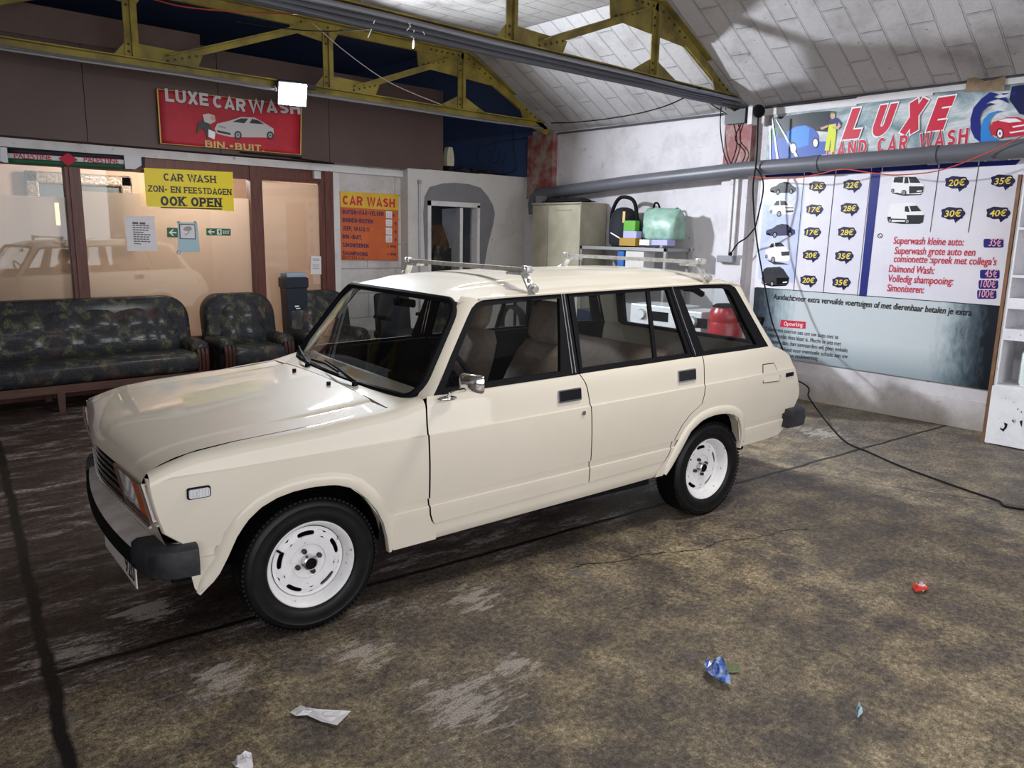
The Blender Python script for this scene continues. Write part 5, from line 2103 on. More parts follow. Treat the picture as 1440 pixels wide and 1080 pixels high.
mb.beam(FN(p[0] - .013, p[1] + .013, .006), FN(p[0] + .013, p[1] - .013, .006), .005, .002, up=(0, 1, 0))
mb.build('ban_ring', M['print_black'], T)
# note on the door
T = thing('paper_note', 'small white paper note taped to the office door glass', 'notice', at(444, 374, 1, v))
card([cn(436.5, 385.5), cn(452, 385.8), cn(451.5, 360.5), cn(437.5, 360)], FN, .0015, M['paper'], 'sheet', T)
mb = MB()
for y in (364, 366, 372.5, 375, 377.5):
    p, q = cn(439.5, y), cn(449, y + .3)
    mb.prism([(p[0], p[1] - .004), (q[0], q[1] - .004), (q[0], q[1] + .004), (p[0], p[1] + .004)], FN, .0006, base=.0017)
mb.build('typing', M['print_grey'], T)

# scarf banner: PALESTINE
v = VW - .075
FS = Frame((0, v, 0), (1, 0, 0), (0, 0, 1))
cs = lambda x, y: bq(x, y, v)
T = thing('flag_scarf', 'narrow scarf reading PALESTINE twice hung along the white beam', 'flag', at(95, 221, 1, v))
def strip(f0, f1, m, name, x0=11, x1=174, n=12, base=0.0):
    mb = MB()
    rows = []
    for i in range(n + 1):
        x = x0 + (x1 - x0) * i / n
        f = (x - 11) / 163.0
        yt = 208 + 10.3 * f; yb = 229 + 8.3 * f
        row = []
        for k in (f0, f1):
            p = cs(x, yt + (yb - yt) * k)
            row.append(FS(p[0], p[1], .004 * math.sin(i * 1.9) + base))
        rows.append(row)
    mb.grid(rows)
    return mb.build(name, m, T, smooth=True, solid=.003)
strip(0, .34, M['flag_black'], 'black_band')
strip(.34, .67, M['flag_white'], 'white_band')
strip(.67, 1, M['flag_green'], 'green_band')
card([cs(82, 222.5), cs(95, 233.5), cs(109, 224.8), cs(95.5, 215)], FS, .003, M['flag_red'], 'red_diamond', T, .008)
sline('PALESTINE', (20, 222.8), (72.5, 225.2), .046, FS, cs, M['flag_red'], T, .015, lift=.012)
sline('PALESTINE', (118, 228), (167, 230.6), .046, FS, cs, M['flag_red'], T, .015, lift=.012)
for pts in ([(0, 207), (9.5, 207.5), (11.5, 228.8), (6, 228.5), (0, 226.5)], [(174, 218.5), (188, 219.5), (199, 220.5), (200, 232), (190, 238), (176, 237.5)]):
    card([cs(*q) for q in pts], FS, .006, M['flag_white'], 'white_end', T, -.002)
card([cs(198.5, 221), cs(203, 221), cs(203, 236), cs(199.5, 236)], FS, .02, M['flag_black'], 'clip', T, -.005)

# red banner
v = VP - .02
FR_ = Frame((0, v, 0), (1, 0, 0), (0, 0, 1))
cr = lambda x, y: bq(x, y, v)
T = thing('wash_banner', 'red cloth banner with a silver car hung on the brown boards', 'banner', at(320, 172, 1, v))
def quad_grid(pts, conv, fr, n, m, amp=.006, base=0.0):
    """cloth between four pixel corners tl, tr, br, bl with soft waves"""
    tl, tr, br, bl = [Vector(q) for q in pts]
    mb = MB(); rows = []
    for i in range(n + 1):
        row = []
        for j in range(n + 1):
            s_, t_ = i / n, j / n
            q = tl.lerp(tr, s_).lerp(bl.lerp(br, s_), t_)
            p = conv(q.x, q.y)
            row.append(fr(p[0], p[1], base + amp * math.sin(3.1 * s_ * 3 + 2 * t_) * math.sin(math.pi * t_)))
        rows.append(row)
    return mb.grid(rows)
quad_grid([(221, 125.5), (424, 150), (422.5, 217), (226, 201)], cr, FR_, 14, None).build('cloth', M['red_cloth'], T, smooth=True, solid=.003)
for a, b in (((221, 125), (226, 201.5)), ((423.5, 150), (422.5, 217.5)), ((221, 125), (424, 149.5)), ((226, 201.5), (422.5, 217.5))):
    mb = MB()
    p, q = cr(*a), cr(*b)
    k = .012 if a[0] == 221 and b[0] == 226 or a[0] > 423 else .005
    mb.beam(FR_(p[0], p[1], .004), FR_(q[0], q[1], .004), k, .006, up=(0, 1, 0))
    mb.build('gold_hem', M['gold_edge'], T)
mb = MB()
letters = [('LUXE', (232, 142.5), (293, 149.5)), ('CAR', (299, 151), (345, 157.5)), ('WASH', (350, 157), (422, 161))]
for w, a, b in letters:
    bline(w, (a[0] + .8, a[1] + .8), (b[0] + .8, b[1] + .8), .118, FR_, cr, M['print_black'], T, .22, lift=.011)
    bline(w, a, b, .118, FR_, cr, M['silver_ink'], T, .22, lift=.013)
bline('BIN.+BUIT.', (288, 207), (371, 213.5), .066, FR_, cr, M['gold_ink'], T, .2, lift=.011)


def pic(conv, fr, box, polys, parent, mats, base=.003, name='car_picture', flip=False):
    """flat printed picture: polys = list of (material index, [(x, y) in 0..1, y down]); box = pixel corners tl, tr, br, bl"""
    tl, tr, br, bl = [Vector(q) for q in box]
    mb = MB()
    for k, (mi, pts) in enumerate(polys):
        out = []
        for (x, y) in pts:
            if flip: x = 1 - x
            q = tl.lerp(tr, x).lerp(bl.lerp(br, x), y)
            out.append(conv(q.x, q.y))
        mb.prism(out, fr, 0, mi=mi, base=base + k * .0004)
    return mb.build(name, mats, parent, weld=False)


def disc(x, y, rx, ry, n=16):
    return [(x + rx * math.cos(2 * math.pi * k / n), y + ry * math.sin(2 * math.pi * k / n)) for k in range(n)]


def wheels_(x0, y0, x1, y1, r0, r1, asp, dark=1, light=2):
    out = []
    for x, y, r in ((x0, y0, r0), (x1, y1, r1)):
        out += [(dark, disc(x, y, r * .8, r * asp)), (light, disc(x, y, r * .5, r * asp * .64)), (dark, disc(x, y, r * .14, r * asp * .18))]
    return out


SALOON = [(0, [(.02, .60), (.05, .46), (.22, .36), (.36, .14), (.52, .06), (.70, .10), (.86, .36), (.97, .46), (.99, .70), (.92, .82), (.20, .86), (.05, .78)]),
          (3, [(.28, .36), (.40, .16), (.52, .12), (.53, .36)]), (3, [(.56, .36), (.55, .12), (.68, .16), (.80, .36)]),
          (1, [(.04, .66), (.18, .70), (.18, .78), (.05, .75)])] + wheels_(.33, .78, .82, .74, .09, .08, 2.2)
TALL = [(0, [(.03, .50), (.12, .36), (.20, .10), (.34, .02), (.66, .04), (.80, .30), (.97, .40), (.99, .72), (.90, .84), (.12, .78), (.04, .68)]),
        (3, [(.18, .34), (.25, .12), (.38, .08), (.40, .34)]), (3, [(.44, .34), (.42, .08), (.62, .10), (.74, .32)]),
        (1, [(.66, .62), (.97, .60), (.96, .70), (.70, .74)]), (1, [(.62, .44), (.96, .44), (.96, .50), (.66, .50)])] + wheels_(.10, .68, .42, .80, .07, .11, 1.5)
PICKUP = [(1, [(.10, .80), (.70, .92), (1.0, 1.0), (.40, 1.0)]), (0, [(.02, .40), (.12, .30), (.20, .06), (.60, .0), (.78, .18), (.86, .34), (.98, .40), (1.0, .72), (.92, .86), (.40, .84), (.05, .66)]),
          (3, [(.36, .04), (.60, .03), (.76, .20), (.40, .22)]), (3, [(.16, .24), (.22, .08), (.32, .06), (.32, .24)]),
          (1, [(.62, .44), (.94, .42), (.94, .60), (.66, .62)]), (4, [(.48, .40), (.60, .46), (.50, .48)]), (4, [(.70, .66), (.90, .64), (.88, .72), (.72, .74)])] + wheels_(.08, .64, .34, .80, .06, .10, 1.5)
VAN = [(1, [(.02, .88), (.40, 1.0), (.90, .96), (.96, .90), (.50, .80)]), (0, [(.0, .60), (.04, .14), (.14, .04), (.62, .0), (.76, .12), (.92, .42), (1.0, .56), (.98, .84), (.88, .92), (.40, .92), (.04, .80)]),
       (3, [(.50, .12), (.72, .12), (.88, .40), (.56, .40)]), (3, [(.38, .42), (.40, .14), (.48, .14), (.52, .42)]), (3, [(.06, .38), (.08, .14), (.34, .12), (.34, .40)]),
       (1, [(.54, .56), (.98, .56), (.97, .84), (.56, .90)]), (4, [(.78, .76), (.94, .74), (.93, .80), (.78, .82)])] + wheels_(.06, .76, .40, .86, .06, .09, 1.5)
CARGO = [(1, [(.02, .92), (.40, 1.0), (.90, 1.0), (.96, .94), (.50, .88)]), (0, [(.0, .70), (.06, .08), (.52, .0), (.72, .02), (.90, .34), (1.0, .54), (.98, .92), (.10, .88)]),
         (3, [(.58, .16), (.78, .14), (.92, .40), (.64, .42)]), (3, [(.46, .42), (.46, .18), (.54, .16), (.60, .44)]),
         (1, [(.52, .58), (1.0, .58), (.98, .94), (.56, .92)]), (1, [(.0, .66), (.10, .66), (.10, .88), (.02, .86)]), (1, [(.10, .74), (.50, .76), (.50, .82), (.10, .80)])] + wheels_(.08, .84, .56, .88, .06, .08, 1.6)
SILVER = [M['silver_ink'], M['print_black'], M['print_grey'], M['print_dark_glass'], M['print_white']]
# silver car with a bending washer on the red banner
pic(cr, FR_, [(300, 160), (387, 166), (386, 202), (299, 194)], [(0, [(.02, .62), (.06, .40), (.26, .24), (.44, .06), (.66, .04), (.86, .28), (.97, .42), (.98, .66), (.94, .78), (.30, .90), (.06, .82)]),
    (3, [(.30, .28), (.44, .11), (.56, .10), (.50, .30)]), (3, [(.58, .28), (.62, .10), (.72, .14), (.82, .28)]), (1, [(.06, .66), (.28, .74), (.28, .82), (.07, .76)]), (2, [(.08, .46), (.20, .50), (.20, .58), (.09, .54)])] + wheels_(.40, .80, .92, .70, .075, .07, 2.3), T, SILVER, .010)
pic(cr, FR_, [(276, 157), (304, 159), (304, 198), (275, 194)], [(1, [(.10, .40), (.35, .30), (.55, .34), (.80, .62), (.85, .90), (.55, .98), (.45, .70), (.30, .60), (.02, .85)]), (0, [(.30, .10), (.60, .04), (.90, .10), (.95, .30), (.70, .42), (.40, .36)]), (5, disc(.82, .20, .12, .09)), (4, [(.60, .62), (.95, .70), (.90, .96), (.60, .90)])], T, SILVER + [M['print_skin']], .010, 'washer_picture')
# black picture rail under it
run('rail', 'thin black rail with a strip of clips below the red banner', [[at(338, 214, 1, VP - .03), at(424, 222, 1, VP - .03)], [at(410, 222, 1, VP - .04), at(470, 230, 1, VP - .04)]], .008, M['black_trim'], 'rail')

# orange price poster
v = VW - .012
FP = Frame((0, v, 0), (1, 0, 0), (0, 0, 1))
cp = lambda x, y: bq(x, y, v)
T = thing('price_poster', 'orange poster with a yellow top headed CAR WASH on the white block wall', 'poster', at(519, 318, 1, v))
card([cp(479, 365.5), cp(560, 366.5), cp(560, 295), cp(478.5, 290)], FP, .003, M['poster_orange'], 'poster_sheet', T)
card([cp(478.5, 291), cp(560, 296), cp(560, 273.5), cp(478, 269)], FP, .003, M['poster_yellow'], 'poster_head', T, .0005)
bline('CAR WASH', (481.5, 287.5), (555, 292), .104, FP, cp, M['print_red'], T, .22, lift=.006)
for i, (w, x1) in enumerate((('BUITEN+WAX+VELGEN', 539), ('BINNEN+BUITEN', 524), ('JEEP, SPACE.W.', 520.5), ('BIN.+BUIT.', 509), ('SIMONISEREN', 518), ('SHAMPOOING', 517))):
    y = 300.2 + 11.6 * i
    k = (x1 - 481) / 58.0
    bline(w, (481.5, y + .4), (x1, y + .4 + 3.2 * k), .050, FP, cp, M['poster_ink'], T, .21, lift=.005, gap=.13)
for i, y in enumerate((297, 308.5, 320, 331)):
    card([cp(542.5, y + 9.5), cp(551, y + 10), cp(551, y + .3), cp(542.2, y)], FP, .001, M['paper'], 'price_slip', T, .004)
    sline(('12', '22', '17', '28')[i], (543.5, y + 8), (549.5, y + 8.3), .045, FP, cp, M['print_grey'], T, -.01, lift=.0065)
    sline('\u20ac', (551.8 if i == 0 else 554.5, y + 8.0), (555 if i == 0 else 557.5, y + 8.2), .036, FP, cp, M['poster_ink'], T, .03, lift=.005)
for y in (348.5, 359.5):
    sline('= 99\u20ac', (543.5, y), (556.8, y + .6), .036, FP, cp, M['poster_ink'], T, .02, lift=.005)
sline('BUITEN CA', (481.5, 364), (512, 365), .036, FP, cp, M['frame_wood'], T, .01, lift=.005)

# ------------------------------------------------------------------ banners on the right wall
UB = RU - .018
FW = Frame((UB, 0, 0), (0, -1, 0), (0, 0, 1))
def wq(px, py): P = at(px, py, 0, UB); return (-P.y, P.z)


T = thing('price_banner', 'big white and navy price banner covering the right wall below the pipe', 'banner', (UB, -.25, .37))
card([(-.965, wq(1064, 404)[1]), wq(1415, 431), (1.405, 2.36), (-.985, 2.36)], FW, .004, M['price_white'], 'banner_sheet', T, .002)
card([(-.955, wq(1115, 505)[1]), wq(1398, 549.5), wq(1415, 431), (-.965, wq(1063.5, 404.5)[1])], FW, .004, M['price_foot'], 'banner_foot', T, .001)
card([wq(1066, 392), wq(1118, 398), wq(1133, 262), wq(1075, 268)], FW, .0006, M['price_blue_tint'], 'tinted_field', T, .0064)
HB = [(wq(1076, 248)), (wq(1440, 231.5))]
card([wq(1077, 249.5), wq(1226, 243), (wq(1227, 200)[0], 2.355), (-.975, 2.355)], FW, .001, M['navy'], 'header', T, .0064)
card([wq(1239, 241.5), wq(1429, 232.0), (1.40, 2.355), (wq(1241, 200)[0], 2.355)], FW, .001, M['navy'], 'header', T, .0064)
card([wq(1208.5, 416), wq(1219, 417), wq(1241, 226), wq(1227.5, 228)], FW, .001, M['navy'], 'blue_bar', T, .0066)
def rule(a, b, wd=.006, m='print_black'):
    p, q = wq(*a), wq(*b)
    mb = MB(); mb.beam(FW(p[0], p[1], .0085), FW(q[0], q[1], .0085), wd, .001, up=(1, 0, 0))
    mb.build('rule', M[m], T)
rule((1131.5, 246), (1116.5, 408)); rule((1175, 244), (1158, 411)); rule((1225, 243), (1206, 415), .004)
rule((1321, 236), (1308.5, 326), .005); rule((1377, 232), (1362, 327), .005)
rule((1063.5, 404), (1415, 431), .006)
for a, b in (((1132, 240), (1131.5, 247)), ((1177, 237), (1175.5, 245)), ((1322, 222), (1320.5, 237)), ((1378, 219), (1376.5, 234)), ((1242, 228), (1241, 242))):
    rule(a, b, .008, 'print_white')
for w, a, b in (('Buiten', (1145, 241.5), (1164, 240)), ('Binnen Buiten', (1180, 239.5), (1226, 235.5)), ('Buiten', (1337, 229.5), (1363, 228)), ('Binnen Buiten', (1384.5, 227.5), (1446, 223.5))):
    sline(w, a, b, .052, FW, wq, M['print_white'], T, .01, .12, lift=.009)


def badge(c, wpx, hpx, price, k=1.0):
    x, y = c
    pts = []
    for i in range(28):
        t = 2 * math.pi * i / 28
        rr = 1 + .07 * math.cos(7 * t)
        pts.append((x + wpx * .5 * rr * abs(math.cos(t)) ** .7 * (1 if math.cos(t) > 0 else -1), y + hpx * .5 * rr * abs(math.sin(t)) ** .7 * (1 if math.sin(t) > 0 else -1)))
    mb = MB()
    mb.prism([wq(*q) for q in pts], FW, .001, base=.0066)
    mb.prism([wq(*q) for q in ((x + .02 * wpx, y + .42 * hpx), (x + .10 * wpx, y + .80 * hpx), (x + .36 * wpx, y + .38 * hpx))], FW, .001, base=.0066)
    b_ = mb.build('price_badge', M['navy_dark'], T)
    sl = (y - 331) * .00068
    a = (x - .37 * wpx, y + hpx * .27 - sl * .37 * wpx); b = (x + .36 * wpx, y + hpx * .27 + sl * .37 * wpx)
    hh = (Vector(wq(x, y - hpx * .26)) - Vector(wq(x, y + hpx * .26))).length
    sline(price, a, b, hh, FW, wq, M['print_yellow'], T, .02, .12, lift=.0095)


for (c, p) in (((1150, 262), '12\u20ac'), ((1146, 294.5), '17\u20ac'), ((1143, 326.5), '17\u20ac'), ((1141, 358.8), '20\u20ac'), ((1137.5, 394), '20\u20ac')):
    badge(c, 23.5, 13.5, p)
for (c, p) in (((1199, 260), '22\u20ac'), ((1195.3, 293), '28\u20ac'), ((1191.5, 326.5), '28\u20ac'), ((1187.5, 360), '35\u20ac'), ((1183.5, 397), '35\u20ac')):
    badge(c, 25.5, 14.5, p)
for (c, p) in (((1346, 256.5), '20\u20ac'), ((1410.5, 254.3), '35\u20ac'), ((1340.5, 300), '30\u20ac'), ((1404, 299.5), '40\u20ac')):
    badge(c, 33, 17, p)
DARKCAR = [M['print_black'], M['black_matt'], M['print_grey'], M['print_dark_glass'], M['print_white']]
STEEL = [M['navy_dark'], M['black_matt'], M['print_grey'], M['print_dark_glass'], M['print_white']]
WHITECAR = [M['print_white'], M['print_black'], M['print_grey'], M['print_dark_glass'], M['print_white']]
def rect(x0, y0, x1, y1, dx=-2.5):
    return [(x0, y0), (x1, y0), (x1 + dx, y1), (x0 + dx, y1)]
pic(wq, FW, rect(1084, 254.5, 1122, 274.5), SALOON, T, DARKCAR, .0075)
pic(wq, FW, rect(1083, 280, 1119, 306), TALL, T, WHITECAR, .0075)
pic(wq, FW, rect(1078, 313.5, 1121, 335), SALOON, T, STEEL, .0075)
pic(wq, FW, rect(1077, 340, 1114, 372), PICKUP, T, WHITECAR, .0075)
pic(wq, FW, rect(1073, 375, 1112, 403), VAN, T, DARKCAR, .0075)
pic(wq, FW, rect(1255, 245, 1302, 275.5), VAN, T, WHITECAR, .0075)
pic(wq, FW, rect(1250, 285, 1301.5, 315), CARGO, T, WHITECAR, .0075)
for w, a, b, h in (('Superwash kleine auto:', (1256.5, 342.8), (1355.5, 345.5), .066), ('Superwash grote auto een', (1258, 357), (1371.5, 359.8), .066), ("comionette :spreek met collega's", (1257, 368.3), (1401, 373), .064),
                   ('Daimond Wash:', (1250, 382.3), (1314, 385.3), .066), ('Volledig shampooing:', (1249, 396), (1340.5, 400.5), .066), ('Simoniseren:', (1247.5, 409.3), (1299.5, 412.3), .066)):
    sline(w, a, b, h, FW, wq, M['print_red'], T, .02, .12, lift=.009)
for (x0, x1, y, p) in ((1383.5, 1411.5, 342, '35\u20ac'), (1378.5, 1406, 385.5, '45\u20ac'), (1376.5, 1404, 400, '100\u20ac'), (1374.5, 1401.5, 414, '100\u20ac')):
    mb = MB()
    mb.prism([wq(*q) for q in rrect(x0, y - 6.2, x1, y + 6.2, 2.5)], FW, .001, base=.0066)
    mb.build('price_badge', M['navy'], T)
    sline(p, (x1 - (21 if len(p) == 3 else 25), y + 3.8), (x1 - 3, y + 4.6), .064, FW, wq, M['print_pink'], T, .015, .1, lift=.0095)
sline('Aandacht:voor extra vervuilde voertuigen of met dierenhaar betalen je extra', (1087.5, 420.5), (1366, 444), .058, FW, wq, M['print_black'], T, .02, .12, lift=.009)
card([wq(1097, 459.5), wq(1133, 462.3), wq(1133.5, 452.5), wq(1099, 449.5)], FW, .002, M['print_red'], 'notice_tag', T, .0062)
sline('Opmerking:', (1103, 457.6), (1130, 459.5), .042, FW, wq, M['print_white'], T, .01, .1, lift=.0095)
for w, a, b in (('Gelieve ten zeerste aan om uw auto niet te', (1076, 464.5), (1179, 477)), ('verlaten totdat deze klaar is. Mocht er iets met', (1074, 472.5), (1183, 486.2)), ('gebeuren dan, dan aanvaarden wij geen enkele', (1076, 481.5), (1192, 495.5)), ('aansprakelijkheid voor eventuele schade aan uw', (1074, 490.5), (1192.5, 504)), ('Dank voor uw medewerking', (1085, 500), (1150, 506.5))):
    sline(w, a, b, .044, FW, wq, M['print_black'], T, .0, .0, lift=.009)
p = wq(1238, 331.5)
mb = MB(); mb.tube([FW(p[0] + .020 * math.cos(t), p[1] + .020 * math.sin(t), .008) for t in [2 * math.pi * k / 20 for k in range(20)]], .003, 5, closed=True)
mb.beam(FW(p[0] - .014, p[1] + .014, .008), FW(p[0] + .014, p[1] - .014, .008), .005, .002, up=(0, 1, 0))
mb.build('ban_ring', M['print_black'], T)

# LUXE banner
T = thing('luxe_banner', 'long printed banner reading LUXE HAND CAR WASH high on the right wall', 'banner', (UB, -.35, 2.3))
zt = lambda x: 2.878 + .030 * (x + .94) / 2.3
mb = MB(); rows = []
for i in range(25):
    x = -.945 + 3.0 * i / 24
    row = []
    for k in range(7):
        z = 2.30 + (zt(x) - 2.30) * k / 6
        row.append(FW(x, z, .010 + .004 * math.sin(i * 1.3 + k * .5)))
    rows.append(row)
mb.grid(rows)
mb.build('banner_sheet', M['luxe_bg'], T, smooth=True, solid=.003)
LW = [M['print_blue'], M['print_black'], M['print_white'], M['print_blue_deep'], M['print_dark_glass'], M['print_lime'], M['print_skin'], M['navy'], M['print_red'], M['navy_dark'], M['print_green']]
def lpic(polys, name, base=.016):
    mb = MB()
    for k, (mi, pts) in enumerate(polys):
        mb.prism([wq(*q) for q in pts], FW, 0, mi=mi, base=base + .0005 * k)
    return mb.build(name, LW, T, weld=False)
lpic([(4, [(1085, 166), (1145, 158), (1172, 156), (1168, 186), (1120, 182), (1090, 190)]), (10, [(1084, 183), (1098, 178), (1097, 196), (1083, 200)]), (3, [(1082, 206), (1170, 198), (1162, 217), (1082, 228)])], 'printed_scene')
lpic([(3, [(1088, 196), (1094, 187), (1110, 184), (1120, 178), (1134, 176), (1146, 181), (1152, 190), (1153, 204), (1146, 208), (1118, 214), (1096, 214), (1087, 208)]),
      (0, [(1109, 186), (1121, 178.5), (1134, 177), (1140, 181), (1138, 204), (1112, 212), (1107, 200)]), (4, [(1096, 188), (1106, 184), (1108, 192), (1094, 196)]),
      (1, disc(1116.5, 208.5, 5.5, 9)), (2, disc(1116.8, 208.8, 4, 6.8)), (1, disc(1148, 201, 4.5, 7.5)), (2, disc(1148.2, 201.3, 3.2, 5.6))], 'printed_blue_car', .019)
lpic([(2, [(1086.5, 166), (1088, 166), (1097, 226), (1094, 227)]), (2, [(1092, 168), (1093.2, 168), (1124, 220), (1120, 221)]), (2, [(1084, 180), (1085.2, 180), (1086, 228), (1084, 228)])], 'glare_streaks', .023)  # glare painted as white streaks on the banner
lpic([(6, disc(1172.3, 163, 3.4, 5)), (10, [(1168.5, 160), (1170, 156.5), (1175, 156.5), (1176.5, 160)]), (7, [(1168, 169), (1178, 166), (1184, 173), (1181, 181), (1176, 178), (1174, 186), (1167, 186)]),
      (5, [(1167, 176), (1177, 174), (1177, 190), (1174, 214), (1169, 214), (1170, 194), (1167, 212), (1161, 212)]), (6, [(1181, 172), (1184, 178), (1180, 182), (1172, 181), (1172, 178), (1179, 178)]),
      (1, [(1150, 182), (1172, 170), (1173, 172.5), (1152, 184)]), (6, [(1155, 180), (1166, 176), (1166, 179), (1157, 183)])], 'printed_washer', .020)
for ch, a, b in (('L', (1184.8, 196.8), (1208, 194.5)), ('U', (1224, 193.4), (1248, 190.5)), ('X', (1265, 189), (1292, 185.5)), ('E', (1303, 185.4), (1327, 182.5))):
    bline(ch, a, b, .275, FW, wq, M['print_white'], T, .30, False, .30, lift=.018, grow=.09)
    bline(ch, a, b, .275, FW, wq, M['print_red'], T, .30, False, .30, lift=.0195)
for w, a, b in (('HAND', (1163, 222), (1219, 216.5)), ('CAR', (1234, 215), (1276, 211)), ('WASH', (1293, 209.5), (1361, 202))):
    bline(w, a, b, .130, FW, wq, M['print_white'], T, .20, False, .04, lift=.018, grow=.08, gap=.24)
    bline(w, a, b, .130, FW, wq, M['print_red'], T, .20, False, .04, lift=.0195, gap=.24)
lpic([(9, [(1424, 122), (1450, 118), (1450, 165), (1434, 160), (1420, 140)]),
      (7, [(1393, 130), (1380, 140), (1370, 152), (1365.5, 168), (1366, 182), (1371, 194), (1379, 200), (1396, 197), (1386, 192), (1380, 182), (1379, 168), (1382, 157), (1390, 150), (1400, 147), (1394, 145), (1386, 148), (1392, 143), (1406, 139), (1398, 137), (1405, 133)]),
      (7, [(1408, 132), (1420, 131), (1412, 134)]), (7, [(1402, 139), (1416, 137), (1420, 146), (1412, 142)]), (7, disc(1427, 132, 4, 2.6)),
      (0, [(1380, 200), (1380, 182), (1384, 168), (1392, 160), (1404, 156), (1411, 157), (1400, 160), (1393, 168), (1391, 180), (1395, 192), (1406, 198)])], 'printed_wave', .016)
lpic([(8, [(1393, 180), (1397, 172), (1410, 168), (1416, 165.5), (1432, 165), (1450, 172), (1450, 188), (1428, 192), (1410, 194), (1396, 190)]), (2, [(1405, 170), (1415, 167), (1430, 167), (1438, 171), (1420, 173)]),
      (2, [(1424, 178), (1448, 174), (1448, 176), (1426, 180)]), (2, [(1420, 186), (1448, 182), (1448, 184), (1422, 188)]), (1, disc(1407, 188, 5, 7.5)), (2, disc(1407.3, 188.2, 3.6, 5.8)), (8, disc(1407.3, 188.2, 1.4, 2.2))], 'printed_red_car', .0185)

# piece of brown tape over the top edge
TP = MB(); TP.prism([wq(1359, 129.5), wq(1414, 128.5), wq(1416, 107.5), wq(1390, 116), wq(1364, 105.5)], FW, .006, base=.030)
tag(TP.build('tape_piece', M['tape']), 'piece of brown packing tape across the white board over the banner', 'tape')
# red cable slung across the banner
run('cable', 'thin red cable slung under the pipe across the price banner', [smoothpath([(5.74, .95, 2.24), at(1110, 251, 0, 5.74), at(1150, 245, 0, 5.74), at(1185, 238, 0, 5.74), at(1225, 243, 0, 5.74), at(1262, 246, 0, 5.74), at(1320, 240, 0, 5.74), at(1378, 219, 0, 5.74), at(1440, 190, 0, 5.74), at(1500, 150, 0, 5.74)])], .005, M['cable_red'], 'cable')

# siren / bell, sockets and loose cables on the pillar
p0 = at(1064, 157, 0, 5.84)
T = thing('alarm_bell', 'round black bell on a white bracket at the top of the pillar', 'bell', p0)
mb = MB(); mb.lathe([(0, .02), (.035, .018), (.062, .0), (.066, -.02), (.055, -.04), (.0, -.045)], p0 + Vector((-.03, -.05, .0)), (-.5, -.85, .1), 24)
mb.build('gong', M['black_trim'], T, smooth=True)
mb = MB(); mb.bx((5.82, 1.04, p0.z - .12), (5.93, 1.09, p0.z + .07))
mb.build('bracket', M['wall_plain'], T)
uP = 5.92
run('cable', 'bundle of loose black wires hanging on the red pillar head', [
    smoothpath([at(1014, 150, 0, uP - .02), at(1013, 180, 0, uP - .03), at(1018, 215, 0, uP - .02), at(1026, 235, 0, uP - .02)]),
    smoothpath([at(1020, 152, 0, uP - .02), at(1032, 175, 0, uP - .03), at(1036, 205, 0, uP - .02), at(1026, 236, 0, uP - .02)]),
    smoothpath([at(1045, 170, 0, uP), at(1034, 195, 0, uP - .03), at(1048, 215, 0, uP - .02), at(1040, 234, 0, uP - .02)]),
    smoothpath([at(995, 143, 0, uP - .05), at(1018, 158, 0, uP - .04), at(1035, 168, 0, uP - .02)])], .006, M['cable'], 'cable')
T = thing('junction_box', 'grey junction box at the foot of the trunking on the pillar', 'electrical box', at(1020, 372, 0, uP - .03))
mb = MB(); q = at(1021, 364, 0, uP - .03); mb.box(q, (.06, .20, .075), None, bev=.008); mb.build('box_body', M['conduit'], T)
mb = MB(); mb.ball(at(1027, 357, 0, uP - .07), .022); mb.build('plug', M['cable'], T)
mb = MB()
for x in (1024.5, 1031.5):
    a_, b_ = at(x + 6, 252, 0, uP - .012), at(x, 360, 0, uP - .012)
    b_ = Vector((a_.x, a_.y, b_.z))
    mb.beam(a_, b_, .024, .035, up=(0, 1, 0))
tag(mb.build('cable_trunking', M['wall_plain']), 'white cable trunking running down the pillar below the pipe', 'trunking')
run('cable', 'long black cable looped over the pipe and hanging down beside the price banner', [
    smoothpath([at(1066, 165, 0, 5.74), at(1065, 205, 0, 5.74), at(1063, 232, 0, 5.74), at(1059, 262, 0, 5.74), at(1060, 295, 0, 5.74), at(1062, 320, 0, 5.74), at(1066, 350, 0, 5.74), at(1075, 400, 0, 5.70), at(1085, 450, 0, 5.6), at(1100, 490, 0, 5.3), at(1112, 520, 0, 5.1)]),
    smoothpath([at(1063, 236, 0, 5.74), at(1072, 250, 0, 5.74), at(1073, 270, 0, 5.74), at(1067, 300, 0, 5.74), at(1062, 320, 0, 5.74)]),
    smoothpath([at(1062, 320, 0, 5.74), at(1050, 334, 0, 5.78), at(1038, 342, 0, 5.82), at(1028, 356, 0, 5.84)])], .008, M['cable'], 'cable')
run('hose', 'black hose lying across the floor from the back of the car to the right', [smoothpath([(4.62, .60, .62), at(1125, 537, 2, .24), at(1137, 558, 2, .14), at(1150, 577, 2, .06), tuple(at(1168, 600, 2, .012)), tuple(at(1190, 622, 2, .010)), tuple(at(1222, 636, 2, .010)), tuple(at(1265, 655, 2, .010)), tuple(at(1330, 679, 2, .010)), tuple(at(1400, 703, 2, .010)), tuple(at(1445, 717, 2, .010)), (4.6, -3.2, .010)])], .007, M['cable'], 'hose')
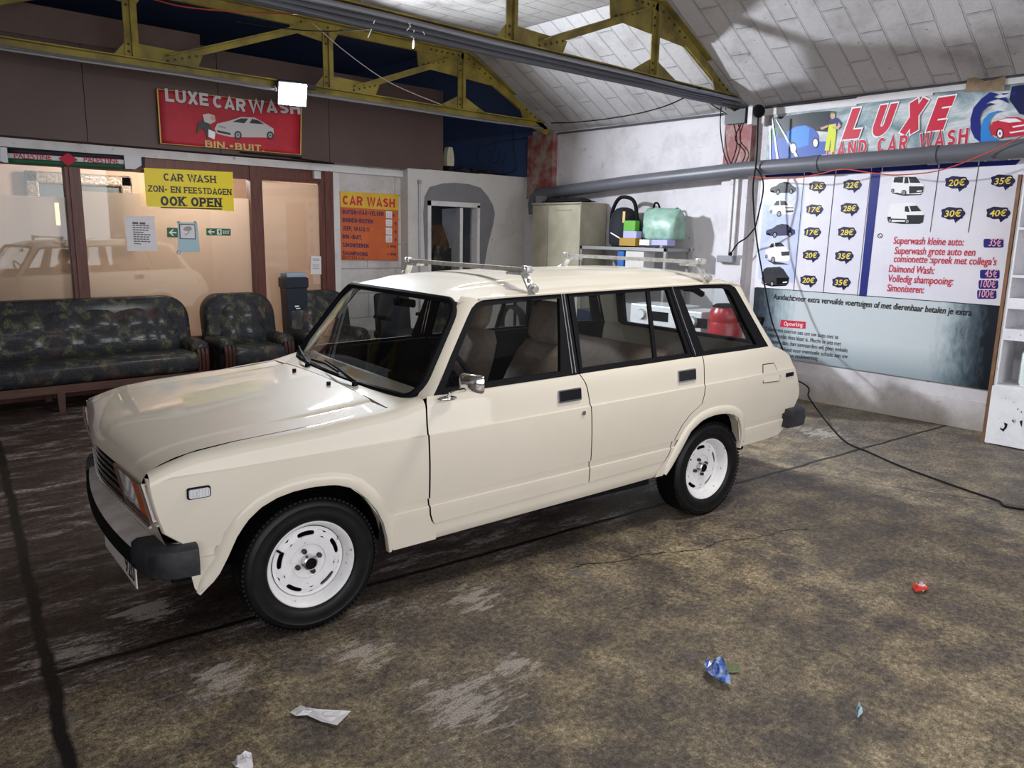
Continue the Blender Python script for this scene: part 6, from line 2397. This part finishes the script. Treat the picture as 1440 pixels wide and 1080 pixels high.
# ------------------------------------------------------------------ seats along the office front
def cushion(mb, c, d, rot=None, bev=.06, mi=0):
    """soft block"""
    bm = bmesh.new()
    bmesh.ops.create_cube(bm, size=1.0)
    for v in bm.verts:
        v.co = Vector((v.co.x * d[0], v.co.y * d[1], v.co.z * d[2]))
    bmesh.ops.bevel(bm, geom=list(bm.edges), offset=min(bev, min(d) * .48), segments=4, affect='EDGES', profile=.5)
    bmesh.ops.subdivide_edges(bm, edges=[e for e in bm.edges if e.calc_length() > .2], cuts=5, use_grid_fill=True)
    for v in bm.verts:
        n = noise.noise(Vector((v.co.x * 4 + c[0] * 3, v.co.y * 4, v.co.z * 4 + c[2])))
        v.co += v.co.normalized() * n * .012
    bm.verts.ensure_lookup_table(); bm.verts.index_update()
    vs = [v.co.copy() for v in bm.verts]
    fs = [[v.index for v in f.verts] for f in bm.faces]
    bm.free()
    if rot is not None: vs = [rot @ p for p in vs]
    mb.add([p + Vector(c) for p in vs], fs, mi)
    return mb


def sofa(name, label, cat, u0, u1, n, group=None, dv=0.0):
    """seat with its back to the office; u0..u1 outside width, n back cushions"""
    T = thing(name, label, cat, ((u0 + u1) / 2, 4.40, 0), 0, group)
    W = u1 - u0
    mid = (u0 + u1) / 2
    # back: leaning, rounded top corners
    mb = MB()
    secs = []
    outline = []
    hw_ = W / 2 - .04
    for k in range(9):
        t = math.pi / 2 * k / 8
        outline.append((hw_ - .20 + .20 * math.cos(t), .72 + .22 * math.sin(t)))
    poly = [(hw_, .30)] + outline
    poly = poly + [(-x, z) for x, z in reversed(poly)]
    for (dv, sc) in ((-.11, .93), (-.085, .985), (0, 1.0), (.08, .985), (.11, .94)):
        secs.append([(mid + x * sc, 4.50 + dv + (z - .30) * .18, .30 + (z - .30) * (1 if sc > .98 else .97)) for x, z in poly])
    mb.loft(secs)
    mb.build('backrest', M['sofa_cloth'], T, smooth=True, angle=60)
    # padded front of the back: upright pleats, a fold half way down
    mb = MB()
    rows = []
    nx_ = 12 * n
    for i in range(nx_ + 1):
        f = i / nx_
        x = u0 + .13 + (W - .26) * f
        edge = min(1.0, min(f, 1 - f) * W / .22)
        top = .90 - .20 * (1 - edge) ** 2
        row = []
        for k in range(11):
            g = k / 10
            z = .40 + (top - .40) * g
            puff = .075 * math.sin(math.pi * min(1, max(0, g))) ** .5 * (.35 + .65 * edge)
            pleat = .020 * abs(math.sin(math.pi * f * n * 2)) ** .5
            fold = -.030 * math.exp(-((g - .42) / .06) ** 2)
            row.append((x, 4.405 + .17 * g - puff - pleat - fold * 1.0 + .008 * noise.noise(Vector((x * 6, z * 6, 0))), z))
        rows.append(row)
    mb.grid(rows)
    mb.build('back_cushion', M['sofa_cloth'], T, smooth=True, angle=80)
    mb = MB()
    cushion(mb, (mid, 4.22, .335), (W - .26, .46, .20), None, .07)
    mb.build('seat_cushion', M['sofa_cloth'], T, smooth=True, angle=70)
    for sg in (-1, 1):
        x = mid + sg * (W / 2 - .10)
        mb = MB()
        cushion(mb, (x, 4.30, .45), (.19, .50, .17), None, .08)
        cushion(mb, (x, 4.34, .30), (.14, .44, .24), None, .04)
        mb.build('armrest', M['sofa_cloth'], T, smooth=True, angle=70)
        mb = MB()
        for k in (-1, 0, 1):
            mb.tube([(x + k * .038, 4.06, .10), (x + k * .038, 4.035, .28), (x + k * .038, 4.03, .40), (x + k * .040, 4.04, .45), (x + k * .034, 4.06, .46)], [.020, .024, .024, .025, .010], 10)
        mb.build('arm_post', M['sofa_wood'], T, smooth=True)
    mb = MB()
    mb.bx((u0 + .05, 4.02, .165), (u1 - .05, 4.06, .235))
    mb.bx((u0 + .05, 4.56, .165), (u1 - .05, 4.60, .235))
    for x in (u0 + .06, u1 - .10):
        mb.bx((x, 4.06, .165), (x + .04, 4.56, .235))
    mb.build('rail', M['sofa_rail'], T)
    legs = [u0 + .10, u1 - .10] + ([u0 + W * .36, u0 + W * .70] if W > 1.4 else [])
    for x in legs:
        for vv in (4.035, 4.57):
            mb = MB()
            mb.loft([[(x + a * .024, vv + b * .02, 0) for a, b in ((-1, -1), (1, -1), (1, 1), (-1, 1))], [(x + a * .032, vv + b * .022, .17) for a, b in ((-1, -1), (1, -1), (1, 1), (-1, 1))]])
            mb.build('leg', M['sofa_rail'], T)
    T.location.y += dv
    return T


sofa('sofa', 'long dark leaf patterned sofa wrapped in clear plastic under the office window', 'sofa', -.72, 1.40, 3)
sofa('armchair', 'dark leaf patterned armchair just right of the sofa', 'armchair', 1.47, 2.31, 1, 'leaf patterned armchairs', -.17)
sofa('armchair', 'dark leaf patterned armchair behind the windscreen, right of the dark bin', 'armchair', 2.40, 3.24, 1, 'leaf patterned armchairs', -.17)

# bin between the armchairs
T = thing('waste_bin', 'tall dark blue waste bin with a pale lid between the armchairs', 'bin', (2.50, 4.66, 0))
mb = MB()
mb.loft([[(2.54 + a * w, 4.665 + b * d, z) for a, b in ((-1, -1), (1, -1), (1, 1), (-1, 1))] for (w, d, z) in ((.095, .075, 0), (.120, .088, .98), (.135, .095, .99), (.135, .095, 1.09), (.12, .088, 1.10))])
mb.build('bin_body', M['bin_navy'], T)
mb = MB(); mb.box((2.54, 4.665, 1.125), (.235, .17, .05), None, bev=.012); mb.build('lid', M['bin_lid'], T)
mb = MB(); mb.box((2.53, 4.58, .78), (.05, .004, .018)); mb.box((2.545, 4.58, .755), (.05, .004, .012)); mb.build('sticker', M['print_white'], T)

# things inside the office
T = thing('ornate_frame', 'ornate gilt framed mirror on the office wall behind the left pane', 'mirror', (.90, 6.55, 1.5))
a, b = .36, 1.45
z0, z1 = 1.35, 2.20
mb = MB()
for (p, q) in (((a, z0), (b, z0 + .13)), ((a, z1 - .13), (b, z1)), ((a, z0), (a + .13, z1)), ((b - .13, z0), (b, z1))):
    mb.bx((p[0], 6.50, p[1]), (q[0], 6.56, q[1]), bev=.02)
mb.build('frame', M['gilt'], T)
mb = MB(); mb.bx((a + .12, 6.55, z0 + .12), (b - .12, 6.565, z1 - .12)); mb.build('glass', M['mirror'], T)
for x in (.60, .80):
    T = thing('candle_lamp', 'pale yellow lamp glowing in front of the gilt mirror, ' + ('left one' if x < .7 else 'right one'), 'lamp', (x, 6.3, 1.62), 0, 'lamps before the gilt mirror')
    mb = MB(); mb.tube([(x, 6.3, 1.62), (x, 6.3, 1.86)], [.022, .022], 10); mb.build('tube', M['warm_lamp'], T)
    mb = MB(); mb.cyl((x, 6.3, .0), (x, 6.3, 1.62), .012, 8); mb.cyl((x, 6.3, 0), (x, 6.3, .02), .09, 16); mb.build('stand', M['gilt'], T)
# plant at the left edge
T = thing('potted_palm', 'dark feathery palm behind the left office pane at the photo edge', 'plant', (-.42, 5.05, 0))
mb = MB(); mb.lathe([(0, 0), (.13, 0), (.17, .30), (.16, .30), (.0, .27)], (-.42, 5.1, 0), (0, 0, 1), 20); mb.build('pot', M['frame_wood'], T, smooth=True)
mb = MB()
rnd = random.Random(3)
for k in range(26):
    az = rnd.uniform(0, 6.28); L_ = rnd.uniform(.45, .75); h0 = rnd.uniform(.9, 1.5)
    base = Vector((-.42, 5.1, .28 + (h0 - .9) * .9))
    prev = None
    pts = []
    for i in range(9):
        t = i / 8
        r = L_ * t * .55
        pts.append(base + Vector((math.cos(az) * r, math.sin(az) * r * .45, L_ * (1.35 * t - .75 * t * t))))
    for i in range(1, 9):
        d = (pts[i] - pts[i - 1]).normalized()
        s_ = d.cross(Vector((0, 0, 1)))
        s_ = s_.normalized() if s_.length > 1e-3 else Vector((1, 0, 0))
        for sg in (-1, 1):
            tip = pts[i] + s_ * sg * .13 * (1 - abs(i / 8 - .5)) + d * .06 - Vector((0, 0, .03))
            mb.add([pts[i], pts[i] + d * .014, tip], [(0, 1, 2)])
    mb.tube(pts, .005, 5)
mb.build('fronds', M['leaf_dark'], T)

# back room and attic odds and ends
T = thing('storage_board', 'brown board leaning inside the dark doorway', 'board', (4.98, 5.3, 0))
mb = MB(); mb.box((4.86, 5.30, .86), (.05, .50, 1.80), Matrix.Rotation(.30, 3, 'Y')); mb.build('board', M['raw_board'], T)
tag(MB().box((4.80, 4.98, .74), (.40, .04, 1.40), Matrix.Rotation(.18, 3, 'Y')).build('folding_screen', M['sofa_cloth']), 'dark patterned screen leaning inside the doorway', 'screen')
mb = MB(); mb.bx((4.66, 5.75, 0), (5.35, 5.85, 1.72)); tag(mb.build('white_slab', M['plaster']), 'pale upright slab at the back of the dark doorway', 'slab')
run('cable', 'tangle of thin cables hanging in the dark gap above the plaster wall', [
    smoothpath([at(697, 178, 1, 4.75), at(697, 205, 1, 4.72), at(692, 225, 1, 4.7), at(699, 228, 1, 4.72), at(703, 212, 1, 4.75)]),
    smoothpath([at(722, 182, 1, 4.8), at(722, 205, 1, 4.76), at(725, 238, 1, 4.72), at(705, 240, 1, 4.72), at(712, 215, 1, 4.75)]),
    smoothpath([at(668, 210, 1, 4.8), at(700, 200, 1, 4.8), at(760, 192, 1, 4.5)]),
    smoothpath([at(685, 240, 1, 4.7), at(690, 215, 1, 4.75), at(675, 205, 1, 4.85), at(670, 225, 1, 4.8)])], .006, M['bin_navy'], 'cable')
T = thing('pale_bag', 'pale bag standing at the end of the brown boards above the plaster wall', 'bag', at(631, 236, 1, 4.75))
mb = MB(); c = at(631, 222, 1, 4.75)
mb.loft([[(c.x + a * w, c.y + b * .04, c.z + h) for a, b in ((-1, -1), (1, -1), (1, 1), (-1, 1))] for (w, h) in ((.055, -.10), (.06, -.02), (.045, .08), (.03, .13))])
mb.build('bag_body', M['locker_door'], T)
T = thing('rubble_heap', 'low heap of dark scrap lying on top of the plaster wall', 'scrap', (5.0, 4.75, 2.40))
mb = MB()
rnd = random.Random(11)
for k in range(26):
    c = (4.75 + 1.1 * rnd.random(), 4.72 + .25 * rnd.random(), 2.41 + .05 * rnd.random())
    mb.box(c, (rnd.uniform(.06, .22), rnd.uniform(.03, .1), rnd.uniform(.02, .06)), Matrix.Rotation(rnd.uniform(-.5, .5), 3, 'Y') @ Matrix.Rotation(rnd.uniform(0, 3), 3, 'Z'))
mb.build('scrap_pieces', M['dark_cloth'], T)
mb = MB()
mb.tube([at(590, 258, 1, VP - .02), Vector((at(590, 258, 1, VP - .02).x, VP - .02, .3))], .012, 8)
mb.box(at(590, 256, 1, VP - .02), (.04, .03, .05))
tag(mb.build('thin_pipe', M['conduit'], smooth=True), 'thin vertical pipe on the plaster wall left of the doorway', 'pipe')

# ------------------------------------------------------------------ far right corner: locker, shelf, machines
T = thing('locker', 'tall cream steel locker in the far right corner', 'cabinet', (5.78, 3.62, 0))
LU, LV0, LV1, LZ = 5.53, 3.10, 3.95, 2.02
mb = MB(); mb.bx((LU + .02, LV0, .06), (RU - .02, LV1, LZ)); mb.bx((LU, LV0 - .01, LZ - .02), (RU - .02, LV1 + .01, LZ)); mb.bx((LU + .03, LV0 + .02, 0), (RU - .04, LV1 - .02, .06))
mb.build('locker_body', M['locker'], T)
mb = MB(); mb.bx((LU, LV0 + .005, .10), (LU + .02, LV0 + .56, LZ - .035), bev=.005); mb.build('locker_door', M['locker_door'], T)
mb = MB(); mb.bx((LU, LV0 + .57, .10), (LU + .02, LV1 - .005, LZ - .035), bev=.005); mb.build('locker_door', M['locker'], T)
mb = MB(); mb.bx((LU - .006, LV0 + .15, LZ - .10), (LU, LV0 + .42, LZ - .085)); mb.bx((LU - .012, LV0 + .50, .98), (LU, LV0 + .52, 1.10)); mb.build('door_plate', M['locker'], T)
# folded dark sheet on top
T = thing('dark_sheet', 'crumpled dark sheet piled on top of the locker', 'cloth', (5.78, 3.5, LZ))
mb = MB(); rows = []
for i in range(15):
    row = []
    for j in range(11):
        s_, t_ = i / 14, j / 10
        e = math.sin(math.pi * s_) * math.sin(math.pi * t_)
        h = .02 + e ** .5 * (.09 + .10 * noise.noise(Vector((s_ * 5, t_ * 4, 1.7))) + .05 * noise.noise(Vector((s_ * 13, t_ * 11, .3))))
        row.append((LU + .03 + .30 * t_, LV0 + .02 + .72 * s_, LZ + max(h, .004) * .62))
    rows.append(row)
mb.grid(rows); mb.build('sheet', M['dark_cloth'], T, smooth=True)
tag(MB().box((LU + .08, 3.88, LZ + .045), (.10, .10, .09)).build('small_carton', M['conduit']), 'small grey carton on the locker beside the dark sheet', 'box')

# steel shelf
SU0, SU1, SV0, SV1, SZ = 5.50, 5.95, 1.78, 3.06, 1.50
T = thing('steel_shelf', 'grey steel shelf rack standing in front of the locker along the right wall', 'shelf', ((SU0 + SU1) / 2, (SV0 + SV1) / 2, 0))
for u in (SU0, SU1 - .03):
    for v_ in (SV0, SV1 - .03):
        mb = MB(); mb.bx((u, v_, 0), (u + .03, v_ + .03, SZ)); mb.build('post', M['shelf_metal'], T)
for z in (SZ, 1.15):
    mb = MB(); mb.bx((SU0, SV0, z - .035), (SU1, SV1, z)); mb.build('shelf_board', M['shelf_metal'], T)
# child seat
cs0 = Vector((5.78, 2.60, SZ))
T = thing('child_seat', 'black child car seat with a carrying handle standing on the steel shelf', 'child seat', cs0)
mb = MB()
secs = []
for (z, w, d, dv) in ((.0, .15, .16, 0), (.04, .20, .19, 0), (.16, .215, .20, -.01), (.28, .20, .18, .01), (.38, .16, .14, .03), (.44, .10, .09, .04), (.46, .04, .04, .04)):
    secs.append([cs0 + Vector((math.cos(t) * d + .01, math.sin(t) * w + dv, z)) for t in [2 * math.pi * k / 16 for k in range(16)]])
mb.loft(secs); mb.build('shell', M['dark_cloth'], T, smooth=True, angle=60)
mb = MB(); mb.tube(smoothpath([cs0 + Vector((-.02, .20, .20)), cs0 + Vector((-.03, .19, .40)), cs0 + Vector((-.03, .10, .555)), cs0 + Vector((-.03, -.04, .57)), cs0 + Vector((-.03, -.15, .50)), cs0 + Vector((-.02, -.20, .26))]), .022, 10); mb.build('handle', M['black_trim'], T, smooth=True)
mb = MB(); mb.tube([cs0 + Vector((-.19, .06, .16)), cs0 + Vector((-.20, -.02, .13)), cs0 + Vector((-.19, -.08, .10))], .008, 6); mb.build('logo_strip', M['print_white'], T)
mb = MB(); mb.box(cs0 + Vector((-.155, -.10, .34)), (.006, .035, .13)); mb.build('gold_print', M['gold_ink'], T)
# green bag
gb = Vector((5.74, 2.00, SZ))
T = thing('green_bag', 'pale green plastic shopping bag full of things on the steel shelf', 'bag', gb)
mb = MB(); secs = []
rnd = random.Random(21)
for (z, w, d, sk) in ((.09, .21, .12, 0), (.12, .235, .135, 0), (.20, .24, .14, .0), (.28, .245, .135, .01), (.36, .24, .10, .015), (.415, .235, .05, .02), (.44, .23, .02, .02)):
    n_ = 36
    sec = []
    for k in range(n_):
        t = 2 * math.pi * k / n_
        c_, s_ = math.cos(t), math.sin(t)
        pw = .45
        wob = 1 + .10 * noise.noise(Vector((c_ * 3, s_ * 3, z * 9)))
        sec.append(gb + Vector((d * wob * math.copysign(abs(c_) ** pw, c_), w * wob * math.copysign(abs(s_) ** pw, s_) + sk, z + .035 * noise.noise(Vector((s_ * 2.5, c_, 3.1))) * (1 if z > .3 else .2))))
    secs.append(sec)
mb.loft(secs); mb.build('bag_body', M['bag_green'], T, smooth=True, angle=70)
mb = MB(); mb.tube(smoothpath([gb + Vector((-.01, .16, .40)), gb + Vector((-.02, .14, .49)), gb + Vector((-.02, .09, .49)), gb + Vector((-.01, .06, .41))]), .012, 8); mb.build('bag_handle', M['black_trim'], T, smooth=True)
def sbx(name, label, px0, py0, px1, py1, u, depth, mat, cat='box', group=None):
    a_, b_ = at(px0, py1, 0, u), at(px1, py0, 0, u)
    mb = MB(); mb.bx((u, a_.y, a_.z), (u + depth, b_.y, b_.z), bev=.003)
    return tag(mb.build(name, mat), label, cat, group)
sbx('box', 'small green and white box on top of the lilac box beside the child seat', 876.5, 310.2, 893.5, 325, 5.53, .08, M['box_green'])
sbx('box', 'lilac box between the green box and the gold box on the shelf', 876, 325.2, 895, 334.6, 5.525, .10, M['box_lilac'])
sbx('box', 'gold box on the shelf edge under the lilac box', 870.5, 334.8, 893.5, 345.3, 5.52, .12, M['box_gold'])
sbx('box', 'white tilted box on the shelf in front of the green bag', 899, 337, 913, 344.8, 5.51, .10, M['paper'])
sbx('box', 'pale lilac flat box under the right end of the green bag', 916, 337.5, 938.5, 344.8, 5.515, .14, M['box_lilac'])
sbx('carton', 'tall pale carton under the steel shelf board', 878.5, 348.2, 906, 386, 5.52, .20, M['carton'])
sbx('carton', 'narrow blue carton beside the pale carton under the shelf board', 867.5, 348.2, 877.5, 386, 5.53, .18, M['carton_blue'])

# washing machines in front of the right wall
def machine(name, label, u0, v0, v1, z1, knob):
    T = thing(name, label, 'washing machine', (u0 + .28, (v0 + v1) / 2, 0), 0, 'white machines behind the car')
    mb = MB(); mb.bx((u0, v0, .02), (u0 + .42, v1, z1), bev=.012); mb.build('cabinet', M['white_enamel'], T)
    vm = (v0 + v1) / 2
    mb = MB(); mb.lathe([(.10, .004), (.17, .004), (.18, -.02), (.15, -.03), (.11, -.02)], (u0 - .004, vm, .42), (1, 0, 0), 28); mb.build('door_ring', M['shelf_metal'], T, smooth=True)
    mb = MB(); mb.cyl((u0 - .002, vm, .42), (u0 - .012, vm, .42), .115, 24); mb.build('door_glass', M['black_gloss'], T)
    mb = MB(); mb.cyl((u0, v1 - .16, z1 - .10), (u0 - .03, v1 - .16, z1 - .10), .042, 20); mb.build('knob', M['white_enamel'], T)
    mb = MB(); mb.tube([(u0 - .004, v1 - .16 + .052 * math.cos(t), z1 - .10 + .052 * math.sin(t)) for t in [2 * math.pi * k / 24 for k in range(24)]], .005, 5, closed=True); mb.build('knob_ring', M['shelf_metal'], T)
    mb = MB(); mb.bx((u0 - .003, vm - .20, z1 - .155), (u0, vm + .02, z1 - .06)); mb.build('display', M['black_gloss'], T)
    return T
um = 4.90
ya, yb = at(951, 440, 0, um).y, at(886, 440, 0, um).y
zt_ = at(915, 429, 0, um).z
machine('washing_machine', 'white washing machine with a round knob seen through the rear side windows', um, ya, yb, zt_, True)
ya2 = at(987, 440, 0, um).y
machine('washing_machine', 'second white machine to the right of it, seen through the rear quarter glass', um, ya2, ya - .04, zt_ - .02, True)

# red vacuum drum and its handle behind the car
vd = Vector((4.95, .62, 0))
T = thing('vacuum_cleaner', 'red drum vacuum cleaner with a black push handle behind the rear of the car', 'vacuum cleaner', vd)
mb = MB(); mb.lathe([(0, .10), (.15, .10), (.16, .14), (.16, .80), (.15, .84), (.155, .85), (.155, .93), (.12, .99), (.0, 1.0)], vd + Vector((0, 0, 0)), (0, 0, 1), 28)
mb.build('drum', M['red_drum'], T, smooth=True, angle=35)
mb = MB(); mb.lathe([(.14, .985), (.10, 1.01), (0, 1.02)], vd, (0, 0, 1), 20); mb.build('motor_head', M['black_trim'], T, smooth=True)
mb = MB()
hx = vd + Vector((.1, -.20, 0))
mb.tube(smoothpath([hx + Vector((0, .10, .10)), hx + Vector((0, -.02, .55)), hx + Vector((0, -.12, .86)), hx + Vector((-.02, -.10, .90)), hx + Vector((-.06, .14, .90))]), .016, 8)
mb.build('push_handle', M['black_trim'], T, smooth=True)
for a_ in (0, 2.1, 4.2):
    mb = MB(); c = vd + Vector((.13 * math.cos(a_), .13 * math.sin(a_), .05)); mb.cyl(c + Vector((-.02, 0, 0)), c + Vector((.02, 0, 0)), .05, 14); mb.build('castor', M['black_trim'], T)

# office chair, pushchair and boxes seen through the car windows
oc = Vector((3.38, 3.72, 0))
T = thing('office_chair', 'black office chair standing behind the car, seen through the windscreen', 'chair', oc)
mb = MB()
for k in range(5):
    a_ = 2 * math.pi * k / 5
    mb.beam(oc + Vector((0, 0, .10)), oc + Vector((.28 * math.cos(a_), .28 * math.sin(a_), .06)), .04, .03)
    mb.ball(oc + Vector((.28 * math.cos(a_), .28 * math.sin(a_), .03)), .03)
mb.cyl(oc + Vector((0, 0, .08)), oc + Vector((0, 0, .44)), .025, 10)
mb.build('base', M['black_trim'], T)
mb = MB(); cushion(mb, oc + Vector((0, 0, .49)), (.50, .50, .10), None, .04); mb.build('seat', M['dark_cloth'], T, smooth=True)
mb = MB(); cushion(mb, oc + Vector((.02, .26, .72)), (.46, .10, .46), Matrix.Rotation(-.12, 3, 'X'), .05); mb.build('backrest', M['dark_cloth'], T, smooth=True)
for sg in (-1, 1):
    mb = MB(); mb.box(oc + Vector((sg * .28, 0, .70)), (.06, .28, .04), None, bev=.012); mb.tube([oc + Vector((sg * .27, .05, .48)), oc + Vector((sg * .29, .05, .69))], .014, 8); mb.build('armrest', M['black_trim'], T)
pc = Vector((4.55, 3.20, 0))
T = thing('hose_stand', 'black hose coiled on an upright stand, seen through the front door window', 'hose stand', pc)
mb = MB()
for k in range(4):
    mb.tube([pc + Vector((-.06 + .03 * k, .20 * math.cos(t), .60 + (.19 + .008 * (k % 2)) * math.sin(t))) for t in [2 * math.pi * q / 32 for q in range(32)]], .014, 8, closed=True)
mb.build('hose_coil', M['black_trim'], T, smooth=True)
mb = MB()
mb.tube([pc + Vector((.03, 0, .03)), pc + Vector((.03, 0, 1.0))], .018, 10)
mb.beam(pc + Vector((-.12, 0, .80)), pc + Vector((.06, 0, .80)), .03, .03)
mb.build('stand_post', M['black_trim'], T, smooth=True, angle=40)
mb = MB()
mb.box(pc + Vector((.02, 0, .02)), (.36, .30, .04), None, bev=.01)
mb.build('stand_foot', M['black_trim'], T)
q0 = at(848, 462, 0, 5.20)
T = thing('low_bench', 'low dark bench carrying boxes behind the car', 'bench', (5.15, q0.y, 0))
bz = at(848, 461, 0, 5.08).z
mb = MB(); mb.bx((4.98, q0.y - .35, bz - .04), (5.38, q0.y + .42, bz)); mb.build('top', M['black_matt'], T)
for u in (5.0, 5.33):
    for dv in (-.32, .36):
        mb = MB(); mb.bx((u, q0.y + dv, 0), (u + .03, q0.y + dv + .03, bz - .04)); mb.build('leg', M['black_matt'], T)
a_, b_ = at(834, 461, 0, 5.08), at(862, 433, 0, 5.08)
mb = MB(); mb.bx((5.08, a_.y, bz), (5.28, b_.y, max(b_.z, bz + .15)), bev=.004); tag(mb.build('patterned_box', M['box_ornate']), 'box with a black and white pattern seen through the rear door window', 'box')
a_, b_ = at(812, 462, 0, 5.08), at(831, 436, 0, 5.08)
mb = MB(); mb.bx((5.06, a_.y, bz), (5.26, b_.y, max(b_.z, bz + .15)), bev=.004); tag(mb.build('dark_box', M['bin_navy']), 'dark blue box left of the patterned box', 'box')

# ------------------------------------------------------------------ shelf unit at the right edge
SX, SY = 5.60, -1.50
T = thing('shelf_unit', 'chipped white shelf unit with a raw board side at the right edge', 'shelf', (5.8, -2.1, 0))
mb = MB(); mb.bx((SX - .01, SY + .005, 0), (RU - .03, SY + .030, 2.15)); mb.build('side_board', M['raw_board'], T)
mb = MB(); mb.bx((SX, SY - .025, .0), (RU - .03, SY, 2.15)); mb.bx((RU - .05, SY - 1.3, 0), (RU - .03, SY - .025, 2.15)); mb.build('back_panel', M['shelf_white'], T)
mb = MB(); mb.bx((SX - .03, SY - 1.3, .01), (SX, SY + .0, .49), bev=.006); mb.build('cupboard_front', M['shelf_white'], T)
mb = MB(); mb.bx((SX - .02, SY - 1.3, .47), (RU - .05, SY - .025, .50)); mb.build('counter', M['shelf_white'], T)
for z, lip in ((.955, .09), (1.20, .085), (1.38, .02), (1.75, .02)):
    mb = MB(); mb.bx((SX, SY - 1.3, z - .02), (RU - .05, SY - .025, z)); mb.bx((SX - .012, SY - 1.3, z - lip), (SX, SY - .02, z)); mb.build('shelf_board', M['shelf_white'], T)
# black scratches on the cupboard front
FC = Frame((SX - .03, 0, 0), (0, -1, 0), (0, 0, 1))
def fq(px, py): P = at(px, py, 0, SX - .03); return (-P.y, P.z)
mb = MB()
for pts in ([(1412, 594), (1417, 596), (1416, 601), (1411, 607), (1407, 604), (1406, 601), (1410, 603), (1413, 600)], [(1423, 592), (1425, 589), (1426, 595)], [(1427, 590), (1428, 590), (1427, 596)], [(1434, 592), (1438, 591), (1437, 601), (1435, 597)], [(1430, 575), (1432, 574), (1432, 577)], [(1435, 579), (1437, 578), (1437, 581)]):
    mb.prism([fq(*q) for q in pts], FC, .001, base=.0005)
mb.build('scratch_marks', M['print_black'], T)
jc = Vector((SX + .17, SY - .28, .50))
T = thing('jerrycan', 'milky plastic jerrycan standing on the counter of the white shelf unit', 'jerrycan', jc)
mb = MB(); secs = []
for (z, k) in ((0, .9), (.02, 1.0), (.26, 1.0), (.31, .8), (.34, .45)):
    secs.append([jc + Vector((a * k, b * k, z)) for a, b in rrect(-.11, -.14, .11, .14, .05, 4)])
mb.loft(secs); mb.build('can_body', M['jerrycan'], T, smooth=True, angle=50)
mb = MB(); mb.cyl(jc + Vector((0, .05, .34)), jc + Vector((0, .05, .38)), .028, 14); mb.build('cap', M['red_drum'], T)

# ------------------------------------------------------------------ litter on the floor
def litter(name, label, pix, mat, z=.006, crumple=.012, seed=1):
    rnd = random.Random(seed)
    pts = [at(x, y, 2, .004) for x, y in pix]
    c = sum(pts, Vector()) / len(pts)
    mb = MB()
    rings = []
    for k, f in enumerate((1.0, .75, .5, .25)):
        rings.append([c + (p - c) * f + Vector((0, 0, rnd.uniform(0, crumple) + .001 + (crumple * .5 if f < 1 else 0))) for p in pts])
    mb.grid(rings, close_u=True)
    mb.add(rings[-1], [tuple(range(len(pts)))])
    o = mb.build(name, mat, solid=.0015)
    return tag(o, label, 'litter')
litter('paper_scrap', 'crumpled white paper strip lying flat on the floor before the front wheel', [(408, 1003), (414, 998), (423, 994), (428, 999), (450, 1002), (475, 1003), (493, 1004), (484, 1013), (474, 1023), (452, 1016), (432, 1008), (416, 1008)], M['paper'], crumple=.010, seed=4)
litter('paper_scrap', 'torn white paper corner at the bottom edge of the photo', [(326, 1078), (338, 1074), (346, 1067), (354, 1070), (356, 1079), (350, 1090), (332, 1090)], M['paper'], crumple=.03, seed=9)
litter('sweet_wrapper', 'shiny blue foil wrapper on the floor in the foreground', [(989, 949), (993, 941), (999, 940), (1003, 943), (1012, 944), (1020, 951), (1026, 962), (1027, 968), (1015, 967), (1003, 962), (995, 955)], M['litter_blue'], crumple=.045, seed=2)
litter('green_scrap', 'flat pale green scrap beside the blue foil wrapper', [(1020, 936), (1030, 934), (1041, 935), (1041, 946), (1030, 947), (1021, 946)], M['litter_green'], crumple=.003, seed=5)
litter('red_wrapper', 'small red and white wrapper on the floor right of the car', [(1281, 828), (1284, 825), (1295, 824), (1304, 826), (1306, 829), (1300, 834), (1287, 835)], M['litter_red'], crumple=.02, seed=6)
litter('paper_scrap', 'white slip of paper lying on the red wrapper', [(1285, 826), (1291, 825), (1302, 831), (1298, 833), (1290, 830)], M['paper'], crumple=.03, seed=7)
litter('bottle_cap', 'small pale blue crumpled cap on the floor near the right bottom', [(1202, 1005), (1206, 1002), (1211, 1006), (1212, 1010), (1206, 1011)], M['pale_blue'], crumple=.03, seed=8)
